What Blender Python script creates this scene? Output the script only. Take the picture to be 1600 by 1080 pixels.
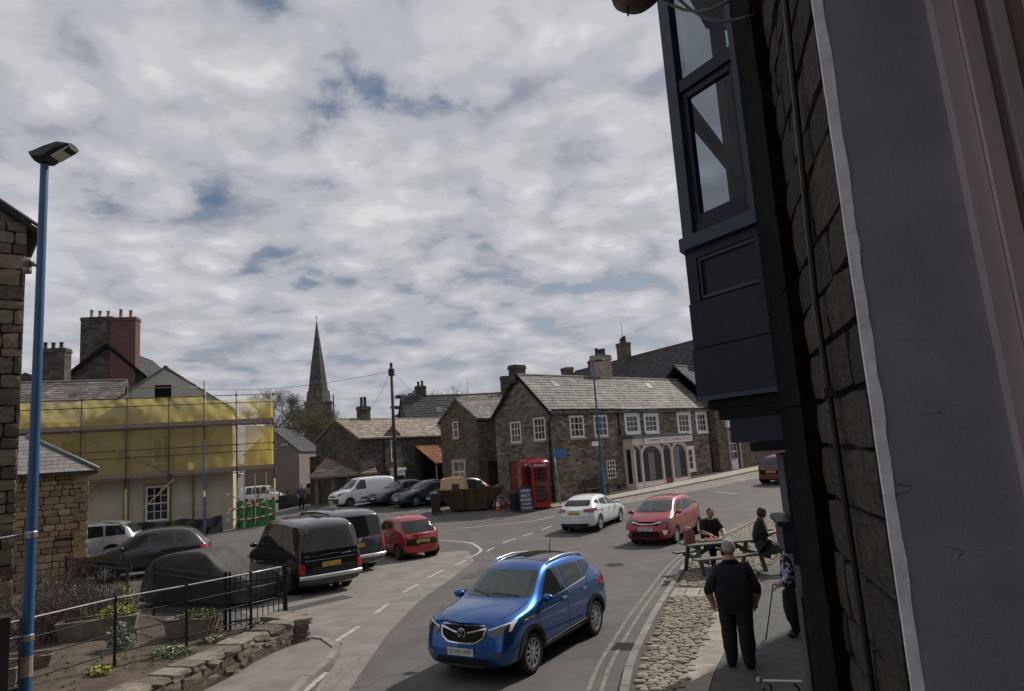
import bpy, bmesh, math, random
from mathutils import Vector, Matrix
from mathutils.bvhtree import BVHTree
from mathutils.geometry import delaunay_2d_cdt
random.seed(7)
PI = math.pi
rad = math.radians
for o in list(bpy.data.objects):
    bpy.data.objects.remove(o)
SC = bpy.context.scene
COL = SC.collection
EYE = 3.5            # height of the phone above the road, out of a first-floor window

# ------------------------------------------------------------------ camera
cam_d = bpy.data.cameras.new('camera')
cam = bpy.data.objects.new('camera', cam_d)
COL.objects.link(cam)
cam_d.sensor_width = 36
cam_d.lens = 1090 / 1600 * 36
cam_d.clip_start = 0.05
cam_d.clip_end = 2000
pitch, roll = rad(8.7), math.atan(.068)
R0 = Vector((1, 0, 0)); U0 = Vector((0, -math.sin(pitch), math.cos(pitch))); F0 = Vector((0, math.cos(pitch), math.sin(pitch)))
Rv = R0 * math.cos(roll) - U0 * math.sin(roll)
Uv = R0 * math.sin(roll) + U0 * math.cos(roll)
mw = Matrix((Rv, Uv, -F0)).transposed().to_4x4()
mw.translation = (0, 0, EYE)
cam.matrix_world = mw
SC.camera = cam

# ------------------------------------------------------------------ sky, sun, exposure
SUN_AZ, SUN_EL = 46.0, 43.0       # azimuth from +Y towards +X
world = bpy.data.worlds.new('World')
SC.world = world
world.use_nodes = True
nt = world.node_tree
nt.nodes.clear()
def wn(t, **kw):
    n = nt.nodes.new(t)
    for k, v in kw.items():
        setattr(n, k, v)
    return n
def wl(a, b): nt.links.new(a, b)
def wmath(op, a, b=None, c=None, clamp=False):
    n = wn('ShaderNodeMath', operation=op, use_clamp=clamp)
    for i, v in enumerate((a, b, c)):
        if v is None: continue
        if isinstance(v, (int, float)): n.inputs[i].default_value = v
        else: wl(v, n.inputs[i])
    return n.outputs[0]
sky = wn('ShaderNodeTexSky', sky_type='NISHITA', sun_disc=False)
sky.sun_elevation = rad(SUN_EL); sky.sun_rotation = rad(SUN_AZ)
sky.altitude = 150; sky.dust_density = 1.5
tc = wn('ShaderNodeTexCoord')
sp = wn('ShaderNodeSeparateXYZ'); wl(tc.outputs['Generated'], sp.inputs[0])
zc = wmath('ADD', wmath('MAXIMUM', sp.outputs[2], 0.0), 0.20)
cx = wn('ShaderNodeCombineXYZ')
wl(wmath('DIVIDE', sp.outputs[0], zc), cx.inputs[0]); wl(wmath('DIVIDE', sp.outputs[1], zc), cx.inputs[1])
def wnoise(scale, detail, rough, off, dist=0.0):
    mp = wn('ShaderNodeMapping'); wl(cx.outputs[0], mp.inputs[0])
    mp.inputs['Location'].default_value = off
    n = wn('ShaderNodeTexNoise'); wl(mp.outputs[0], n.inputs['Vector'])
    n.inputs['Scale'].default_value = scale; n.inputs['Detail'].default_value = detail
    n.inputs['Roughness'].default_value = rough; n.inputs['Distortion'].default_value = dist
    return n.outputs[0]
def wramp(fac, stops):
    r = wn('ShaderNodeValToRGB'); wl(fac, r.inputs[0]); r.color_ramp.interpolation = 'EASE'
    e = r.color_ramp.elements
    while len(e) < len(stops): e.new(.5)
    for i, (p, c) in enumerate(stops):
        e[i].position = p; e[i].color = (*c, 1)
    return r.outputs[0]
n_big = wnoise(2.7, 3, .5, (3.4, 1.2, 0))
n_mid = wnoise(5.0, 6, .58, (0.4, 5.2, 0), .3)
n_fine = wnoise(13, 5, .6, (7.7, 2.2, 0), .4)
# rippled cells: rounded Voronoi puffs on warped coordinates
wv = wn('ShaderNodeTexNoise'); wl(cx.outputs[0], wv.inputs['Vector']); wv.inputs['Scale'].default_value = 3.2; wv.inputs['Detail'].default_value = 4
wsub = wn('ShaderNodeVectorMath', operation='SUBTRACT'); wl(wv.outputs['Color'], wsub.inputs[0]); wsub.inputs[1].default_value = (.5, .5, .5)
wsc = wn('ShaderNodeVectorMath', operation='SCALE'); wl(wsub.outputs[0], wsc.inputs[0]); wsc.inputs['Scale'].default_value = .55
wad = wn('ShaderNodeVectorMath', operation='ADD'); wl(cx.outputs[0], wad.inputs[0]); wl(wsc.outputs[0], wad.inputs[1])
vor = wn('ShaderNodeTexVoronoi', feature='SMOOTH_F1'); wl(wad.outputs[0], vor.inputs['Vector']); vor.inputs['Scale'].default_value = 5.4; vor.inputs['Smoothness'].default_value = .8
cell = wmath('SUBTRACT', 1.0, wmath('MULTIPLY', vor.outputs['Distance'], 1.35), None, True)
cover = wmath('ADD', wmath('ADD', wmath('MULTIPLY', n_big, .34), wmath('MULTIPLY', n_mid, .44)), wmath('MULTIPLY', cell, .26))
fac = wramp(cover, [(.30, (0, 0, 0)), (.41, (.98, .98, .98))])
tone = wmath('ADD', wmath('MULTIPLY', cell, .32), wmath('ADD', wmath('MULTIPLY', n_fine, .20), wmath('MULTIPLY', n_mid, .48)))
ccol = wramp(tone, [(.31, (.31, .325, .375)), (.43, (.44, .45, .49)), (.54, (.535, .54, .57)), (.66, (.655, .655, .675))])
low = wramp(sp.outputs[2], [(.0, (1, 1, 1)), (.28, (0, 0, 0))])
mxh = wn('ShaderNodeMixRGB'); wl(wmath('MULTIPLY', low, .55), mxh.inputs[0]); wl(ccol, mxh.inputs[1]); mxh.inputs[2].default_value = (.37, .39, .43, 1)
skm = wn('ShaderNodeMixRGB', blend_type='MULTIPLY'); skm.inputs[0].default_value = 1; wl(sky.outputs[0], skm.inputs[1]); skm.inputs[2].default_value = (.06, .06, .06, 1)
fac2 = wmath('MAXIMUM', fac, wmath('MULTIPLY', low, .8))
mxc = wn('ShaderNodeMixRGB'); wl(fac2, mxc.inputs[0]); wl(skm.outputs[0], mxc.inputs[1]); wl(mxh.outputs[0], mxc.inputs[2])
bg = wn('ShaderNodeBackground'); wl(mxc.outputs[0], bg.inputs[0]); bg.inputs[1].default_value = 1.0
wo = wn('ShaderNodeOutputWorld'); wl(bg.outputs[0], wo.inputs[0])

sun_d = bpy.data.lights.new('sun', 'SUN')
sun_d.energy = 3.4; sun_d.angle = rad(1.2); sun_d.color = (1, .94, .85)
sun = bpy.data.objects.new('sun', sun_d); COL.objects.link(sun)
a_, e_ = rad(SUN_AZ), rad(SUN_EL)
SDIR = Vector((math.sin(a_) * math.cos(e_), math.cos(a_) * math.cos(e_), math.sin(e_)))
sun.rotation_euler = SDIR.to_track_quat('Z', 'Y').to_euler()
sun.location = SDIR * 60
SC.view_settings.view_transform = 'Standard'; SC.view_settings.look = 'None'
SC.view_settings.gamma = 1; SC.view_settings.use_curve_mapping = False
SC.view_settings.exposure = 0.1
SC.render.engine = 'CYCLES'

# ------------------------------------------------------------------ materials
def new_mat(name):
    m = bpy.data.materials.new(name); m.use_nodes = True
    t = m.node_tree; b = t.nodes['Principled BSDF']
    return m, t, b
def nd(t, typ, **kw):
    n = t.nodes.new(typ)
    for k, v in kw.items(): setattr(n, k, v)
    return n
def rgba(c): return (c[0], c[1], c[2], 1)
def set_in(b, k, v):
    if k in b.inputs: b.inputs[k].default_value = v
def plain(name, c, rough=.6, metal=0.0, var=.25, scale=6.0, bump=.0, coat=0.0, spec=.5, bscale=None, rnd=0.0, coord='Object', stretch=None):
    """base colour with soft noise variation, optional bump and per-object / per-island variation"""
    m, t, b = new_mat(name)
    b.inputs['Roughness'].default_value = rough; b.inputs['Metallic'].default_value = metal
    set_in(b, 'Coat Weight', coat); set_in(b, 'Coat Roughness', .03); set_in(b, 'Specular IOR Level', spec)
    co = nd(t, 'ShaderNodeTexCoord')
    vec = co.outputs[coord]
    if stretch:
        mp = nd(t, 'ShaderNodeMapping'); t.links.new(vec, mp.inputs[0]); mp.inputs['Scale'].default_value = stretch; vec = mp.outputs[0]
    if rnd > 0:
        oi = nd(t, 'ShaderNodeObjectInfo'); k = nd(t, 'ShaderNodeMath', operation='MULTIPLY'); t.links.new(oi.outputs['Random'], k.inputs[0]); k.inputs[1].default_value = 61
        va = nd(t, 'ShaderNodeVectorMath', operation='ADD'); t.links.new(vec, va.inputs[0]); t.links.new(k.outputs[0], va.inputs[1]); vec = va.outputs[0]
    n = nd(t, 'ShaderNodeTexNoise'); t.links.new(vec, n.inputs['Vector'])
    n.inputs['Scale'].default_value = scale; n.inputs['Detail'].default_value = 6; n.inputs['Roughness'].default_value = .6
    r = nd(t, 'ShaderNodeMapRange'); t.links.new(n.outputs[0], r.inputs[0])
    r.inputs[1].default_value = .28; r.inputs[2].default_value = .72
    r.inputs[3].default_value = 1 - var; r.inputs[4].default_value = 1 + var
    val = r.outputs[0]
    if rnd:
        if rnd > 0: src = nd(t, 'ShaderNodeObjectInfo').outputs['Random']
        else: src = nd(t, 'ShaderNodeNewGeometry').outputs['Random Per Island']
        r2 = nd(t, 'ShaderNodeMapRange'); t.links.new(src, r2.inputs[0]); r2.inputs[3].default_value = 1 - abs(rnd); r2.inputs[4].default_value = 1 + abs(rnd)
        mm = nd(t, 'ShaderNodeMath', operation='MULTIPLY'); t.links.new(val, mm.inputs[0]); t.links.new(r2.outputs[0], mm.inputs[1]); val = mm.outputs[0]
    mx = nd(t, 'ShaderNodeVectorMath', operation='SCALE'); mx.inputs[0].default_value = c[:3]; t.links.new(val, mx.inputs['Scale'])
    t.links.new(mx.outputs[0], b.inputs['Base Color'])
    if bump:
        n2 = nd(t, 'ShaderNodeTexNoise'); t.links.new(vec, n2.inputs['Vector']); n2.inputs['Scale'].default_value = bscale or scale * 4; n2.inputs['Detail'].default_value = 5
        bp = nd(t, 'ShaderNodeBump'); bp.inputs['Strength'].default_value = bump; bp.inputs['Distance'].default_value = .02
        t.links.new(n2.outputs[0], bp.inputs['Height']); t.links.new(bp.outputs[0], b.inputs['Normal'])
    return m
def rubble(name, cols, mortar, bw=.36, bh=.16, ms=.014, dist=.05, bump=.7, stain=.45):
    """coursed rubble masonry too far away to pick the stones apart"""
    m, t, b = new_mat(name); b.inputs['Roughness'].default_value = .9
    uv = nd(t, 'ShaderNodeTexCoord').outputs['UV']
    nz = nd(t, 'ShaderNodeTexNoise'); t.links.new(uv, nz.inputs['Vector']); nz.inputs['Scale'].default_value = 2.6; nz.inputs['Detail'].default_value = 3
    sub = nd(t, 'ShaderNodeVectorMath', operation='SUBTRACT'); t.links.new(nz.outputs['Color'], sub.inputs[0]); sub.inputs[1].default_value = (.5, .5, .5)
    sc = nd(t, 'ShaderNodeVectorMath', operation='SCALE'); t.links.new(sub.outputs[0], sc.inputs[0]); sc.inputs['Scale'].default_value = dist * 4
    ad = nd(t, 'ShaderNodeVectorMath', operation='ADD'); t.links.new(uv, ad.inputs[0]); t.links.new(sc.outputs[0], ad.inputs[1])
    br = nd(t, 'ShaderNodeTexBrick'); t.links.new(ad.outputs[0], br.inputs['Vector'])
    br.inputs['Color1'].default_value = (0, 0, 0, 1); br.inputs['Color2'].default_value = (1, 1, 1, 1)
    br.inputs['Scale'].default_value = 1; br.inputs['Mortar Size'].default_value = ms; br.inputs['Mortar Smooth'].default_value = .4
    br.inputs['Brick Width'].default_value = bw; br.inputs['Row Height'].default_value = bh
    rp = nd(t, 'ShaderNodeValToRGB'); t.links.new(br.outputs['Color'], rp.inputs[0]); e = rp.color_ramp.elements
    while len(e) < len(cols): e.new(.5)
    for i, c in enumerate(cols): e[i].position = i / (len(cols) - 1); e[i].color = rgba(c)
    mx = nd(t, 'ShaderNodeMixRGB'); t.links.new(br.outputs['Fac'], mx.inputs[0]); t.links.new(rp.outputs[0], mx.inputs[1]); mx.inputs[2].default_value = rgba(mortar)
    n1 = nd(t, 'ShaderNodeTexNoise'); t.links.new(uv, n1.inputs['Vector']); n1.inputs['Scale'].default_value = .9; n1.inputs['Detail'].default_value = 8; n1.inputs['Roughness'].default_value = .7
    r = nd(t, 'ShaderNodeMapRange'); t.links.new(n1.outputs[0], r.inputs[0]); r.inputs[1].default_value = .3; r.inputs[2].default_value = .7; r.inputs[3].default_value = 1 - stain; r.inputs[4].default_value = 1 + stain
    ml = nd(t, 'ShaderNodeVectorMath', operation='SCALE'); t.links.new(mx.outputs[0], ml.inputs[0]); t.links.new(r.outputs[0], ml.inputs['Scale'])
    t.links.new(ml.outputs[0], b.inputs['Base Color'])
    n2 = nd(t, 'ShaderNodeTexNoise'); t.links.new(uv, n2.inputs['Vector']); n2.inputs['Scale'].default_value = 22; n2.inputs['Detail'].default_value = 4
    h = nd(t, 'ShaderNodeMath', operation='MULTIPLY_ADD'); t.links.new(br.outputs['Fac'], h.inputs[0]); h.inputs[1].default_value = -1.0
    t.links.new(n2.outputs[0], h.inputs[2])
    bp = nd(t, 'ShaderNodeBump'); bp.inputs['Strength'].default_value = bump; bp.inputs['Distance'].default_value = .03
    t.links.new(h.outputs[0], bp.inputs['Height']); t.links.new(bp.outputs[0], b.inputs['Normal'])
    return m
def glass(name, c=(.02, .024, .028), rough=.04, wav=.0):
    m, t, b = new_mat(name)
    b.inputs['Base Color'].default_value = rgba(c); b.inputs['Roughness'].default_value = rough; set_in(b, 'Specular IOR Level', .6)
    n = nd(t, 'ShaderNodeTexNoise'); n.inputs['Scale'].default_value = 2.0
    co = nd(t, 'ShaderNodeTexCoord'); t.links.new(co.outputs['Object'], n.inputs['Vector'])
    bp = nd(t, 'ShaderNodeBump'); bp.inputs['Strength'].default_value = max(wav, .02); bp.inputs['Distance'].default_value = .05
    t.links.new(n.outputs[0], bp.inputs['Height']); t.links.new(bp.outputs[0], b.inputs['Normal'])
    return m
M = {}
M['rubble_main'] = rubble('rubble_main', [(.04, .031, .025), (.13, .10, .07), (.22, .17, .12), (.07, .056, .044), (.28, .225, .165)], (.17, .145, .12))
M['rubble_gable'] = rubble('rubble_gable', [(.06, .053, .045), (.14, .122, .10), (.22, .195, .165), (.09, .08, .07)], (.19, .175, .155), .4, .17)
M['rubble_brown'] = rubble('rubble_brown', [(.06, .045, .034), (.12, .09, .062), (.16, .125, .085)], (.13, .105, .08), .34, .15)
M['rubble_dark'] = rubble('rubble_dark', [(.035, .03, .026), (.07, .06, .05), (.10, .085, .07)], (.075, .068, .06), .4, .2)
M['rubble_church'] = rubble('rubble_church', [(.05, .045, .04), (.075, .066, .056), (.10, .088, .074)], (.07, .06, .052), .8, .4)
M['rubble_block'] = rubble('rubble_block', [(.20, .155, .10), (.27, .21, .14), (.15, .115, .075)], (.22, .18, .13), .42, .2)
M['brick_red'] = rubble('brick_red', [(.115, .05, .042), (.15, .062, .05), (.085, .042, .038)], (.12, .09, .08), .225, .075, .008, .004, .4, .25)
M['mortar'] = plain('mortar', (.17, .145, .115), .95, 0, .3, 4, .6, bscale=40)
M['stone_near'] = plain('stone_near', (.13, .10, .07), .9, 0, .45, 3.5, .9, bscale=18, rnd=.45)
M['stone_buff'] = plain('stone_buff', (.33, .25, .16), .9, 0, .4, 4, .9, bscale=18, rnd=.35)
M['stone_wall'] = plain('stone_wall', (.17, .145, .115), .92, 0, .5, 4, 1.0, bscale=22, rnd=.4)
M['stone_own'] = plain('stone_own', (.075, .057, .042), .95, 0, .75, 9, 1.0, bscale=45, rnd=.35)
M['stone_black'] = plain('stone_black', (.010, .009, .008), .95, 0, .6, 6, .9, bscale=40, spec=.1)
M['sandstone'] = plain('sandstone', (.30, .25, .19), .85, 0, .3, 3, .4, bscale=30)
M['sandstone_dark'] = plain('sandstone_dark', (.13, .11, .09), .85, 0, .35, 3, .4, bscale=30)
M['trough'] = plain('trough', (.17, .14, .11), .95, 0, .45, 5, .9, bscale=24)
M['render_buff'] = plain('render_buff', (.47, .41, .32), .9, 0, .16, 1.2, .25, bscale=30)
M['render_grey'] = plain('render_grey', (.40, .375, .335), .9, 0, .14, 1.0, .2, bscale=25)
M['render_brown'] = plain('render_brown', (.17, .135, .12), .9, 0, .14, .8, .2, bscale=25)
M['slate'] = plain('slate', (.135, .119, .106), .75, 0, .5, 1.1, .4, bscale=30, rnd=-.4)
M['slate_dark'] = plain('slate_dark', (.040, .040, .044), .85, 0, .3, 2.2, .35, bscale=30, rnd=-.3)
M['slate_warm'] = plain('slate_warm', (.23, .185, .145), .75, 0, .35, 2.2, .35, bscale=30, rnd=-.3)
M['slate_piece'] = plain('slate_piece', (.21, .195, .19), .6, 0, .3, 3, .35, bscale=30, rnd=.22)
M['pantile'] = plain('pantile', (.26, .10, .05), .85, 0, .4, 3, .3, bscale=30, rnd=-.35)
M['ridge'] = plain('ridge', (.17, .15, .135), .85, 0, .3, 5, .3)
M['lead'] = plain('lead', (.16, .18, .21), .5, .3, .2, 3, .1)
M['white_paint'] = plain('white_paint', (.74, .72, .68), .45, 0, .06, 5)
M['cream_paint'] = plain('cream_paint', (.62, .54, .46), .5, 0, .1, 3)
M['white_door'] = plain('white_door', (.62, .66, .72), .4, 0, .06, 3)
M['bay_blue'] = plain('bay_blue', (.014, .020, .034), .45, 0, .25, 7, .12, bscale=40, spec=.25)
M['bay_edge'] = plain('bay_edge', (.035, .052, .080), .4, 0, .15, 5, spec=.3)
M['black_wood'] = plain('black_wood', (.006, .007, .010), .6, 0, .3, 6, spec=.15)
M['red_door'] = plain('red_door', (.22, .018, .018), .45, 0, .15, 4)
M['phone_red'] = plain('phone_red', (.30, .012, .016), .35, 0, .1, 4)
M['dark_wood'] = plain('dark_wood', (.04, .032, .026), .8, 0, .4, 6, .3, stretch=(1, 1, 8))
M['iron'] = plain('iron', (.012, .012, .013), .45, .2, .3, 9)
M['lamp_blue'] = plain('lamp_blue', (.030, .092, .20), .42, .1, .12, 5)
M['lamp_black'] = plain('lamp_black', (.015, .015, .017), .45, 0, .2, 8)
M['steel'] = plain('steel', (.34, .34, .35), .42, .7, .25, 8)
M['galv'] = plain('galv', (.22, .21, .21), .5, .5, .35, 6)
M['yellow_tape'] = plain('yellow_tape', (.55, .46, .12), .5, 0, .15, 5)
M['board'] = plain('board', (.25, .19, .15), .85, 0, .3, 4, .3, stretch=(1, 6, 6))
M['asphalt_patch'] = plain('asphalt_patch', (.10, .098, .095), .9, 0, .3, 6, .5, bscale=160)
M['kerb'] = plain('kerb', (.22, .205, .185), .9, 0, .3, 4, .5, bscale=60, rnd=.15)
M['flag'] = plain('flag', (.30, .265, .225), .9, 0, .3, 4, .5, bscale=50, rnd=.16)
M['cobble'] = plain('cobble', (.27, .235, .185), .85, 0, .4, 9, .5, bscale=50, rnd=.35)
M['cobble_stuff'] = plain('cobble_stuff', (.27, .235, .185), .85, 0, .4, 9, .5, bscale=50, rnd=-.35)
M['soil'] = plain('soil', (.085, .062, .045), .98, 0, .45, 2.5, 1.0, bscale=26)
M['joint_soil'] = plain('joint_soil', (.10, .085, .065), .98, 0, .4, 6, .8, bscale=60)
M['grass'] = plain('grass', (.07, .10, .03), .9, 0, .4, 3, .5)
M['paint_white'] = plain('paint_white', (.36, .35, .33), .85, 0, .5, 7, .2, bscale=90)
M['paint_yellow'] = plain('paint_yellow', (.20, .18, .15), .9, 0, .5, 6, .2, bscale=90)
M['rubber'] = plain('rubber', (.012, .012, .012), .8, 0, .2, 10)
M['black_plastic'] = plain('black_plastic', (.018, .018, .019), .6, 0, .2, 8)
M['black_sheet'] = plain('black_sheet', (.015, .015, .018), .35, 0, .2, 4, .8, bscale=6)
M['tarp'] = plain('tarp', (.042, .038, .036), .72, 0, .3, 3, 1.0, bscale=5)
M['chrome'] = plain('chrome', (.75, .75, .76), .12, 1, .03, 4)
M['alloy'] = plain('alloy', (.55, .56, .58), .28, .9, .05, 4)
M['alloy_dark'] = plain('alloy_dark', (.18, .18, .19), .35, .7, .05, 4)
M['arch'] = plain('arch', (.006, .006, .006), .95, 0, .1, 4)
M['plate_white'] = plain('plate_white', (.62, .62, .60), .45, 0, .04, 4)
M['plate_yellow'] = plain('plate_yellow', (.60, .40, .05), .45, 0, .04, 4)
M['lens_red'] = plain('lens_red', (.38, .012, .014), .12, 0, .15, 6, coat=1)
M['lens_dark_red'] = plain('lens_dark_red', (.12, .008, .01), .12, 0, .15, 6, coat=1)
M['lens_clear'] = plain('lens_clear', (.045, .048, .052), .06, .2, .3, 9, coat=1)
M['lens_white'] = plain('lens_white', (.80, .82, .85), .15, 0, .05, 9, coat=1)
M['car_glass'] = glass('car_glass', (.016, .02, .021), .03)
M['screen_glass'] = glass('screen_glass', (.045, .06, .058), .03, .04)
M['van_glass'] = glass('van_glass', (.10, .092, .085), .08, .1)
M['pane'] = glass('pane', (.018, .02, .023), .06, .12)
M['pane_pale'] = glass('pane_pale', (.14, .15, .155), .12, .1)
M['ink'] = plain('ink', (.02, .02, .022), .6, 0, .1, 4)
M['ink_red'] = plain('ink_red', (.20, .05, .05), .6, 0, .1, 4)
M['chalk'] = plain('chalk', (.70, .72, .75), .8, 0, .15, 9)
M['board_blue'] = plain('board_blue', (.025, .032, .06), .6, 0, .3, 5)
M['sign_blue'] = plain('sign_blue', (.03, .14, .34), .4, 0, .1, 5)
M['skip'] = plain('skip', (.055, .034, .014), .6, .2, .6, 3, .3)
M['cardboard'] = plain('cardboard', (.50, .34, .19), .9, 0, .12, 4, .1)
M['cone_orange'] = plain('cone_orange', (.52, .07, .03), .5, 0, .1, 4)
M['bin_black'] = plain('bin_black', (.016, .018, .018), .55, 0, .2, 4)
M['green_sheet'] = plain('green_sheet', (.03, .17, .06), .5, 0, .7, 5, .5, bscale=10)
M['tape_white'] = plain('tape_white', (.70, .62, .56), .5, 0, .05, 4)
M['tape_red'] = plain('tape_red', (.50, .12, .06), .5, 0, .05, 4)
M['bark'] = plain('bark', (.07, .06, .05), .95, 0, .35, 6, .6)
M['bark_pale'] = plain('bark_pale', (.125, .105, .085), .95, 0, .3, 6, .4)
M['twig'] = plain('twig', (.10, .078, .06), .95, 0, .4, 6, rnd=-.4)
M['twig_green'] = plain('twig_green', (.115, .105, .05), .9, 0, .35, 6, rnd=-.35)
M['pine'] = plain('pine', (.028, .04, .026), .9, 0, .4, 4, rnd=-.4)
M['leaf'] = plain('leaf', (.075, .12, .03), .7, 0, .3, 4, rnd=-.4)
M['leaf_yellow'] = plain('leaf_yellow', (.28, .30, .05), .7, 0, .3, 4, rnd=-.35)
M['leaf_grey'] = plain('leaf_grey', (.16, .19, .16), .8, 0, .3, 4, rnd=-.3)
M['hedge'] = plain('hedge', (.035, .045, .02), .9, 0, .4, 4, rnd=-.4)
M['petal_white'] = plain('petal_white', (.70, .72, .55), .7, 0, .1, 4)
M['white_edge'] = plain('white_edge', (.82, .80, .84), .8, 0, .18, 11, .25, bscale=30)
M['pink_frame'] = plain('pink_frame', (.56, .45, .48), .55, 0, .12, 3, stretch=(6, 6, .6))
M['brown_frame'] = plain('brown_frame', (.34, .23, .21), .6, 0, .2, 3, stretch=(6, 6, .6))
M['skin'] = plain('skin', (.36, .20, .14), .55, 0, .1, 8)
M['grey_hair'] = plain('grey_hair', (.36, .33, .31), .8, 0, .25, 30)
M['dark_hair'] = plain('dark_hair', (.03, .02, .016), .7, 0, .3, 30)
M['navy'] = plain('navy', (.007, .008, .018), .85, 0, .4, 9, .6)
M['black_cloth'] = plain('black_cloth', (.008, .008, .009), .9, 0, .3, 7, .3)
M['grey_cloth'] = plain('grey_cloth', (.045, .045, .055), .9, 0, .3, 7, .3)
M['shoe'] = plain('shoe', (.012, .01, .01), .5, 0, .2, 7)
M['wood_table'] = plain('wood_table', (.11, .115, .10), .8, 0, .35, 4, .4, stretch=(.6, 8, 8))
M['bag'] = plain('bag', (.22, .10, .06), .8, 0, .2, 6)
M['food_red'] = plain('food_red', (.50, .08, .05), .5, 0, .5, 14)

def reveal_mat():
    m, t, b = new_mat('purple_reveal'); b.inputs['Roughness'].default_value = .9; set_in(b, 'Specular IOR Level', .2)
    co = nd(t, 'ShaderNodeTexCoord').outputs['Object']
    def nz(s, d, r=.6, st=(1, 1, 1)):
        mp = nd(t, 'ShaderNodeMapping'); t.links.new(co, mp.inputs[0]); mp.inputs['Scale'].default_value = st
        n = nd(t, 'ShaderNodeTexNoise'); t.links.new(mp.outputs[0], n.inputs['Vector']); n.inputs['Scale'].default_value = s; n.inputs['Detail'].default_value = d; n.inputs['Roughness'].default_value = r
        return n
    big, grit = nz(3.5, 7, .65), nz(150, 3)
    rp = nd(t, 'ShaderNodeValToRGB'); t.links.new(big.outputs[0], rp.inputs[0]); e = rp.color_ramp.elements; e[0].position = .3; e[0].color = (.245, .235, .295, 1); e[1].position = .72; e[1].color = (.35, .335, .40, 1)
    dn = nz(5, 5); ds = nd(t, 'ShaderNodeVectorMath', operation='SCALE'); t.links.new(dn.outputs['Color'], ds.inputs[0]); ds.inputs['Scale'].default_value = .22
    mp = nd(t, 'ShaderNodeMapping'); t.links.new(co, mp.inputs[0]); mp.inputs['Scale'].default_value = (1, 1, 2.6)
    da = nd(t, 'ShaderNodeVectorMath', operation='ADD'); t.links.new(mp.outputs[0], da.inputs[0]); t.links.new(ds.outputs[0], da.inputs[1])
    vo = nd(t, 'ShaderNodeTexVoronoi', feature='DISTANCE_TO_EDGE'); vo.inputs['Scale'].default_value = 2.6; t.links.new(da.outputs[0], vo.inputs['Vector'])
    ck = nd(t, 'ShaderNodeMapRange'); t.links.new(vo.outputs['Distance'], ck.inputs[0]); ck.inputs[2].default_value = .012; ck.inputs[3].default_value = 1.0; ck.inputs[4].default_value = 0.0
    mk = nd(t, 'ShaderNodeMapRange'); t.links.new(nz(4.5, 3).outputs[0], mk.inputs[0]); mk.inputs[1].default_value = .57; mk.inputs[2].default_value = .66
    cm = nd(t, 'ShaderNodeMath', operation='MULTIPLY'); t.links.new(ck.outputs[0], cm.inputs[0]); t.links.new(mk.outputs[0], cm.inputs[1])
    mx = nd(t, 'ShaderNodeMixRGB'); t.links.new(cm.outputs[0], mx.inputs[0]); t.links.new(rp.outputs[0], mx.inputs[1]); mx.inputs[2].default_value = (.09, .08, .10, 1)
    t.links.new(mx.outputs[0], b.inputs['Base Color'])
    h = nd(t, 'ShaderNodeMath', operation='MULTIPLY_ADD'); t.links.new(cm.outputs[0], h.inputs[0]); h.inputs[1].default_value = -1.5; t.links.new(grit.outputs[0], h.inputs[2])
    bp = nd(t, 'ShaderNodeBump'); bp.inputs['Strength'].default_value = .35; bp.inputs['Distance'].default_value = .006; t.links.new(h.outputs[0], bp.inputs['Height']); t.links.new(bp.outputs[0], b.inputs['Normal'])
    return m
M['purple_reveal'] = reveal_mat()
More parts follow.
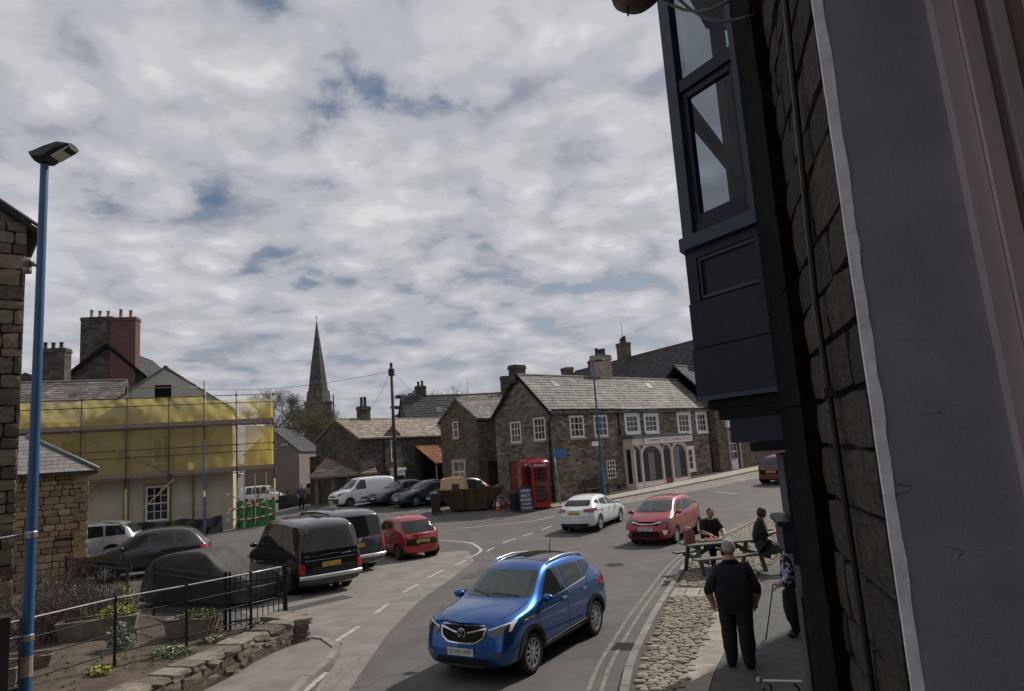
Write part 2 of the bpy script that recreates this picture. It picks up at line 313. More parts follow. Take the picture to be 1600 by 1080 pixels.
def road_mat():
    m, t, b = new_mat('asphalt'); b.inputs['Roughness'].default_value = .86; set_in(b, 'Specular IOR Level', .35)
    co = nd(t, 'ShaderNodeTexCoord').outputs['Object']
    def nz(s, d, r=.6):
        n = nd(t, 'ShaderNodeTexNoise'); t.links.new(co, n.inputs['Vector']); n.inputs['Scale'].default_value = s; n.inputs['Detail'].default_value = d; n.inputs['Roughness'].default_value = r
        return n.outputs[0]
    big, mid, fine = nz(.16, 4), nz(1.3, 6, .65), nz(140, 2)
    rp = nd(t, 'ShaderNodeValToRGB'); t.links.new(big, rp.inputs[0])
    e = rp.color_ramp.elements; e[0].position = .35; e[0].color = (.094, .087, .084, 1); e[1].position = .65; e[1].color = (.122, .112, .106, 1)
    r = nd(t, 'ShaderNodeMapRange'); t.links.new(mid, r.inputs[0]); r.inputs[1].default_value = .3; r.inputs[2].default_value = .7; r.inputs[3].default_value = .80; r.inputs[4].default_value = 1.18
    r2 = nd(t, 'ShaderNodeMapRange'); t.links.new(fine, r2.inputs[0]); r2.inputs[1].default_value = .3; r2.inputs[2].default_value = .7; r2.inputs[3].default_value = .82; r2.inputs[4].default_value = 1.18
    v = nd(t, 'ShaderNodeMath', operation='MULTIPLY'); t.links.new(r.outputs[0], v.inputs[0]); t.links.new(r2.outputs[0], v.inputs[1])
    # fine cracks and sealed joints
    vo = nd(t, 'ShaderNodeTexVoronoi', feature='DISTANCE_TO_EDGE'); vo.inputs['Scale'].default_value = .22
    dn = nd(t, 'ShaderNodeTexNoise'); t.links.new(co, dn.inputs['Vector']); dn.inputs['Scale'].default_value = 1.1; dn.inputs['Detail'].default_value = 5
    ds = nd(t, 'ShaderNodeVectorMath', operation='SCALE'); t.links.new(dn.outputs['Color'], ds.inputs[0]); ds.inputs['Scale'].default_value = 1.3
    da = nd(t, 'ShaderNodeVectorMath', operation='ADD'); t.links.new(co, da.inputs[0]); t.links.new(ds.outputs[0], da.inputs[1]); t.links.new(da.outputs[0], vo.inputs['Vector'])
    ck = nd(t, 'ShaderNodeMapRange'); t.links.new(vo.outputs['Distance'], ck.inputs[0]); ck.inputs[1].default_value = .0; ck.inputs[2].default_value = .006; ck.inputs[3].default_value = .62; ck.inputs[4].default_value = 1.0
    v2 = nd(t, 'ShaderNodeMath', operation='MULTIPLY'); t.links.new(v.outputs[0], v2.inputs[0]); t.links.new(ck.outputs[0], v2.inputs[1])
    ml = nd(t, 'ShaderNodeVectorMath', operation='SCALE'); t.links.new(rp.outputs[0], ml.inputs[0]); t.links.new(v2.outputs[0], ml.inputs['Scale'])
    t.links.new(ml.outputs[0], b.inputs['Base Color'])
    bp = nd(t, 'ShaderNodeBump'); bp.inputs['Strength'].default_value = .35; bp.inputs['Distance'].default_value = .01
    t.links.new(fine, bp.inputs['Height']); t.links.new(bp.outputs[0], b.inputs['Normal'])
    return m
M['asphalt'] = road_mat()
def net_mat():
    m, t, b = new_mat('debris_net')
    out = t.nodes['Material Output']
    b.inputs['Base Color'].default_value = (.70, .58, .20, 1); b.inputs['Roughness'].default_value = .8
    tl = nd(t, 'ShaderNodeBsdfTranslucent'); tl.inputs[0].default_value = (.80, .66, .18, 1)
    m1 = nd(t, 'ShaderNodeMixShader'); m1.inputs[0].default_value = .55; t.links.new(b.outputs[0], m1.inputs[1]); t.links.new(tl.outputs[0], m1.inputs[2])
    tr = nd(t, 'ShaderNodeBsdfTransparent')
    m2 = nd(t, 'ShaderNodeMixShader')
    n = nd(t, 'ShaderNodeTexNoise'); n.inputs['Scale'].default_value = 1.3; n.inputs['Detail'].default_value = 3
    co = nd(t, 'ShaderNodeTexCoord'); t.links.new(co.outputs['Object'], n.inputs['Vector'])
    r = nd(t, 'ShaderNodeMapRange'); t.links.new(n.outputs[0], r.inputs[0]); r.inputs[1].default_value = .3; r.inputs[2].default_value = .7; r.inputs[3].default_value = .46; r.inputs[4].default_value = .66
    t.links.new(r.outputs[0], m2.inputs[0]); t.links.new(tr.outputs[0], m2.inputs[1]); t.links.new(m1.outputs[0], m2.inputs[2])
    t.links.new(m2.outputs[0], out.inputs[0])
    return m
M['net'] = net_mat()
def clear_glass():
    m, t, b = new_mat('clear_pane'); out = t.nodes['Material Output']
    b.inputs['Base Color'].default_value = (.02, .025, .03, 1); b.inputs['Roughness'].default_value = .02; set_in(b, 'Specular IOR Level', .8)
    tr = nd(t, 'ShaderNodeBsdfTransparent'); tr.inputs[0].default_value = (.75, .8, .85, 1)
    mx = nd(t, 'ShaderNodeMixShader'); mx.inputs[0].default_value = .38
    t.links.new(tr.outputs[0], mx.inputs[1]); t.links.new(b.outputs[0], mx.inputs[2]); t.links.new(mx.outputs[0], out.inputs[0])
    return m
M['clear_pane'] = clear_glass()
def floral():
    m, t, b = new_mat('floral_cloth'); b.inputs['Roughness'].default_value = .85
    vo = nd(t, 'ShaderNodeTexVoronoi'); vo.inputs['Scale'].default_value = 22
    co = nd(t, 'ShaderNodeTexCoord'); t.links.new(co.outputs['Object'], vo.inputs['Vector'])
    rp = nd(t, 'ShaderNodeValToRGB'); t.links.new(vo.outputs['Color'], rp.inputs[0]); rp.color_ramp.interpolation = 'CONSTANT'
    e = rp.color_ramp.elements; e[0].color = (.012, .010, .03, 1); e[1].position = .55; e[1].color = (.42, .40, .55, 1)
    t.links.new(rp.outputs[0], b.inputs['Base Color'])
    return m
M['floral'] = floral()
def paint(name, c, metal=.25, rough=.32, dust=.0):
    return plain(name, c, rough, metal, .06, 2.5, coat=1.0, rnd=0)
M['paint_blue'] = paint('paint_blue', (.004, .082, .30), .8, .33)
M['paint_red'] = paint('paint_red', (.28, .006, .012), .3)
M['paint_red2'] = paint('paint_red2', (.30, .006, .010), .1)
M['paint_dark_red'] = paint('paint_dark_red', (.13, .012, .014), .2)
M['paint_car_white'] = paint('paint_car_white', (.66, .68, .70), .0)
M['paint_silver'] = paint('paint_silver', (.42, .43, .45), .6)
M['paint_black'] = paint('paint_black', (.006, .006, .007), .0, .2)
M['paint_grey'] = paint('paint_grey', (.05, .055, .07), .4)
M['paint_dark'] = paint('paint_dark', (.022, .022, .024), .3)
M['paint_navy'] = paint('paint_navy', (.02, .03, .055), .4)
M['paint_slate'] = paint('paint_slate', (.07, .085, .12), .4)

from mathutils import noise
# ------------------------------------------------------------------ mesh helpers
def V(*a): return Vector(a)
def Rz(a): return Matrix.Rotation(a, 4, 'Z')
def Tm(x, y, z): return Matrix.Translation((x, y, z))
class MB:
    """collects faces of one part; build() links them as one mesh object"""
    def __init__(s): s.v = []; s.f = []; s.m = []; s.mi = 0
    def face(s, pts):
        n = len(s.v); s.v += [Vector(p) for p in pts]; s.f.append(tuple(range(n, n + len(pts)))); s.m.append(s.mi)
    def grid(s, rows, closed=False, cap=False):
        n = len(s.v); w = len(rows[0])
        for r in rows: s.v += [Vector(p) for p in r]
        for i in range(len(rows) - 1):
            for j in range(w if closed else w - 1):
                k = (j + 1) % w
                s.f.append((n + i * w + j, n + i * w + k, n + (i + 1) * w + k, n + (i + 1) * w + j)); s.m.append(s.mi)
        if cap:
            s.f.append(tuple(n + j for j in reversed(range(w)))); s.m.append(s.mi)
            b = n + (len(rows) - 1) * w
            s.f.append(tuple(b + j for j in range(w))); s.m.append(s.mi)
    def box(s, c, d, rz=0.0, Mx=None, taper=1.0):
        x, y, z = d[0] / 2, d[1] / 2, d[2] / 2
        T = Tm(*c) @ Rz(rz) if Mx is None else Mx @ Tm(*c) @ Rz(rz)
        k = taper
        p = [(-x, -y, -z), (x, -y, -z), (x, y, -z), (-x, y, -z), (-x * k, -y * k, z), (x * k, -y * k, z), (x * k, y * k, z), (-x * k, y * k, z)]
        n = len(s.v); s.v += [T @ Vector(q) for q in p]
        for f in ((0, 3, 2, 1), (4, 5, 6, 7), (0, 1, 5, 4), (1, 2, 6, 5), (2, 3, 7, 6), (3, 0, 4, 7)):
            s.f.append(tuple(n + i for i in f)); s.m.append(s.mi)
        return s
    def bx(s, x0, x1, y0, y1, z0, z1, Mx=None):
        return s.box(((x0 + x1) / 2, (y0 + y1) / 2, (z0 + z1) / 2), (x1 - x0, y1 - y0, z1 - z0), 0, Mx)
    def beam(s, a, b, w, h, up=(0, 0, 1)):
        a = Vector(a); b = Vector(b); d = (b - a).normalized(); u = Vector(up)
        sd = d.cross(u)
        if sd.length < 1e-4: sd = d.cross(Vector((1, 0, 0)))
        sd.normalize(); u = sd.cross(d)
        r = [[p + sd * (i * w / 2) + u * (j * h / 2) for i, j in ((-1, -1), (1, -1), (1, 1), (-1, 1))] for p in (a, b)]
        s.grid(r, True, True)
        return s
    def tube(s, path, r, n=8, cap=True):
        path = [Vector(p) for p in path]; rows = []
        k = len(path)
        prev = None
        for i, p in enumerate(path):
            d = (path[min(i + 1, k - 1)] - path[max(i - 1, 0)]).normalized()
            ref = prev if prev is not None else (Vector((0, 0, 1)) if abs(d.z) < .9 else Vector((1, 0, 0)))
            sd = d.cross(ref)
            if sd.length < 1e-4: sd = d.cross(Vector((0, 1, 0)))
            sd.normalize(); up = sd.cross(d).normalized(); prev = up
            q = r[i] if isinstance(r, (list, tuple)) else r
            rows.append([p + (sd * math.cos(2 * PI * j / n) + up * math.sin(2 * PI * j / n)) * q for j in range(n)])
        s.grid(rows, True, cap)
        return s
    def lathe(s, prof, n=16, Mx=None, cap=False):
        rows = [[((Mx or Matrix()) @ Vector((r * math.cos(2 * PI * j / n), r * math.sin(2 * PI * j / n), z))) for j in range(n)] for r, z in prof]
        s.grid(rows, True, cap)
        return s
    def prism(s, poly, d, Mx=None):
        """polygon in the xz plane pushed back along +y by d"""
        Mx = Mx or Matrix()
        a = [Mx @ Vector((x, 0, z)) for x, z in poly]; b = [Mx @ Vector((x, d, z)) for x, z in poly]
        s.face(a); s.face(list(reversed(b)))
        for i in range(len(poly)):
            j = (i + 1) % len(poly); s.face([a[j], a[i], b[i], b[j]])
        return s
    def ball(s, c, r, n=8, Mx=None):
        r = r if isinstance(r, (tuple, list)) else (r, r, r)
        rows = []
        for i in range(n + 1):
            t = PI * i / n; t = min(max(t, .02), PI - .02)
            rows.append([(Mx or Matrix()) @ (Vector(c) + Vector((r[0] * math.sin(t) * math.cos(2 * PI * j / (n * 2)), r[1] * math.sin(t) * math.sin(2 * PI * j / (n * 2)), -r[2] * math.cos(t)))) for j in range(n * 2)])
        s.grid(rows, True, True)
        return s
    def mesh(s, name, mats, smooth=False, uv=True):
        me = bpy.data.meshes.new(name)
        me.from_pydata([tuple(p) for p in s.v], [], s.f)
        for q in (mats if isinstance(mats, (list, tuple)) else [mats]): me.materials.append(M[q] if isinstance(q, str) else q)
        if any(s.m): me.polygons.foreach_set('material_index', s.m)
        if smooth: me.polygons.foreach_set('use_smooth', [True] * len(me.polygons))
        me.update()
        if uv: box_uv(me)
        return me
    def build(s, name, mats, parent=None, smooth=False, loc=None, rz=0.0):
        o = bpy.data.objects.new(name, s.mesh(name, mats, smooth)); COL.objects.link(o)
        if parent is not None: o.parent = parent
        if loc is not None: o.location = loc
        o.rotation_euler.z = rz
        if smooth == 'auto': pass
        return o
def box_uv(me):
    uv = me.uv_layers.new(name='UVMap'); out = [0.0] * (2 * len(me.loops)); vs = me.vertices
    for p in me.polygons:
        n = p.normal
        if abs(n.z) > .97: tx, ty = Vector((1, 0, 0)), Vector((0, 1, 0))
        else:
            tx = Vector((-n.y, n.x, 0)).normalized(); ty = n.cross(tx)
        for li in p.loop_indices:
            c = vs[me.loops[li].vertex_index].co
            out[2 * li] = c.dot(tx); out[2 * li + 1] = c.dot(ty)
    uv.data.foreach_set('uv', out)
def thing(name, label, cat, loc=(0, 0, 0), rz=0.0, group=None):
    o = bpy.data.objects.new(name, None); COL.objects.link(o); o.empty_display_size = .2
    o.location = loc; o.rotation_euler = (0, 0, rz)
    return tag(o, label, cat, group)
def tag(o, label, cat, group=None):
    o['label'] = label; o['category'] = cat
    if group: o['group'] = group
    return o
def struct(o): o['kind'] = 'structure'; return o
def stuff(o): o['kind'] = 'stuff'; return o
def inst(name, me, parent, loc=(0, 0, 0), rot=(0, 0, 0), sc=None):
    o = bpy.data.objects.new(name, me); COL.objects.link(o); o.parent = parent; o.location = loc; o.rotation_euler = rot
    if sc: o.scale = sc
    return o
def text(name, body, size, Mx, mat, parent, depth=.002, width=None):
    cu = bpy.data.curves.new('lettering', 'FONT'); cu.body = body; cu.size = size; cu.extrude = depth; cu.align_x = 'CENTER'; cu.align_y = 'CENTER'; cu.resolution_u = 2
    t = bpy.data.objects.new('lettering', cu); COL.objects.link(t)
    me = bpy.data.meshes.new_from_object(t.evaluated_get(bpy.context.evaluated_depsgraph_get()))
    bpy.data.objects.remove(t); bpy.data.curves.remove(cu)
    if width:
        xs = [v.co.x for v in me.vertices]; k = width / (max(xs) - min(xs)); me.transform(Matrix.Diagonal((k, 1, 1, 1)))
    me.transform(Mx); me.materials.clear(); me.materials.append(M[mat])
    o = bpy.data.objects.new(name, me); COL.objects.link(o); o.parent = parent
    return o
FRONT = Matrix.Rotation(rad(90), 4, 'X')      # stands lettering up, facing -y

# ------------------------------------------------------------------ terrain: flat road, rising gently towards the far houses
def sstep(a, b, x):
    t = min(1, max(0, (x - a) / (b - a))); return t * t * (3 - 2 * t)
def gz(x, y):
    t = max(0, y - 27); return min(1.7, .05 * (t * t / (t + 4))) * sstep(-24, -9, x)
def cdt_poly(poly, step):
    """triangles of a polygon, refined by a grid so that it can follow the ground"""
    pts = []
    n = len(poly)
    for i in range(n):
        a = Vector(poly[i][:2]); b = Vector(poly[(i + 1) % n][:2]); k = max(1, int((b - a).length / step))
        for j in range(k): pts.append(a + (b - a) * (j / k))
    nb = len(pts)
    x0 = min(p.x for p in pts); x1 = max(p.x for p in pts); y0 = min(p.y for p in pts); y1 = max(p.y for p in pts)
    def inside(x, y):
        c = False
        for i in range(n):
            a = poly[i]; b = poly[i - 1]
            if (a[1] > y) != (b[1] > y) and x < (b[0] - a[0]) * (y - a[1]) / (b[1] - a[1]) + a[0]: c = not c
        return c
    gx = x0 + step * .5
    while gx < x1:
        gy = y0 + step * .5
        while gy < y1:
            if inside(gx, gy) and min((Vector((gx, gy)) - q).length for q in pts[:nb]) > step * .3: pts.append(Vector((gx, gy)))
            gy += step
        gx += step
    vs, es, fs, *_ = delaunay_2d_cdt(pts, [], [list(range(nb))], 1, 1e-5)
    return vs, fs, nb
def sheet(name, poly, dz, mat, skirt=0.0, step=1.5, parent=None, base=gz):
    vs, fs, nb = cdt_poly(poly, step)
    mb = MB(); mb.v = [V(p.x, p.y, base(p.x, p.y) + dz) for p in vs]
    for f in fs:
        a, b, c = (mb.v[i] for i in f[:3])
        mb.f.append(tuple(f) if (b - a).cross(c - a).z > 0 else tuple(reversed(f))); mb.m.append(0)
    if skirt:
        ring = mb.v[:nb]; low = [p - V(0, 0, skirt) for p in ring]
        for i in range(nb):
            j = (i + 1) % nb; mb.face([ring[i], ring[j], low[j], low[i]])
    return mb.build(name, mat, parent)
def catmull(pts, k=6):
    P = [Vector(p) for p in pts]; out = []
    for i in range(len(P) - 1):
        a = P[max(i - 1, 0)]; b = P[i]; c = P[i + 1]; d = P[min(i + 2, len(P) - 1)]
        for j in range(k):
            t = j / k
            out.append(.5 * ((2 * b) + (c - a) * t + (2 * a - 5 * b + 4 * c - d) * t * t + (3 * b - a - 3 * c + d) * t ** 3))
    out.append(P[-1]); return out
def resample(path, step):
    out = [Vector(path[0])]; acc = 0
    for a, b in zip(path, path[1:]):
        a = Vector(a); b = Vector(b); L = (b - a).length; t = step - acc
        while t <= L: out.append(a + (b - a) * (t / L)); t += step
        acc = (acc + L) % step
    return out
def ribbon(name, path, w, dz, mat, parent=None, off=0.0):
    """painted line on the ground along a 2-D path"""
    rows = []
    for i, p in enumerate(path):
        d = (Vector(path[min(i + 1, len(path) - 1)]) - Vector(path[max(i - 1, 0)])).normalized(); nn = Vector((d.y, -d.x))
        a = Vector(p) + nn * (off - w / 2); b = Vector(p) + nn * (off + w / 2)
        rows.append([(a.x, a.y, gz(a.x, a.y) + dz), (b.x, b.y, gz(b.x, b.y) + dz)])
    mb = MB(); mb.grid(rows)
    for i, f in enumerate(mb.f):
        a, b, c = (mb.v[k] for k in f[:3])
        if (b - a).cross(c - a).z < 0: mb.f[i] = tuple(reversed(f))
    return mb.build(name, mat, parent)

# ------------------------------------------------------------------ building helpers (local frame: x along the front, -y towards the street)
def panel(mb, Mx, w, h, ops=(), depth=.2, gable=None, z0=0.0):
    """wall face w x h with rectangular openings (x0,z0,x1,z1) and their reveals; optional gable apex (x,z)"""
    xs = sorted({0, w, *[o[0] for o in ops], *[o[2] for o in ops]}); zs = sorted({z0, h, *[o[1] for o in ops], *[o[3] for o in ops]})
    P = lambda x, z, y=0: Mx @ V(x, y, z)
    for i in range(len(xs) - 1):
        for j in range(len(zs) - 1):
            cxm = (xs[i] + xs[i + 1]) / 2; czm = (zs[j] + zs[j + 1]) / 2
            if any(o[0] < cxm < o[2] and o[1] < czm < o[3] for o in ops): continue
            mb.face([P(xs[i], zs[j]), P(xs[i + 1], zs[j]), P(xs[i + 1], zs[j + 1]), P(xs[i], zs[j + 1])])
    for a, b, c, d in ops:
        mb.face([P(a, b), P(a, d), P(a, d, depth), P(a, b, depth)]); mb.face([P(c, d), P(c, b), P(c, b, depth), P(c, d, depth)])
        mb.face([P(a, d), P(c, d), P(c, d, depth), P(a, d, depth)]); mb.face([P(c, b), P(a, b), P(a, b, depth), P(c, b, depth)])
    if gable: mb.face([P(0, h), P(w, h), P(gable[0], gable[1])])
def window(parent, Mx, a, b, c, d, nx=3, ny=3, fr=.07, mun=.028, y=.10, mat='white_paint', pane='pane', sill=True, rail=True, surround=None):
    mb = MB()
    mb.bx(a, c, y - .04, y + .03, b, b + fr, Mx); mb.bx(a, c, y - .04, y + .03, d - fr, d, Mx)
    mb.bx(a, a + fr, y - .04, y + .03, b + fr, d - fr, Mx); mb.bx(c - fr, c, y - .04, y + .03, b + fr, d - fr, Mx)
    for i in range(1, nx):
        x = a + fr + (c - a - 2 * fr) * i / nx; mb.bx(x - mun / 2, x + mun / 2, y - .012, y + .018, b + fr, d - fr, Mx)
    for j in range(1, ny):
        z = b + fr + (d - b - 2 * fr) * j / ny; t = mun * (1.7 if rail and ny % 2 == 0 and j == ny // 2 else 1)
        mb.bx(a + fr, c - fr, y - .015, y + .021, z - t / 2, z + t / 2, Mx)
    w = mb.build('window', mat, parent)
    p = MB(); p.face([Mx @ V(a + fr * .5, y + .012, b + fr * .5), Mx @ V(c - fr * .5, y + .012, b + fr * .5), Mx @ V(c - fr * .5, y + .012, d - fr * .5), Mx @ V(a + fr * .5, y + .012, d - fr * .5)])
    p.build('pane', pane, w)
    if sill: MB().bx(a - .08, c + .08, -.07, .06, b - .12, b - .002, Mx).build('sill', surround or 'sandstone', w)
    if surround:
        s = MB(); s.bx(a - .13, a - .002, -.025, .05, b - .002, d + .13, Mx); s.bx(c + .002, c + .13, -.025, .05, b - .002, d + .13, Mx); s.bx(a - .002, c + .002, -.025, .05, d + .002, d + .13, Mx)
        s.build('surround', surround, w)
    return w
def slates(mb, P0, eu, ev, lu, lv, su=.32, sv=.24, th=.02, shape=None, jit=.006):
    """overlapping courses from the eave (P0) up along ev; shape(u,v) keeps a slate"""
    eu = Vector(eu).normalized(); ev = Vector(ev).normalized(); nn = eu.cross(ev).normalized()
    if nn.z < 0: nn = -nn
    P0 = Vector(P0); v = 0.0; r = 0
    while v < lv - .02:
        hv = min(sv, lv - v); u = -(su * .5 if r % 2 else 0)
        while u < lu:
            w_ = su * random.uniform(.82, 1.18); a = max(u, 0); b = min(u + w_ - .006, lu)
            if b - a > .04 and (shape is None or shape((a + b) / 2, v + hv / 2)):
                l = th * random.uniform(.9, 1.9)
                q = [P0 + eu * a + ev * (v - .02 + random.uniform(-jit, jit)) + nn * l, P0 + eu * b + ev * (v - .02 + random.uniform(-jit, jit)) + nn * l * random.uniform(.8, 1.1), P0 + eu * b + ev * (v + hv) + nn * .003, P0 + eu * a + ev * (v + hv) + nn * .003]
                mb.face(q); mb.face([q[0] - nn * l, q[1] - nn * l, q[1], q[0]])
            u += w_
        v += sv; r += 1
def gable_roof(parent, L, D, ze, zr, mat, over=.12, vo=.12, ridge_at=.5, slate=(.34, .26), both=True, Mx=None):
    """ridge along x; front eave at y=0, back eave at y=D"""
    Mx = Mx or Matrix(); yr = D * ridge_at; roof = MB(); sl = MB()
    X0, X1 = -vo, L + vo
    for fr, (ye, s) in enumerate(((0, 1), (D, -1))):
        run = abs(yr - ye); k = (zr - ze) / run; y0 = ye - s * over; z0 = ze - over * k
        a, b, c, d = V(X0, y0, z0), V(X1, y0, z0), V(X1, yr, zr), V(X0, yr, zr); t = V(0, 0, -.1)
        roof.face([Mx @ p for p in (a, b, c, d)]); roof.face([Mx @ (p + t) for p in (d, c, b, a)])
        roof.face([Mx @ a, Mx @ (a + t), Mx @ (b + t), Mx @ b])
        for p, q in ((a, d), (b, c)): roof.face([Mx @ p, Mx @ q, Mx @ (q + t), Mx @ (p + t)])
        if fr == 0 or both:
            R3 = Mx.to_3x3(); slates(sl, Mx @ a + R3 @ V(0, 0, .004), R3 @ (b - a), R3 @ (d - a), (b - a).length, (d - a).length, slate[0], slate[1])
    r = roof.build('roof', mat, parent)
    stuff(sl.build('slates', mat, r))
    rd = MB(); n = max(2, int((X1 - X0) / .45))
    for i in range(n):
        x = X0 + (X1 - X0) * (i + .5) / n; w = (X1 - X0) / n - .012
        rd.grid([[Mx @ V(xx, yr + .13 * math.cos(t), zr - .03 + .09 * math.sin(t)) for t in (0, .8, 1.57, 2.34, PI)] for xx in (x - w / 2, x + w / 2)])
    stuff(rd.build('ridge_tiles', 'ridge', r))
    return r
def chimney(parent, x, y, z0, z1, w, d, mat, pots=2, pot_mat='slate_dark', pot_h=.45, rz=0.0, Mx=None):
    T = (Mx or Matrix()) @ Tm(x, y, 0) @ Rz(rz)
    mb = MB(); mb.bx(-w / 2, w / 2, -d / 2, d / 2, z0, z1 - .25, T); mb.bx(-w / 2 - .05, w / 2 + .05, -d / 2 - .05, d / 2 + .05, z1 - .25, z1 - .12, T); mb.bx(-w / 2 - .02, w / 2 + .02, -d / 2 - .02, d / 2 + .02, z1 - .12, z1, T)
    c = mb.build('chimney', mat, parent)
    for i in range(pots):
        px = (i - (pots - 1) / 2) * (w * .8 / max(pots, 1)); h = pot_h * random.uniform(.75, 1.15)
        p = MB().lathe([(.14, z1 - .001), (.15, z1 + .06), (.115, z1 + .1), (.105, z1 + h - .08), (.135, z1 + h - .06), (.13, z1 + h), (.09, z1 + h), (.085, z1 + h - .15)], 10, T @ Tm(px, 0, 0))
        p.build('chimney_pot', pot_mat, c, True)
    return c
def downpipe(parent, pts, r=.045, mat='iron', name='downpipe'):
    return MB().tube(pts, r, 8).build(name, mat, parent, True)
def stone_meshes(mat, n=6, seed=3, rough=1.0, edge=1.0):
    """a few rough unit blocks shared by all stones of a wall (x,z = face, y = depth)"""
    rr = random.Random(seed); out = []
    for k in range(n):
        bm = bmesh.new(); bmesh.ops.create_cube(bm, size=1); bmesh.ops.subdivide_edges(bm, edges=bm.edges[:], cuts=1, use_grid_fill=True)
        for v in bm.verts:
            c = sum(abs(q) > .4 for q in v.co); k = 1 - edge * (0, 0, .035, .10)[c]
            v.co = V(v.co.x * k, v.co.y * (k if v.co.y < 0 else 1), v.co.z * k) + V(rr.uniform(-.03, .03), rough * rr.uniform(-.11, .05) if v.co.y < 0 else 0, rr.uniform(-.04, .04))
        me = bpy.data.meshes.new('stone'); bm.to_mesh(me); bm.free(); me.materials.append(M[mat]); box_uv(me); out.append(me)
    return out
def lay_stones(parent, meshes, w, z0, z1, bw=.4, bh=.22, depth=.16, gap=.014, Mx=None, skip=None, seed=1, name='stone', proud=.02, limit=300, vary=.03):
    rr = random.Random(seed); Mx = Mx or Matrix(); z = z0; cnt = 0
    while z < z1 - .03:
        h = min(bh * rr.uniform(.65, 1.35), z1 - z); x = -rr.uniform(0, bw * .5) if z > z0 else 0
        if z1 - z - h < .05: h = z1 - z
        while x < w:
            l = bw * rr.uniform(.55, 1.5); a = max(x, 0); b = min(x + l, w)
            if w - b < .08: b = w
            if b - a > .06 and not (skip and skip((a + b) / 2, z + h / 2)) and cnt < limit:
                o = bpy.data.objects.new(name, rr.choice(meshes)); COL.objects.link(o); o.parent = parent; cnt += 1
                L = Tm((a + b) / 2, depth / 2 - proud - rr.uniform(0, vary), z + h / 2) @ Matrix.Rotation(rr.uniform(-.015, .015), 4, 'Y') @ Matrix.Diagonal((b - a - gap, depth, h - gap, 1))
                o.matrix_local = Mx @ L
            x = b if b == w else x + l
            if b == w: break
        z += h
def foliage(mb, c, r, n, size, rr, flat=.9, shell=.35):
    """small leaf-shaped faces scattered in an ellipsoid"""
    for _ in range(n):
        d = Vector((rr.gauss(0, 1), rr.gauss(0, 1), rr.gauss(0, 1))).normalized(); q = rr.uniform(shell, 1) ** .6
        p = Vector(c) + Vector((d.x * r[0], d.y * r[1], d.z * r[2])) * q
        a = Vector((rr.gauss(0, 1), rr.gauss(0, 1), rr.gauss(0, .6))).normalized(); b = a.cross(Vector((rr.gauss(0, 1), rr.gauss(0, 1), rr.gauss(0, 1)))).normalized()
        s = size * rr.uniform(.6, 1.4)
        mb.face([p - a * s, p + b * s * .45, p + a * s, p - b * s * .45])

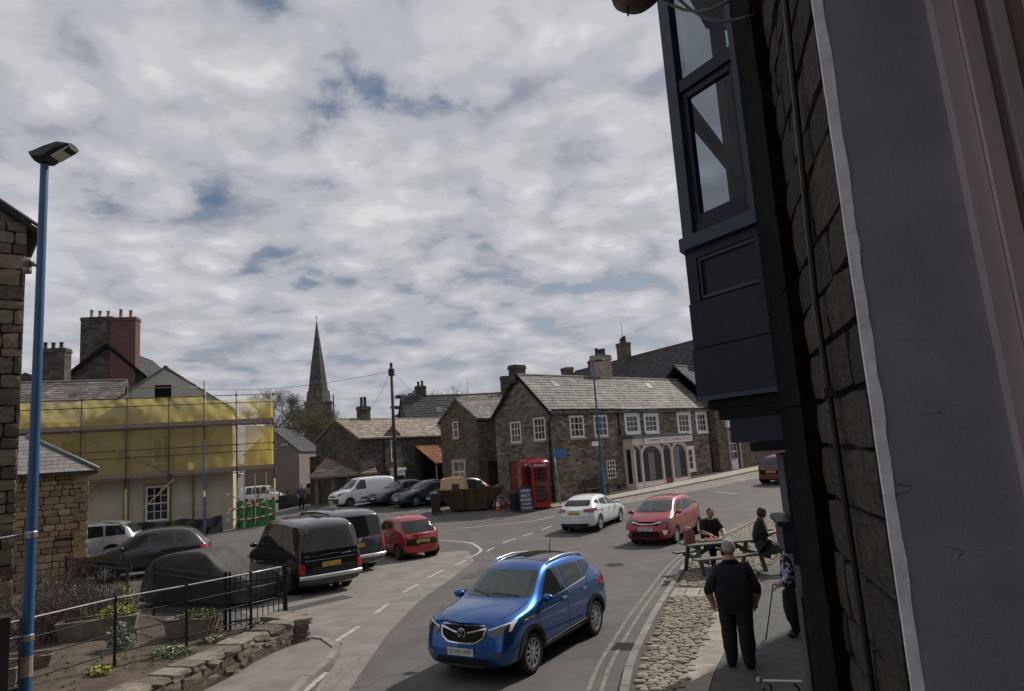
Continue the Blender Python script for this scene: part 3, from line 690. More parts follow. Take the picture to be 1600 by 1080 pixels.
# ------------------------------------------------------------------ vehicles: smooth lofted body + glass, lamps, seams fitted to its surface (x = forward)
def eval_mesh(o):
    dg = bpy.context.evaluated_depsgraph_get(); dg.update()
    me = bpy.data.meshes.new_from_object(o.evaluated_get(dg)); bpy.data.objects.remove(o); return me
def car_body(p):
    L, W, H = p['L'], p['W'], p['H']; F, R = L / 2, -L / 2; w = W / 2; zf = p.get('zf', .2)
    xc, xr, xq, xt, tz = p['cowl'], p['rf'], p['rr'], p['tail'], p['tz']; nose, hood = p['nose'], p['hood']; b0, b1 = p['b0'], p['b1']
    Hr = p.get('Hr', H - .05); rw = p.get('roofw', .68); van = p.get('van', False); lw = p.get('low', .97)
    xm = (xr + xq) / 2; hm = (F - .25 + xc) / 2
    S = [  # xl, xb, xt, wl, wm, wb, wt, zm, zb, zt
        (F - .02, F - .10, F - .15, .76, .82, .78, .58, .50, nose - .17, nose - .07),
        (F - .16, F - .24, F - .27, .96, .985, .95, .74, .55, nose - .05, nose + .02),
        (hm, hm, hm, lw, 1.0, .975, .79, .60, nose * .5 + b0 * .5 - .02, nose * .45 + hood * .55 + .02),
        (xc, xc, xc + .02, lw, 1.0, .97, .80, .62, b0, hood),
        (xr + .35 * (xc - xr), xr + .35 * (xc - xr), xr, lw, 1.0, .965, rw, .62, b0 + .02, H - .045),
        (xm, xm, xm, lw, 1.0, .965, rw + .015, .62, b0 * .5 + b1 * .5, H),
        (xq, xq, xq, lw, 1.0, .96, rw - .01, .62, b1, Hr)]
    if van:
        S += [(R + .22, R + .20, R + .13, .97, 1.0, .965, rw - .03, .62, b1, Hr - .16), (R + .05, R + .07, R + .09, .93, .955, .93, .84, .60, b1 - .02, tz)]
    else:
        S += [(R + .26, xt * .6 + (R + .1) * .4 + .04, xt, .97, .985, .93, .73, .62, b1 - .06, tz), (R + .02, R + .07, R + .11, .78, .84, .80, .60, .55, tz - .26, tz - .13)]
    bm = bmesh.new(); G = []
    for i, (xl, xb, xtp, wl_, wm, wb, wt, zm, zb, zt) in enumerate(S):
        cr = .045 if 3 < i < 7 else .03
        fz = zf + (.06 if i in (0, len(S) - 1) else 0)
        half = [(xl, wl_ * w * .86, fz), (xl, wl_ * w, fz + .13), (xl if i else xl + .02, wm * w, zm), (xb, wb * w, zb), (xtp, wt * w, zt), (xtp + (.06 if i in (0, 3) else (-.04 if i >= 7 else 0)), wt * w * .5, zt + cr)]
        cen_t = (xtp + (.09 if i in (0, 3, 4) else (-.05 if i >= 7 else 0)), 0, zt + cr * 1.25); cen_b = (xl, 0, fz)
        row = [bm.verts.new(cen_b)] + [bm.verts.new(q) for q in half] + [bm.verts.new(cen_t)] + [bm.verts.new((q[0], -q[1], q[2])) for q in reversed(half)]
        G.append(row)
    n = len(G[0])
    for i in range(len(G) - 1):
        for j in range(n):
            k = (j + 1) % n; bm.faces.new((G[i][j], G[i + 1][j], G[i + 1][k], G[i][k]))
    for i, sg, bul in ((0, 1, .06), (len(G) - 1, -1, .05)):
        g = G[i]; mid = []
        for j in range(1, 7):
            a = g[j].co; b = g[n - j].co; mid.append(bm.verts.new(((a.x + b.x) / 2 + sg * bul, 0, a.z)))
        for j in range(1, 6):
            f1 = (g[j], g[j + 1], mid[j], mid[j - 1]); f2 = (mid[j - 1], mid[j], g[n - j - 1], g[n - j])
            for f in (f1, f2): bm.faces.new(f if sg > 0 else tuple(reversed(f)))
        for f in ((g[0], g[1], mid[0]), (g[0], mid[0], g[n - 1]), (g[6], g[7], mid[5]), (mid[5], g[7], g[n - 6])):
            try: bm.faces.new(f)
            except ValueError: pass
    bmesh.ops.recalc_face_normals(bm, faces=bm.faces)
    cl = bm.edges.layers.float.new('crease_edge')
    idx = {}
    for i, r in enumerate(G):
        for j, v in enumerate(r): idx[v] = (i, j)
    for e in bm.edges:
        a, b = idx.get(e.verts[0]), idx.get(e.verts[1])
        if a and b and a[1] == b[1] and a[1] in (4, n - 4): e[cl] = p.get('crease', .35)
        if a and b and a[1] == b[1] and a[1] in (5, n - 5) and 3 <= min(a[0], b[0]) and max(a[0], b[0]) <= 7: e[cl] = .3
        if a and b and a[0] == b[0] and a[0] in (3, 4) and 5 <= a[1] <= n - 5 and 5 <= b[1] <= n - 5: e[cl] = .35
        if van and a and b and a[0] == b[0] and a[0] in (7, 8): e[cl] = .45
    me = bpy.data.meshes.new('body'); bm.to_mesh(me); bm.free()
    o = bpy.data.objects.new('body', me); COL.objects.link(o)
    md = o.modifiers.new('s', 'SUBSURF'); md.levels = md.render_levels = 3
    return eval_mesh(o)
class Fit:
    """lays patches on a body surface"""
    def __init__(s, me):
        s.t = BVHTree.FromPolygons([v.co.copy() for v in me.vertices], [tuple(p.vertices) for p in me.polygons])
    def hit(s, ax, sg, a, b, off):
        if ax == 'y': o, d = V(a, 5 * sg, b), V(0, -sg, 0)
        elif ax == 'x': o, d = V(5 * sg, a, b), V(-sg, 0, 0)
        else: o, d = V(a, b, 5), V(0, 0, -1)
        h, n, _, _ = s.t.ray_cast(o, d)
        if h is None:
            q = V(a, .8 * sg, b) if ax == 'y' else V(2 * sg, a, b); h, n, _, _ = s.t.find_nearest(q)
        if n.dot(d) > 0: n = -n
        return h + n * off
    def patch(s, poly, ax, sg, off=.006, step=.07, r=0.0, mb=None):
        if r: poly = rounded(poly, r)
        vs, fs, _ = cdt_poly(poly, step); mb = mb or MB(); n = len(mb.v)
        mb.v += [s.hit(ax, sg, p.x, p.y, off) for p in vs]
        out = V(0, sg, 0) if ax == 'y' else (V(sg, 0, 0) if ax == 'x' else V(0, 0, 1))
        for f in fs:
            a, b, c = (mb.v[n + i] for i in f[:3]); f = [n + i for i in f]
            mb.f.append(tuple(f) if (b - a).cross(c - a).dot(out) > 0 else tuple(reversed(f))); mb.m.append(mb.mi)
        return mb
    def strip(s, path, w, ax, sg, off=.004, mb=None, step=.06):
        pts = resample([Vector(q) for q in path], step) ; pts.append(Vector(path[-1])); mb = mb or MB(); rows = []
        for i, q in enumerate(pts):
            d = pts[min(i + 1, len(pts) - 1)] - pts[max(i - 1, 0)]
            if d.length < 1e-6: d = Vector((1, 0))
            d.normalize(); nn = Vector((d.y, -d.x)) * w / 2
            a, b = q + nn, q - nn; rows.append([s.hit(ax, sg, a.x, a.y, off), s.hit(ax, sg, b.x, b.y, off)])
        mb.grid(rows); return mb
def rounded(poly, r, k=4):
    out = []; n = len(poly)
    for i in range(n):
        a, b, c = Vector(poly[i - 1]), Vector(poly[i]), Vector(poly[(i + 1) % n]); d1 = a - b; d2 = c - b
        q = min(r, d1.length * .45, d2.length * .45); p1 = b + d1.normalized() * q; p2 = b + d2.normalized() * q
        for j in range(k + 1):
            t = j / k; out.append(tuple((1 - t) ** 2 * p1 + 2 * t * (1 - t) * b + t * t * p2))
    return out
def sym(poly): return [(-a, b) for a, b in reversed(poly)]
WHEELS = {}
def wheel_mesh(r, spokes, dark):
    key = (round(r, 2), spokes, dark)
    if key in WHEELS: return WHEELS[key]
    X = Matrix.Rotation(rad(-90), 4, 'X')     # axle along y, outer side +y
    ty = MB().lathe([(r * .66, -.095), (r * .86, -.105), (r * .965, -.085), (r, -.05), (r, .05), (r * .965, .085), (r * .86, .105), (r * .66, .095), (r * .64, .06), (r * .64, -.06), (r * .66, -.095)], 28, X).mesh('tyre', 'rubber', True)
    rm = MB(); rm.lathe([(r * .645, .05), (r * .665, .098), (r * .63, .096), (r * .60, .05), (r * .58, -.03)], 28, X)
    for i in range(spokes):
        a = 2 * PI * i / spokes
        T = Matrix.Rotation(a, 4, 'Y')
        wd = .055 if spokes < 8 else .034
        rm.prism([(-wd * .7, r * .12), (wd * .7, r * .12), (wd * .55, r * .62), (-wd * .55, r * .62)], -.03, T @ Tm(0, .085, 0))
    rm.lathe([(.001, .10), (r * .12, .098), (r * .19, .09), (r * .19, .04)], 14, X)
    bk = MB(); bk.lathe([(.001, .02), (r * .61, .02)], 20, X)
    rme = rm.mesh('rim', 'alloy_dark' if dark else 'alloy'); bme = bk.mesh('brake_disc', 'arch')
    WHEELS[key] = (ty, rme, bme); return WHEELS[key]
def vehicle(name, label, loc, head, p, paintm, group=None, scale=.94, detail=2):
    root = thing(name, label, p.get('cat', 'car'), (loc[0], loc[1], gz(*loc)), head, group); root.scale = (scale,) * 3
    L, W, H = p['L'], p['W'], p['H']; F, R = L / 2, -L / 2; w = W / 2; r = p['wr']; xc, xr, xq, xt, tz = p['cowl'], p['rf'], p['rr'], p['tail'], p['tz']
    nose, hood, b0, b1 = p['nose'], p['hood'], p['b0'], p['b1']; Hr = p.get('Hr', H - .05); rw = p.get('roofw', .68); van = p.get('van', False)
    me = car_body(p); fit = Fit(me)
    ax = p['axles']
    bm = bmesh.new(); bm.from_mesh(me)
    kill = [f for f in bm.faces for x in ax if abs(f.calc_center_median().y) > .45 * w and (f.calc_center_median().x - x) ** 2 + (f.calc_center_median().z - r) ** 2 < (r + .055) ** 2]
    bmesh.ops.delete(bm, geom=list(set(kill)), context='FACES')
    for f in bm.faces: f.smooth = True
    bm.to_mesh(me); bm.free(); me.materials.clear(); me.materials.append(M[paintm]); box_uv(me)
    body = bpy.data.objects.new('body', me); COL.objects.link(body); body.parent = root
    # wheel arches: lip ring, liner
    trim = p.get('cladding', False)
    for x in ax:
        for sg in (1, -1):
            rows = []; ring = MB(); lin = MB()
            for k in range(25):
                t = rad(-14 + 208 * k / 24); r0, r1 = r + .035, r + (.115 if trim else .085)
                q = [fit.hit('y', sg, x + rr_ * math.cos(t), max(r + rr_ * math.sin(t), p.get('zf', .2) + .03), .012 if trim else .005) for rr_ in (r0, r1)]
                q0 = q[0].copy(); q0.y -= sg * .07
                rows.append([q0, q[0], q[1]])
            ring.grid(rows)
            T = Tm(x, 0, r)
            lin.grid([[T @ V((r + .05) * math.cos(t), y, (r + .05) * math.sin(t)) for t in [rad(-20 + 220 * k / 16) for k in range(17)]] for y in (sg * w * .52, sg * w * .93)])
            lin.face([T @ V((r + .05) * math.cos(t), sg * w * .52, (r + .05) * math.sin(t)) for t in [2 * PI * k / 16 for k in range(16)]])
            ring.build('wheel_arch', 'black_plastic' if trim else paintm, root, True); lin.build('arch_liner', 'arch', root)
    ty, rm, bd = wheel_mesh(r, p.get('spokes', 10), p.get('dark_rim', False))
    for x in ax:
        for sg in (1, -1):
            wobj = inst('wheel', ty, root, (x, sg * (w - .125), r), (0, 0, 0 if sg > 0 else PI)); inst('rim', rm, wobj); inst('brake_disc', bd, wobj)
    # glass
    gl = p.get('glass', 'car_glass'); zt = H - .135; bp = p['bpil']
    beltz = lambda x: b0 + (b1 - b0) * (xc - x) / max(.1, (xc - xq)) + .045
    topz = lambda x: zt + (Hr - .125 - zt) * max(0, (xr - x) / (xr - xq))
    rear_x = p.get('dlo_rear', xq - .12); cpil = p.get('cpil', None)
    panes = [[(xc - .20, beltz(xc)), (bp + .05, beltz(bp)), (bp + .05, topz(bp)), (xr - .06, topz(xr))]]
    if p.get('panel_van'): pass
    else:
        q2 = cpil if cpil is not None else rear_x
        panes.append([(bp - .05, beltz(bp)), (q2 + .02, beltz(q2) + p.get('kick', .06)), (q2 + p.get('lean', .10), topz(q2)), (bp - .05, topz(bp))])
        if cpil is not None: panes.append([(cpil - .05, beltz(cpil) + p.get('kick', .06)), (rear_x, beltz(rear_x) + p.get('kick', .06) + p.get('kick2', .0)), (rear_x + p.get('lean2', .12), topz(rear_x)), (cpil - .05 + p.get('lean', .0) * .4, topz(cpil))])
    for sg in (1, -1):
        tr = MB()
        for pl in panes:
            fit.patch(pl, 'y', sg, .006, .09, .035).build('side_window', gl, root, True)
        if p.get('chrome'):
            fit.strip([(xc - .22, beltz(xc) - .02), (bp, beltz(bp) - .02), ((q2 if not p.get('panel_van') else bp), beltz(q2) + p.get('kick', .06) - .025)], .022, 'y', sg, .009, tr); tr.build('window_trim', 'chrome', root, True)
        se = MB()
        dx = (xc - .02) if not van else xc - .05
        zb_ = .33
        fit.strip([(dx, b0 + .0), (dx + .02, .62), (dx - .06, zb_)], .012, 'y', sg, .003, se)
        fit.strip([(bp, b0 + .03), (bp, zb_)], .012, 'y', sg, .003, se)
        if not p.get('panel_van'):
            q3 = p.get('door2', rear_x + .15); fit.strip([(q3, b1 + .02), (q3 + .02, .75), (q3 + .18, .62)] if not van else [(q3, b1), (q3, zb_ + .1)], .012, 'y', sg, .003, se)
        fit.strip([(dx - .06, zb_), (ax[1] + r + .12, zb_)], .012, 'y', sg, .003, se)
        stuff(se.build('door_seams', 'arch', root))
        for hx in (bp + .14, (p.get('door2', rear_x + .15) + .16)) if not p.get('panel_van') else (bp + .14,):
            hz = b0 - .09 + (b1 - b0) * .5
            pt = fit.hit('y', sg, hx, hz, .012); MB().box(pt, (.17, .03, .028)).build('door_handle', 'chrome' if p.get('chrome') else paintm, root)
        # mirror
        mz = b0 + .11; pt = fit.hit('y', sg, xc - .22, mz - .05, 0)
        mm = MB(); mm.ball((pt.x, pt.y + sg * .13, mz), (.075, .115, .075), 6); mm.beam((pt.x - .02, pt.y - sg * .03, mz - .05), (pt.x, pt.y + sg * .08, mz - .03), .05, .04)
        mm.build('door_mirror', p.get('mirror', paintm), root, True)
        if trim or p.get('sill'):
            fit.patch([(ax[0] - r - .11, .24), (ax[0] - r - .11, .40), (ax[1] + r + .11, .40), (ax[1] + r + .11, .24)], 'y', sg, .008, .1).build('sill_cladding', 'black_plastic', root)
            if p.get('chrome'): fit.strip([(ax[0] - r - .13, .41), (ax[1] + r + .13, .45)], .02, 'y', sg, .012).build('sill_trim', 'chrome', root)
        if p.get('rails'):
            rl = MB(); y = sg * w * (rw - .03); xs = [xr - .15, xr - .3, (xr + xq) / 2, xq + .25, xq + .08]
            zz = [fit.hit('z', 1, x, y, 0).z for x in xs]; rl.tube([(xs[0], y, zz[0]), (xs[1], y, zz[1] + .05), (xs[2], y, zz[2] + .055), (xs[3], y, zz[3] + .05), (xs[4], y, zz[4])], .02, 6)
            rl.build('roof_rail', p.get('rail_mat', 'alloy'), root, True)
    ws = p.get('wsw', .80)
    fit.patch([(-ws * w, hood + .055), (ws * w, hood + .055), ((rw - .05) * w, H - .115), (-(rw - .05) * w, H - .115)], 'x', 1, .006, .1, .05).build('windscreen', 'screen_glass', root, True)
    wp = MB(); fit.strip([(.55 * w, hood + .07), (-.05 * w, hood + .10)], .018, 'x', 1, .016, wp); fit.strip([(-.1 * w, hood + .07), (-.6 * w, hood + .12)], .018, 'x', 1, .016, wp); wp.build('wiper', 'black_plastic', root)
    rwp = p.get('rear_win', [(-.66 * w, tz + .05), (.66 * w, tz + .05), ((rw - .06) * w, Hr - .10), (-(rw - .06) * w, Hr - .10)])
    if rwp: fit.patch(rwp, 'x', -1, .007, .1, p.get('rwr', .06)).build('rear_window', p.get('rear_glass', gl), root, True)
    # hood seam, bumper seam, tailgate seam
    se = MB(); hn = nose - .0
    fit.strip([(F - .26, -.70 * w), ((F + xc) / 2, -.80 * w), (xc + .06, -.79 * w)], .012, 'z', 1, .003, se); fit.strip([(F - .26, .70 * w), ((F + xc) / 2, .80 * w), (xc + .06, .79 * w)], .012, 'z', 1, .003, se)
    fit.strip([(-.78 * w, .62), (0, .60), (.78 * w, .62)], .012, 'x', -1, .004, se)
    fit.strip([(-.74 * w, .62), (-.76 * w, tz)], .012, 'x', -1, .004, se); fit.strip([(.74 * w, .62), (.76 * w, tz)], .012, 'x', -1, .004, se)
    stuff(se.build('panel_seams', 'arch', root))
    # lamps, grille, plates and marks given by the maker of this car
    for nm, poly, axn, sg, mt, off, rd, mir in p.get('bits', ()):
        poly = [(a * w, b) for a, b in poly] if axn == 'x' else poly
        for q in ([poly, sym(poly)] if mir and axn == 'x' else [poly]):
            for s2 in ((1, -1) if axn == 'y' and mir else (sg,)):
                fit.patch(q, axn, s2, off, .05, rd).build(nm, mt, root, True)
    for nm, path, wd, axn, sg, mt, off in p.get('lines', ()):
        fit.strip([(a * w, b) for a, b in path] if axn == 'x' else path, wd, axn, sg, off).build(nm, mt, root)
    for sg, z, y, mt, chars in p.get('plates', ()):
        x = max(fit.hit('x', sg, y + d, z, 0).x * sg for d in (-.22, 0, .22)) + .012
        b = MB().box((sg * x, y, z), (.012, .52, .115)).build('number_plate', mt, root)
        text('lettering', chars, .095, Tm(sg * (x + .008), y, z) @ Rz(sg * rad(90)) @ FRONT, 'ink', b, .001, .44)
    if p.get('bumper'):
        rows = []
        for k in range(13):
            y = w * .97 * (-1 + k / 6); q = fit.hit('x', -1, y * .97, .50, .0); rows.append([V(q.x - d - (.06 if abs(y) < .8 * w else .02), y, z) for d, z in ((-.02, .44), (.02, .45), (.035, .50), (.02, .55), (-.02, .56))])
        bp_ = MB(); bp_.grid(rows); bp_.build('rear_bumper', 'alloy', root, True)
    # cabin floor so that nothing is seen through the arches
    MB().bx(R + .35, F - .35, -w * .5, w * .5, .22, .5).build('underbody', 'arch', root)
    p['_fit'] = fit
    return root
FRONT_P, REAR_P = 'plate_white', 'plate_yellow'
def ell(cx_, cz_, a, b, n=16): return [(cx_ + a * math.cos(2 * PI * i / n), cz_ + b * math.sin(2 * PI * i / n)) for i in range(n)]
SUV = dict(cat='car', L=4.28, W=1.80, H=1.66, zf=.22, cowl=1.02, rf=.28, rr=-1.45, tail=-1.86, tz=1.17, nose=1.0, hood=1.13, b0=1.03, b1=1.15, Hr=1.60, roofw=.69, wr=.345, axles=(1.27, -1.28), bpil=-.12, cpil=-.98, dlo_rear=-1.42, kick=.03, kick2=.12, lean=.10, lean2=.10, spokes=10, cladding=True, chrome=True, rails=True, door2=-1.0,
    bits=[('grille', [(-.50, .88), (-.46, .74), (-.30, .66), (.30, .66), (.46, .74), (.50, .88), (.25, .915), (-.25, .915)], 'x', 1, 'arch', .012, .02, False),
          ('headlamp', [(.56, .80), (.62, .74), (.90, .80), (.985, .94), (.93, .97), (.56, .87)], 'x', 1, 'lens_clear', .010, .02, True),
          ('daytime_lamp', [(.55, .865), (.56, .845), (.90, .935), (.90, .83), (.93, .83), (.94, .965)], 'x', 1, 'lens_white', .016, .004, True),
          ('fog_lamp', [(.62, .50), (.86, .53), (.84, .47), (.66, .45)], 'x', 1, 'lens_clear', .012, .02, True),
          ('lower_grille', [(-.55, .42), (.55, .42), (.62, .33), (-.62, .33)], 'x', 1, 'arch', .01, .03, False),
          ('skid_plate', [(-.5, .32), (.5, .32), (.45, .27), (-.45, .27)], 'x', 1, 'alloy_dark', .01, .02, False),
          ('tail_lamp', [(.70, 1.10), (.97, 1.12), (.97, .96), (.74, .92)], 'x', -1, 'lens_red', .012, .03, True),
          ('tail_lamp', [(-2.0, 1.12), (-1.74, 1.14), (-1.84, .98), (-2.0, .95)], 'y', 1, 'lens_red', .012, .03, True)],
    lines=[('grille_trim', [(-.50, .885), (-.46, .735), (-.30, .655), (0, .645), (.30, .655), (.46, .735), (.50, .885)], .022, 'x', 1, 'chrome', .018),
           ('grille_bar', [(-.49, .875), (-.12, .80)], .022, 'x', 1, 'chrome', .02), ('grille_bar', [(.49, .875), (.12, .80)], .022, 'x', 1, 'chrome', .02),
           ('grille_trim', [(-.48, .915), (0, .93), (.48, .915)], .012, 'x', 1, 'chrome', .018)],
    plates=[(1, .52, 0.0, FRONT_P, 'DU67 XPF'), (-1, .75, 0, REAR_P, 'DU67 XPF')])
JAZZ = dict(cat='car', L=4.0, W=1.70, H=1.53, zf=.18, cowl=1.22, rf=.35, rr=-1.42, tail=-1.74, tz=1.08, nose=.86, hood=1.03, b0=.95, b1=1.06, roofw=.68, wr=.30, axles=(1.18, -1.32), bpil=-.05, cpil=-.95, dlo_rear=-1.35, kick2=.06, spokes=10, door2=-1.0,
    bits=[('grille', [(-.60, .78), (-.55, .70), (.55, .70), (.60, .78), (.3, .80), (-.3, .80)], 'x', 1, 'arch', .012, .02, False),
          ('headlamp', [(.55, .70), (.90, .76), (.98, .90), (.90, .90), (.58, .80)], 'x', 1, 'lens_clear', .010, .02, True),
          ('intake', [(-.55, .50), (.55, .50), (.62, .30), (-.62, .30)], 'x', 1, 'arch', .010, .03, False),
          ('fog_lamp', [(.70, .52), (.88, .55), (.86, .40), (.76, .38)], 'x', 1, 'lens_white', .012, .02, True),
          ('tail_lamp', [(.72, 1.25), (.92, 1.2), (.97, .85), (.72, .9)], 'x', -1, 'lens_red', .012, .03, True)],
    lines=[('grille_trim', [(-.62, .79), (-.3, .735), (0, .725), (.3, .735), (.62, .79)], .028, 'x', 1, 'chrome', .02)],
    plates=[(1, .58, 0.0, FRONT_P, 'YG66 VZP'), (-1, .7, 0, REAR_P, 'YG66 VZP')])
A3 = dict(cat='car', L=4.31, W=1.79, H=1.44, zf=.17, cowl=.98, rf=.12, rr=-1.30, tail=-1.84, tz=1.0, nose=.80, hood=.95, b0=.89, b1=.98, Hr=1.37, roofw=.66, wr=.32, axles=(1.28, -1.32), bpil=-.25, cpil=-1.02, dlo_rear=-1.45, kick2=.08, spokes=5, door2=-1.05,
    bits=[('tail_lamp', [(.44, .92), (.92, .96), (.985, .84), (.90, .78), (.48, .82)], 'x', -1, 'lens_dark_red', .012, .02, True),
          ('headlamp', [(.55, .64), (.92, .68), (.97, .80), (.60, .74)], 'x', 1, 'lens_clear', .01, .02, True),
          ('grille', [(-.36, .76), (.36, .76), (.28, .42), (-.28, .42)], 'x', 1, 'arch', .012, .03, False),
          ('rear_diffuser', [(-.72, .36), (.72, .36), (.66, .24), (-.66, .24)], 'x', -1, 'black_plastic', .01, .03, False)],
    plates=[(-1, .76, 0.0, REAR_P, 'YC63 KRD'), (1, .48, 0, FRONT_P, 'YC63 KRD')])
AYGO = dict(cat='car', L=3.46, W=1.62, H=1.47, zf=.17, cowl=.86, rf=.22, rr=-1.15, tail=-1.50, tz=.98, nose=.84, hood=.98, b0=.93, b1=1.06, Hr=1.42, roofw=.72, wr=.285, axles=(1.03, -1.22), bpil=-.22, dlo_rear=-1.0, spokes=10, dark_rim=True, kick=.1, lean=.12, door2=-.95,
    rear_win=[(-.60, .93), (.60, .93), (.64, 1.05), (.56, 1.34), (-.56, 1.34), (-.64, 1.05)], rwr=.08,
    bits=[('tail_lamp', [(.80, 1.12), (.90, 1.10), (.95, .78), (.84, .86)], 'x', -1, 'lens_red', .012, .02, True),
          ('bumper_insert', [(-.80, .52), (.80, .52), (.66, .72), (-.66, .72)], 'x', -1, 'arch', .010, .03, False),
          ('headlamp', [(.50, .66), (.90, .70), (.95, .84), (.60, .80)], 'x', 1, 'lens_clear', .01, .02, True)],
    plates=[(-1, .63, -.02, REAR_P, 'NU64 EZA'), (1, .46, 0, FRONT_P, 'NU64 EZA')])
T4 = dict(cat='van', van=True, L=4.70, W=1.84, H=1.94, zf=.22, cowl=1.46, rf=.80, rr=-1.9, tail=-2.28, tz=1.02, nose=.98, hood=1.14, b0=1.08, b1=1.08, Hr=1.92, roofw=.83, low=.99, crease=.15, wr=.325, axles=(1.42, -1.40), bpil=.28, cpil=-.85, dlo_rear=-2.02, kick=0, lean=0, lean2=.03, spokes=12, dark_rim=True, wsw=.86, door2=-.85,
    rear_win=[(-.80, 1.16), (.80, 1.16), (.74, 1.76), (-.74, 1.76)], rear_glass='van_glass', rwr=.08,
    bits=[('tail_lamp', [(.80, .86), (.955, .86), (.955, .62), (.80, .62)], 'x', -1, 'lens_red', .016, .01, True),
          ('headlamp', [(.52, .72), (.90, .72), (.92, .92), (.54, .92)], 'x', 1, 'lens_clear', .01, .02, True)],
    lines=[('tailgate_trim', [(-.76, .93), (.80, .93)], .02, 'x', -1, 'alloy', .014), ('badge', [(-.62, 1.03), (-.34, 1.03)], .03, 'x', -1, 'alloy', .012)],
    bumper='chrome', plates=[(-1, .80, 0.0, REAR_P, 'N453 CLA')])
T5 = dict(T4, L=4.9, W=1.9, H=1.96, Hr=1.94, cowl=1.6, rf=.95, axles=(1.55, -1.45), rr=-2.0, wr=.34, rails=True, rail_mat='black_plastic', rear_win=[(-.78, 1.14), (.78, 1.14), (.72, 1.78), (-.72, 1.78)], rear_glass='car_glass', spokes=10,
    bits=[('tail_lamp', [(.84, 1.16), (.97, 1.16), (.97, .70), (.84, .70)], 'x', -1, 'lens_red', .016, .01, True), ('headlamp', [(.55, .75), (.92, .75), (.92, .98), (.6, .98)], 'x', 1, 'lens_clear', .01, .02, True)],
    lines=[('tailgate_trim', [(-.78, 1.08), (.78, 1.08)], .014, 'x', -1, 'alloy', .014)], plates=[(-1, .86, .1, REAR_P, 'LD08 OSB')])
COMBO = dict(cat='van', van=True, L=4.35, W=1.82, H=1.84, zf=.2, cowl=1.25, rf=.55, rr=-1.8, tail=-2.1, tz=1.05, nose=.95, hood=1.12, b0=1.06, b1=1.06, Hr=1.80, roofw=.80, low=.98, crease=.2, wr=.31, axles=(1.3, -1.4), bpil=.1, dlo_rear=-1.6, spokes=6, dark_rim=True, wsw=.84, panel_van=True, kick=0, rear_win=None,
    bits=[('headlamp', [(.58, .74), (.90, .78), (.96, 1.0), (.72, .94)], 'x', 1, 'lens_clear', .01, .02, True), ('bumper', [(-.9, .62), (.9, .62), (.86, .32), (-.86, .32)], 'x', 1, 'black_plastic', .012, .03, False), ('grille', [(-.5, .78), (.5, .78), (.45, .68), (-.45, .68)], 'x', 1, 'arch', .012, .02, False),
          ('side_moulding', [(.55, .60), (.55, .50), (-1.0, .50), (-1.0, .60)], 'y', 1, 'black_plastic', .012, .01, True)],
    plates=[(1, .42, 0, FRONT_P, 'FJ62 RHK')])
HATCH = dict(A3, bits=[('headlamp', [(.50, .62), (.90, .68), (.98, .86), (.62, .76)], 'x', 1, 'lens_clear', .01, .02, True), ('intake', [(-.5, .48), (.5, .48), (.42, .28), (-.42, .28)], 'x', 1, 'arch', .01, .03, False), ('tail_lamp', [(.68, 1.0), (.93, 1.0), (.95, .76), (.7, .78)], 'x', -1, 'lens_red', .012, .02, True)], H=1.49, hood=.98, plates=[(1, .46, 0, FRONT_P, 'YD57 LNM'), (-1, .74, 0, REAR_P, 'YD57 LNM')], spokes=9, Hr=1.43)
TIGUAN = dict(SUV, chrome=False, cladding=True, rails=False, L=4.4, H=1.66, nose=.92, hood=1.08, b0=1.0, b1=1.08, cowl=.95, rf=.15, rr=-1.5, tail=-1.9, Hr=1.60, tz=1.15, spokes=10, bits=HATCH['bits'], lines=[], kick2=.08, plates=[(1, .46, 0, FRONT_P, 'AO58 WTK')])
JEEP = dict(TIGUAN, L=4.7, H=1.72, Hr=1.68, rr=-1.75, tail=-2.1, rails=True, rail_mat='black_plastic', roofw=.72, axles=(1.4, -1.35), cpil=-1.0, dlo_rear=-1.85, kick2=0)
def at_side(c, head, lat, fwd=0):
    d = V(math.cos(head), math.sin(head)); l = V(-d.y, d.x); q = Vector(c) + l * lat + d * fwd
    return (q.x, q.y)
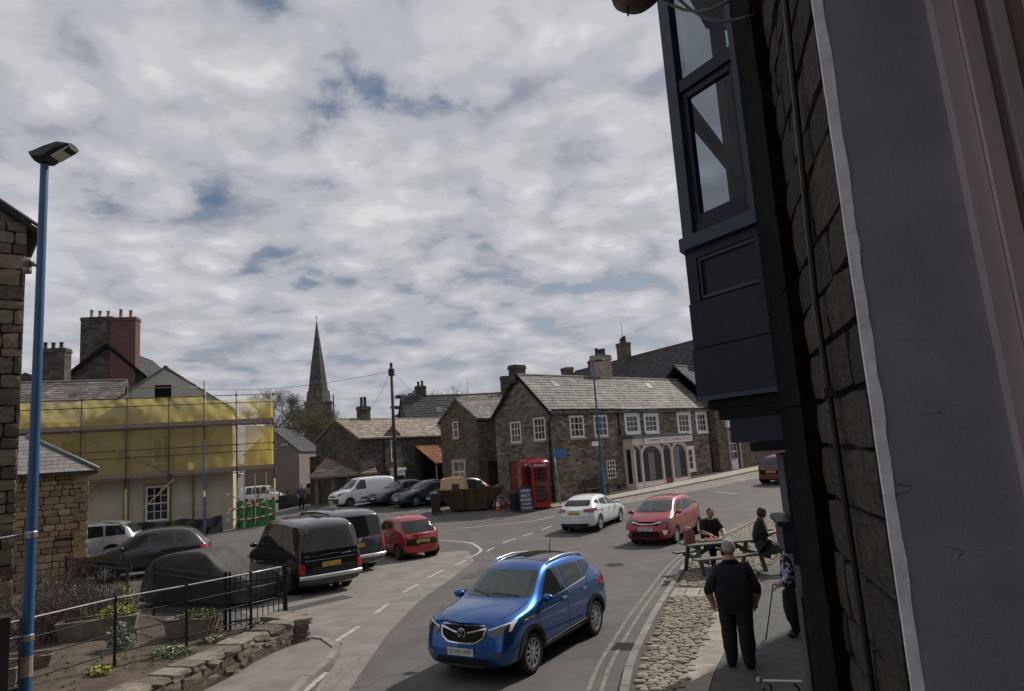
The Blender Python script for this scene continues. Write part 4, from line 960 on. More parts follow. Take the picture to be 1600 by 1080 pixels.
def add_vehicles():
    h = math.atan2(-1.94, -1.16)
    p = dict(SUV); b = vehicle('car', 'bright blue compact SUV driving along the road with chrome wing grille', (-.08, 13.22), h, p, 'paint_blue')
    f = p['_fit']
    em = f.hit('x', 1, 0, .79, .02)
    e = MB(); e.lathe([(.075, 0), (.085, .008), (.072, .014), (.068, .004)], 20, Tm(*em) @ Matrix.Rotation(rad(90), 4, 'Y')); e.build('emblem', 'chrome', b, True)
    em2 = MB(); em2.tube([em + V(.008, -.04, .045), em + V(.012, .03, .035), em + V(.012, -.03, -.01), em + V(.008, .045, -.04)], .010, 5); em2.build('emblem_mark', 'chrome', b, True)
    f.patch([(.05, -.52), (.05, .52), (-1.0, .50), (-1.0, -.50)], 'z', 1, .006, .12, .05).build('glass_roof', 'car_glass', b, True)
    an = f.hit('z', 1, -1.32, -.12, 0); MB().tube([an, an + V(-.10, 0, .30), an + V(-.14, 0, .40)], [.012, .006, .004], 6).build('antenna', 'black_plastic', b)
    h = math.atan2(-.85, -.52)
    c = at_side(((5.13 + 6.5) / 2, (24.95 + 27.3) / 2), h, -.72); b = vehicle('car', 'red hatchback driving towards the junction with its driver window open', c, h, JAZZ, 'paint_red', scale=1.0)
    MB().ball((.0, .42, 1.18), (.10, .085, .13), 6).build('driver_head', 'black_cloth', b, True)
    h = math.atan2(.89, .46)
    c = at_side(((2.93 + 4.5) / 2, (29.6 + 32.0) / 2), h, .80); vehicle('car', 'white hatchback driving away past the stone shop', c, h, A3, 'paint_car_white', scale=.97)
    h = math.atan2(.80, -.62)
    vehicle('car', 'small red city car parked next to the dark grey van', (-4.60, 26.9), math.atan2(.83, -.58), AYGO, 'paint_red2', scale=.98)
    vehicle('van', 'black van with curtained rear window parked behind the railings', (-6.85, 21.85), h, T4, 'paint_black', scale=1.02)
    b = vehicle('van', 'dark grey van with black roof rails parked between two vehicles', (-6.85, 25.25), h, T5, 'paint_grey', scale=1.0)
    f = T5['_fit']
    pt = f.hit('x', -1, 0, 1.01, .012); MB().lathe([(.055, 0), (.062, .006), (.05, .01), (.001, .006)], 14, Tm(*pt) @ Matrix.Rotation(rad(-90), 4, 'Y')).build('badge', 'alloy', b)
    for T_, me in ((T4, 'chrome'), (T5, 'alloy')): pass
    vehicle('car', 'pale silver car parked beyond the grey van, only its roof showing', (-9.3, 28.9), math.atan2(.80, -.62), dict(HATCH, H=1.62, Hr=1.55), 'paint_silver')
    vehicle('car', 'dark grey SUV parked in front of the silver estate car', (-13.7, 26.1), math.atan2(-.34, -.94), TIGUAN, 'paint_dark', scale=.98)
    vehicle('car', 'silver estate car with roof rails parked beside the stone outbuilding', (-19.0, 31.0), math.atan2(-.2, -.98), JEEP, 'paint_silver', scale=.98)
    b = vehicle('van', 'white panel van with black bumper parked by the cottages', (-10.3, 46.0), math.atan2(-.62, -.78), COMBO, 'paint_car_white', scale=.98)
    vehicle('car', 'blue grey hatchback parked between the white van and a navy car', (-7.9, 46.0), math.atan2(-.72, -.70), HATCH, 'paint_slate', scale=.96)
    vehicle('car', 'navy blue hatchback parked beside the skip end of the row', (-6.0, 44.2), math.atan2(-.66, -.75), HATCH, 'paint_navy', scale=.98)
    vehicle('car', 'dark car half hidden behind the rusty skip', (-3.9, 43.8), math.atan2(-.60, -.80), dict(HATCH, H=1.55), 'paint_dark', scale=.97)
    vehicle('van', 'distant white van parked beyond the scaffolded house', (-27.0, 74.0), math.atan2(-.1, 1), dict(COMBO, panel_van=False, cpil=-.8, L=4.9, H=1.95, Hr=1.92, cowl=1.5, rf=.75, axles=(1.5, -1.5), rear_win=None), 'paint_car_white')
    vehicle('van', 'pale grey van far off in front of the little houses', (-23.2, 80.0), math.atan2(1, -.15), dict(T4, rear_win=[(-.78, 1.2), (.78, 1.2), (.72, 1.76), (-.72, 1.76)], rear_glass='car_glass'), 'paint_silver')
    b = vehicle('car', 'dark red car parked on the sloping street by the white fascia', (16.0, 43.2), math.atan2(.72, .70), dict(AYGO, dark_rim=False), 'paint_dark_red', scale=1.12)

# ------------------------------------------------------------------ ground
def build_ground():
    xs = [-400, -200, -120, -80, -60, -50] + [-42 + 2 * i for i in range(40)] + [42, 55, 80, 120, 200, 400]
    ys = [-60, -30, -15] + [-8 + 2 * i for i in range(48)] + [92, 100, 120, 160, 240, 400, 900]
    mb = MB(); mb.grid([[(x, y, gz(x, y)) for x in xs] for y in ys])
    o = mb.build('road', 'asphalt'); struct(o)
    for p in o.data.polygons: p.use_smooth = True
    return o
KERB_R = [(p.x, p.y) for p in catmull([(.2, 3.5), (.72, 7.5), (1.23, 10.73), (1.95, 13.31), (3.17, 16.93), (5.11, 22.05), (7.98, 27.23), (11.45, 31.59), (17, 36.0), (24, 40)], 6)]
KERB_L = [(p.x, p.y) for p in catmull([(-3.55, 4), (-3.62, 9), (-3.66, 11.7), (-3.55, 13.2), (-3.78, 14.3), (-4.5, 14.95), (-5.3, 15.45)], 6)]
def kerb_line(path, side, name, parent, top=.11):
    """individual kerb stones along a path; side=+1 puts them on the right of the path"""
    pts = resample(path, .9)
    for a, b in zip(pts, pts[1:]):
        a, b = Vector(a), Vector(b); d = (b - a).normalized(); nn = Vector((d.y, -d.x)) * side * .07; c = (a + b) / 2 + nn
        if c.y > 36 or c.y < 5: continue
        mb = MB(); L = (b - a).length - .012
        mb.box((0, 0, 0), (L, .13, .26), taper=.985)
        o = mb.build(name, 'kerb', parent, False, (c.x, c.y, gz(c.x, c.y) + top - .13), math.atan2(d.y, d.x))
def build_pavements():
    # right-hand footway: kerb, cobbled verge, flag edging, asphalt path by the houses
    right = KERB_R + [(30, 38), (30, 20), (9.2, 17.6), (1.95, 5.3), (.2, 0), (-.3, 0)]
    pv = sheet('pavement', [(a + .02, b) for a, b in right], .075, 'asphalt_patch', .09, 1.3); struct(pv)
    kerb_line(KERB_R, 1, 'kerb_stone', pv)
    inner = [(1.25, 8), (2.03, 10.57), (3.09, 13.03), (3.86, 15.3), (4.35, 16.9)]
    # flag edging beside the cobbles
    pts = resample([Vector(p) for p in catmull(inner, 6)], .62)
    for a, b in zip(pts, pts[1:]):
        d = (b - a).normalized(); nn = Vector((d.y, -d.x)) * .22; c = (a + b) / 2 + nn
        MB().box((0, 0, 0), ((b - a).length - .012, .43, .05)).build('flagstone', 'flag', pv, False, (c.x, c.y, .065), math.atan2(d.y, d.x))
    # paved band crossing the verge
    for k in range(5):
        t = (k + .5) / 5; a = V(3.28, 16.75).lerp(V(4.75, 16.25), t)
        MB().box((0, 0, 0), (.285, .95, .05)).build('flagstone', 'flag', pv, False, (a.x, a.y, .066), math.atan2(-.5, 1.47))
    # cobbles
    bed = sheet('cobble_bed', [(a + .16, b - .03) for a, b in KERB_R if 7 < b < 33] + [(13.5, 31.2), (11.2, 27.5), (8.4, 22.5), (6.3, 19.0), (5.4, 17.5)] + [(a, b) for a, b in reversed(inner)], .084, 'joint_soil', 0, 1.0); struct(bed)
    def inside(x, y, poly):
        c = False
        for i in range(len(poly)):
            a, b = poly[i], poly[i - 1]
            if (a[1] > y) != (b[1] > y) and x < (b[0] - a[0]) * (y - a[1]) / (b[1] - a[1]) + a[0]: c = not c
        return c
    poly = [(a + .18, b - .03) for a, b in KERB_R if 7 < b < 33] + [(13.3, 31.2), (11.0, 27.5), (8.2, 22.5), (6.1, 19.0), (5.2, 17.5)] + [(a - .03, b) for a, b in reversed(inner)]
    meshes = []; rr = random.Random(5)
    for k in range(6):
        bm = bmesh.new(); bmesh.ops.create_cube(bm, size=1)
        bmesh.ops.bevel(bm, geom=bm.edges[:], offset=.22, segments=1, affect='EDGES')
        for v in bm.verts: v.co += V(rr.uniform(-.06, .06), rr.uniform(-.06, .06), rr.uniform(-.05, .05))
        me = bpy.data.meshes.new('cobble'); bm.to_mesh(me); bm.free(); me.materials.append(M['cobble'])
        for p in me.polygons: p.use_smooth = True
        meshes.append(me)
    spots = []; row = 0; y = 7.6
    while y < 32.5:
        x = 0.3 + (row % 2) * .07
        while x < 14:
            L = rr.uniform(.12, .19); ca, sa = math.cos(.32), math.sin(.32)
            px = x; py = y + (x - 1.5) * -.18 + rr.uniform(-.012, .012)
            if inside(px, py, poly) and not (abs((py - (16.55 - (px - 4) * .34))) < .52 and py > 15.4): spots.append((px + L / 2, py, L))
            x += L + .012
        y += .112; row += 1
    spots.sort(key=lambda q: q[0] ** 2 + q[1] ** 2)
    vis = [q for q in spots if q[1] > 9.4]; vis = vis[:298]; vs = set(vis)
    far = MB()
    for q in spots:
        z = gz(q[0], q[1]) + .082 + rr.uniform(-.006, .012); rz = -.18 + rr.uniform(-.09, .09); h = .06
        if q in vs: inst('cobble', rr.choice(meshes), bed, (q[0], q[1], z), (rr.uniform(-.06, .06), rr.uniform(-.06, .06), rz), (q[2], .102 * rr.uniform(.88, 1.06), h))
        else:
            T = Tm(q[0], q[1], z) @ Rz(rz) @ Matrix.Diagonal((q[2] / 2, .05, .03, 1))
            rows = [[T @ V(sx * k, sy * k, zz) for sx, sy in ((-1, -1), (1, -1), (1, 1), (-1, 1))] for k, zz in ((.95, 0), (.92, .55), (.62, 1.0))]
            far.grid(rows, True); far.face(rows[-1])
    stuff(far.build('cobbles', 'cobble_stuff', bed))
    # left-hand footway below the garden wall
    left = [(-8.5, 4)] + KERB_L + [(-5.6, 15.2), (-5.6, 12), (-9.5, 8)]
    pl = sheet('pavement', left, .085, 'asphalt_worn', .1, 1.2); struct(pl); kerb_line(KERB_L, -1, 'kerb_stone', pl)
    # footway round the stone shop
    c, s = math.cos(rad(43)), math.sin(rad(43)); A = V(1.89, 39.88)
    def L(x, y): return (A.x + x * c - y * s, A.y + x * s + y * c)
    edge = [L(-1.2, 3.2), L(-1.9, 1.0), L(-1.4, -1.1), L(1.5, -2.0), L(6, -2.3), L(12, -2.4), L(18, -2.3), L(27, -3.6)]
    ps = sheet('pavement', edge + [L(27, 6), L(18, 6), L(10, 2), L(3, 3.2)], .10, 'flag', .12, 1.2); struct(ps)
    # pale worn apron on the junction
    struct(sheet('road_patch', [(-9.5, 30), (-4.4, 28.6), (-2.1, 26.6), (-1.75, 24.2), (-2.2, 21.2), (-2.75, 18), (-2.95, 15), (-2.9, 11), (-3.4, 9), (-3.52, 13.0), (-3.75, 14.5), (-4.6, 15.2), (-5.3, 15.7), (-8.2, 19.5), (-12, 25)], .004, 'flag' if False else 'asphalt_worn', 0, 1.0))
    struct(sheet('road_patch', [L(-2.2, -3.0), L(4, -4.2), L(14, -4.6), L(22, -5.4), L(22, -2.5), L(12, -2.42), L(2, -2.05), L(-1.5, -1.2)], .004, 'asphalt_worn', 0, 1.0))
def markings():
    dash = [((-3.94, 14.62), (-3.72, 15.85)), ((-3.62, 16.95), (-3.50, 18.05)), ((-3.36, 19.35), (-3.12, 20.5)), ((-2.95, 21.45), (-2.64, 22.7)), ((-2.32, 23.5), (-2.04, 24.5)), ((-1.44, 26.3), (-1.18, 27.2)), ((-.92, 28.2), (-.36, 29.2)), ((-.1, 29.7), (.35, 30.4)), ((.72, 31.0), (1.2, 32.0)), ((1.6, 32.7), (2.2, 33.6)), ((-3.72, 10.5), (-3.55, 12.6))]
    for a, b in dash:
        a, b = V(*a), V(*b); struct(ribbon('road_marking', [a + (b - a) * t / 4 for t in range(5)], .11, .008, 'paint_white'))
    struct(ribbon('road_marking', [Vector(p) for p in catmull([(-3.7, 30.0), (-2.9, 29.55), (-2.2, 28.8), (-1.78, 27.4), (-1.66, 26.4), (-1.86, 25.3), (-2.1, 24.9)], 8)], .12, .009, 'paint_white'))
    struct(ribbon('road_marking', [Vector(p) for p in catmull([(-2.9, 33.2), (-1.2, 33.6), (.3, 33.9), (1.6, 35.2)], 6)], .11, .008, 'paint_white'))
    struct(ribbon('road_marking', [Vector((11.0, 40.4)), Vector((11.4, 39.5)), Vector((11.7, 38.9))], .13, .008, 'paint_white'))
    struct(ribbon('road_marking', [Vector((-7.5, 41.0)), Vector((-6.0, 41.2))], .14, .008, 'paint_white'))
    kp = [Vector(p) for p in KERB_R if 5 < p[1] < 33]
    for off in (-.28, -.47): struct(ribbon('yellow_line', kp, .065, .008, 'paint_yellow', None, off))
    kl = [Vector(p) for p in KERB_L if 8 < p[1] < 13.9]
    for off in (.24, .42): struct(ribbon('yellow_line', kl, .06, .009, 'paint_yellow', None, off))
def road_details():
    for k, (x, y) in enumerate(((-1.6, 19.0), (2.6, 21.5), (-7.5, 30.5))):
        t = thing('manhole_cover', ['round iron manhole cover in the road behind the blue car', 'iron manhole cover in the lane of the red hatchback', 'iron manhole cover in front of the silver roofed car'][k], 'manhole cover', (x, y, gz(x, y) + .006)); MB().lathe([(.30, 0), (.30, .006), (.26, .008), (.001, .008)], 20).build('cover', 'drain_iron', t)
        for j in range(5): MB().bx(-.2, .2, -.16 + j * .075, -.14 + j * .075, .009, .013).build('tread_bar', 'drain_iron', t)
    t = thing('gully_grate', 'iron gully grate against the kerb by the cobbles', 'drain', (1.62, 12.95, .006), rad(70)); MB().bx(-.22, .22, -.2, .2, 0, .006).build('frame', 'drain_iron', t)
    for j in range(7): MB().bx(-.18 + j * .055, -.15 + j * .055, -.17, .17, .007, .012).build('grate_bar', 'iron', t)
    for poly in ([(-.9, 15.6), (.4, 16.9), (.05, 18.2), (-1.3, 16.8)], [(-2.0, 21), (-1.3, 22.6), (-.9, 22.4), (-1.6, 20.8)], [(5.5, 30.0), (8.2, 33.2), (7.8, 33.6), (5.1, 30.4)], [(-6.0, 17.8), (-4.6, 19.2), (-5.0, 19.6), (-6.4, 18.2)]): struct(sheet('road_patch', poly, .0065, 'asphalt_new', 0, .6))
M['drain_iron'] = plain('drain_iron', (.05, .045, .042), .6, .4, .4, 9)
M['asphalt_new'] = plain('asphalt_new', (.068, .067, .067), .9, 0, .3, 5, .5, bscale=140)
M['asphalt_worn'] = plain('asphalt_worn', (.195, .18, .16), .9, 0, .28, 1.6, .4, bscale=140)

# ------------------------------------------------------------------ frames of reference for walls
def face_mx(P, Q):
    P = Vector(P); x = (Vector(Q) - P); x.z = 0; x.normalize(); y = V(0, 0, 1).cross(x)
    m = Matrix((x, y, V(0, 0, 1))).transposed().to_4x4(); m.translation = P; return m
AL = rad(15); US = V(math.sin(AL), math.cos(AL), 0); NS = V(math.cos(AL), -math.sin(AL), 0)
def SW(s, w, z=0): return US * s + NS * w + V(0, 0, z)      # along our own facade, into the house

def own_house():
    """the house the picture is taken from: stone front seen edge-on, window jamb, and its volume"""
    base = SW(2.4, .42); t = thing('stone_house', 'dark stone house front with painted window jamb at the edge of the footway', 'house', base)
    Lc = Tm(-base.x, -base.y, 0)
    Mf = Lc @ face_mx(SW(3.74, .44), SW(-16, .44))       # x runs from s=3.74 back past the window
    wall = MB(); sx = lambda s: 3.74 - s
    panel(wall, Mf, 19.74, 9.0, [(sx(1.99), 2.3, sx(.55), 5.2)], .25)
    panel(wall, Lc @ face_mx(SW(-16, .44), SW(-16, 8)), 7.56, 9.0)
    panel(wall, Lc @ face_mx(SW(-16, 8), SW(3.74, 8)), 19.74, 9.0)
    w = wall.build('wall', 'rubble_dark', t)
    ms = stone_meshes('stone_own', 6, 11, .35, .7)
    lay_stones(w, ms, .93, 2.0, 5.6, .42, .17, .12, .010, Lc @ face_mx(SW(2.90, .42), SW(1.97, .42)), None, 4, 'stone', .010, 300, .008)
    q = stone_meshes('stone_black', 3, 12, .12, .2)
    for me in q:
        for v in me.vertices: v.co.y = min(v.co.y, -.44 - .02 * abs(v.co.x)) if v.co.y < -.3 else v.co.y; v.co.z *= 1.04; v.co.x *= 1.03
    z = 1.2
    rr = random.Random(8)
    while z < 6.6:
        h = rr.uniform(.28, .62)
        o = bpy.data.objects.new('quoin', rr.choice(q)); COL.objects.link(o); o.parent = w
        o.matrix_local = Lc @ face_mx(SW(3.72, .37), SW(2.93, .37)) @ Tm(.40, .06, z + h / 2) @ Matrix.Diagonal((.80, .14, h - .012, 1)); z += h
    # jamb: white arris, plastered reveal, frame boards
    J = lambda s0, s1, w0, w1, z0, z1: ([(s0, w0), (s1, w0), (s1, w1), (s0, w1)], z0, z1)
    def block(name, mat, poly, z0, z1, poly2=None):
        mb = MB(); a = [Lc @ SW(s, w_, z0) for s, w_ in poly]; b = [Lc @ SW(s, w_, z1) for s, w_ in (poly2 or poly)]
        mb.grid([a, b], True, True); return mb.build(name, mat, t)
    ed = MB(); rows = []
    for i in range(60):
        z = 2.3 + 2.9 * i / 59; j = rr.uniform(-.002, .002); k = rr.uniform(-.003, .003)
        rows.append([Lc @ SW(1.952 + k, .44, z), Lc @ SW(1.952 + k, .403, z), Lc @ SW(1.928, .401, z), Lc @ SW(1.926, .428 + j * 1.5, z), Lc @ SW(1.932, .4285 + j * 1.5, z)])
    ed.grid(rows); ed.build('painted_arris', 'white_edge', t)
    rv = MB(); rows = []
    for i in range(40):
        z = 2.3 + 2.9 * i / 39; rows.append([Lc @ SW(1.93 + rr.uniform(-.002, .002), .424 + (.336) * k / 8, z) for k in range(9)])
    rv.grid(rows); rv.build('window_reveal', 'purple_reveal', t, True)
    for nm, mt, w0, w1, s in (('frame_board', 'pink_frame', .690, .735, 1.885), ('frame_bead', 'pink_frame', .737, .775, 1.865), ('frame_groove', 'brown_frame', .777, .800, 1.89), ('frame_stile', 'pink_frame', .802, .835, 1.86), ('sash_stile', 'brown_frame', .837, .872, 1.87), ('sash_board', 'pink_frame', .874, 1.0, 1.85)):
        block(nm, mt, [(s + .06, w0 + .03), (s, w0 + .03), (s, w1 + .03), (s + .06, w1 + .03)], 2.3, 5.2, [(s + .06, w0 - .035), (s, w0 - .035), (s, w1 - .035), (s + .06, w1 - .035)])
    block('room_wall', 'render_brown', [(.2, 1.9), (2.3, 1.9), (2.3, 2.0), (.2, 2.0)], 2.3, 5.2)
    block('room_floor', 'render_brown', [(.3, .70), (2.3, .70), (2.3, 2.0), (.3, 2.0)], 2.2, 2.298)
    # roof
    r = MB(); a, b = SW(-16.2, .1, 8.95), SW(3.74, .1, 8.95); c, d = SW(3.74, 4.2, 11.8), SW(-16.2, 4.2, 11.8); e, f = SW(3.74, 8.3, 8.95), SW(-16.2, 8.3, 8.95)
    r.face([Lc @ p for p in (a, b, c, d)]); r.face([Lc @ p for p in (d, c, e, f)]); r.face([Lc @ p for p in (b, e, c)]); r.face([Lc @ p for p in (a, d, f)])
    r.build('roof', 'slate_dark', t)
    # black cable run and pipe on the face
    MB().tube([Lc @ SW(2.20, .385, 5.8), Lc @ SW(2.20, .385, 5.0), Lc @ SW(2.34, .385, 4.3), Lc @ SW(2.42, .385, 3.9), Lc @ SW(2.40, .385, 3.5), Lc @ SW(2.36, .385, 2.9), Lc @ SW(2.33, .385, 2.0)], .010, 6).build('cable', 'iron', t, True)
    MB().box(Lc @ SW(2.40, .382, 3.62), (.05, .03, .03), rad(75)).build('cable_clip', 'iron', t)

def shop_house():
    """neighbouring shop: canted oriel window on the first floor, timber shopfront below, facade bending away with the street"""
    base = SW(4.6, .42); t = thing('shop_house', 'dark blue timber oriel window and shopfront on the neighbouring house', 'house', base)
    Lc = Tm(-base.x, -base.y, 0); wall = MB(); bend = SW(4.2, .44); D2 = V(math.sin(rad(30)), math.cos(rad(30)), 0); end = bend + D2 * 15.9; BK = SW(4.2, 8)
    panel(wall, Lc @ face_mx(bend, SW(3.74, .44)), .46, 9.0)
    panel(wall, Lc @ face_mx(end, bend), 15.9, 9.0, [(14.3, 3.9, 15.8, 6.4)], .2)
    far = end + V(.866, -.5, 0) * 7
    panel(wall, Lc @ face_mx(far, end), 7, 9.0); panel(wall, Lc @ face_mx(BK, far), (far - BK).length, 9.0)
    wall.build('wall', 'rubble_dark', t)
    r = MB(); m1 = (bend + BK) / 2 + V(0, 0, 11.8); m2 = (end + far) / 2 + V(0, 0, 11.8); b9 = V(0, 0, 8.98)
    r.face([Lc @ p for p in (SW(3.74, .1) + b9, bend + b9, m1, SW(3.74, 4.2, 11.8))]); r.face([Lc @ p for p in (bend + b9, end + b9, m2, m1)]); r.face([Lc @ p for p in (far + b9, BK + b9, m1, m2)]); r.face([Lc @ p for p in (end + b9, far + b9, m2)])
    r.build('roof', 'slate_dark', t)
    A, B, D = SW(3.74, .40), SW(4.16, -.02), bend + D2 * 1.75; C = D + V(-math.cos(rad(30)), math.sin(rad(30)), 0) * .42 - D2 * .42
    bay = MB().bx(0, .001, 0, .001, 6.9, 6.901).build('oriel', 'bay_blue', t)
    o = bay
    def shell(z0, z1, ex, mat, name, par=o):
        """horizontal moulding following the bay, ex = how far it stands proud"""
        pts = []; mid = (A + D) / 2
        for p in (A, B, C, D):
            d = (p - mid); d.normalize(); pts.append(p + d * ex)
        pts[0] = SW(3.74 - ex * 1.2, .40); pts[3] = D + D2 * ex * 1.2
        mb = MB(); mb.grid([[Lc @ (p + V(0, 0, z)) for p in pts] for z in (z0, z1)], True, True); return mb.build(name, mat, par)
    for k, (P, Q) in enumerate(((B, A), (C, B), (D, C))):
        Mx = Lc @ face_mx(P, Q); wd = (Q - P).length
        # posts, rails, boards
        fr = MB(); pw = .075 if k == 1 else .085
        fr.bx(0.0, pw, .0, .06, 4.68, 6.9, Mx); fr.bx(wd - pw, wd, .0, .06, 4.68, 6.9, Mx)
        fr.build('window_post', 'bay_edge', o)
        MB().bx(pw + .002, wd - pw - .002, .02, .07, 4.68, 4.745, Mx).build('bottom_rail', 'bay_blue', o)
        MB().bx(pw + .002, wd - pw - .002, .012, .075, 5.575, 5.65, Mx).build('transom', 'bay_blue', o)
        s = MB(); s.bx(pw + .002, pw + .045, .03, .065, 4.747, 5.573, Mx); s.bx(wd - pw - .045, wd - pw - .002, .03, .065, 4.747, 5.573, Mx); s.bx(pw + .047, wd - pw - .047, .03, .065, 5.53, 5.573, Mx); s.bx(pw + .047, wd - pw - .047, .03, .065, 4.747, 4.80, Mx)
        s.build('sash', 'bay_blue', o)
        g = MB(); g.face([Mx @ V(pw + .04, .05, 4.79), Mx @ V(wd - pw - .04, .05, 4.79), Mx @ V(wd - pw - .04, .05, 5.54), Mx @ V(pw + .04, .05, 5.54)]); g.build('pane', 'clear_pane', o)
        g = MB(); g.face([Mx @ V(pw, .045, 5.65), Mx @ V(wd - pw, .045, 5.65), Mx @ V(wd - pw, .045, 6.85), Mx @ V(pw, .045, 6.85)]); g.build('pane', 'clear_pane', o)
        ap = MB(); ap.bx(0, wd, .03, .07, 3.74, 4.60, Mx); ap.build('apron', 'bay_blue', o)
        st = MB(); st.bx(0, pw, .004, .03, 4.29, 4.60, Mx); st.bx(wd - pw, wd, .004, .03, 4.29, 4.60, Mx); st.bx(pw, wd - pw, .004, .03, 4.545, 4.60, Mx); st.build('panel_frame', 'bay_blue', o)
        bd = MB(); bd.bx(pw + .002, wd - pw - .002, .014, .03, 4.525, 4.543, Mx); bd.bx(pw + .002, wd - pw - .002, .014, .03, 4.30, 4.318, Mx); bd.bx(pw + .002, pw + .018, .014, .03, 4.319, 4.524, Mx); bd.build('bead', 'bay_edge', o)
        lo = MB(); lo.bx(-.002, wd + .002, -.004, .03, 4.02, 4.285, Mx); lo.build('weather_board', 'bay_blue', o)
        lo = MB(); lo.bx(-.004, wd + .004, -.014, .03, 3.745, 4.012, Mx); lo.build('weather_board', 'bay_blue', o)
    shell(4.602, 4.678, .035, 'bay_edge', 'sill'); shell(3.715, 3.742, .03, 'bay_edge', 'drip_mould'); shell(6.9, 7.15, .10, 'bay_blue', 'cornice')
    for z0, z1, f, mt in ((3.66, 3.712, .90, 'black_wood'), (3.60, 3.658, .78, 'black_wood'), (3.47, 3.598, .66, 'bay_blue'), (3.42, 3.468, .45, 'black_wood')):
        mb = MB(); mb.grid([[Lc @ (p + V(0, 0, z)) for p in (A, A.lerp(B, f), D.lerp(C, f), D)] for z in (z0, z1)], True, True); mb.build('corbel', mt, o)
    # shopfront pilaster with capital, fascia and soffit under the bay
    Mp = Lc @ face_mx(SW(4.12, .40), SW(3.74, .40))
    ps = MB(); ps.bx(0, .36, -.03, .10, 0, 2.86, Mp); ps.bx(.06, .30, -.042, -.032, .5, 2.7, Mp); ps.build('pilaster', 'bay_blue', t)
    cp = MB(); cp.bx(-.02, .37, -.06, .10, 2.865, 2.92, Mp); cp.bx(-.04, .375, -.095, .10, 2.922, 3.05, Mp); cp.bx(-.05, .38, -.115, .10, 3.052, 3.075, Mp); cp.build('capital', 'bay_blue', t)
    MB().bx(.0, .36, -.05, .10, 3.09, 3.40, Mp).build('console', 'bay_blue', t)
    NB = V(-math.cos(rad(30)), math.sin(rad(30)), 0) * .05; Mg = Lc @ face_mx(bend + D2 * 1.8 + NB, bend + D2 * .03 + NB); sf = MB(); sf.bx(0, 1.74, -.03, .1, 2.9, 3.32, Mg); sf.build('fascia', 'bay_blue', t); MB().bx(0, 1.74, .0, .1, 0, .8, Mg).build('stallriser', 'bay_blue', t)
    g = MB(); g.face([Mg @ V(0, .02, .8), Mg @ V(1.74, .02, .8), Mg @ V(1.74, .02, 2.9), Mg @ V(0, .02, 2.9)]); g.build('shop_pane', 'pane', t)
    # round lamp and cables above
    b = thing('wall_lamp', 'round grey dome lamp on an arm with black cables above the oriel', 'lamp', SW(3.42, -.12, 5.9)); K = Matrix()
    MB().lathe([(.001, -.16), (.07, -.15), (.12, -.11), (.135, -.04), (.135, .10), (.11, .14), (.03, .16)], 18, K).build('shade', 'trough', b, True)
    MB().tube([V(0, 0, .15), V(.02, 0, .4), NS * .5 + V(0, 0, .42)], .014, 6).build('arm', 'iron', b, True)
    MB().tube([V(-.05, 0, -.13), V(-.05, 0, -.20)], .006, 5).build('stud', 'iron', b)
    for k, (dx, dz, ex) in enumerate(((.06, -.05, -.62), (.10, .06, -.40))):
        s0 = V(dx, 0, dz); e0 = SW(-.72 + .2 * k, .50, ex - .25 * k); MB().tube([s0.lerp(e0, i / 8) + V(0, 0, -.14 * math.sin(PI * i / 8)) for i in range(9)], .008, 5).build('cable', 'iron', b, True)
    br = thing('wall_bracket', 'scrolled iron sign bracket reaching out from the shopfront pilaster', 'bracket', SW(4.0, .33, 2.25))
    MB().beam(V(0, 0, 0), NS * -.20, .03, .012).build('arm', 'steel', br)
    sc = MB(); sc.tube([NS * (-.05 - .035 * math.cos(a)) + V(0, 0, -.05 - .04 * math.sin(a)) for a in [2 * PI * i / 14 for i in range(11)]], .006, 5); sc.tube([NS * (-.17 - .02 * math.cos(a)) + V(0, 0, -.03 - .022 * math.sin(a)) for a in [2 * PI * i / 12 for i in range(10)]], .005, 5); sc.build('scroll', 'iron', br, True)
    MB().ball(NS * -.205 + V(0, 0, .004), .018, 5).build('finial', 'steel', br, True)

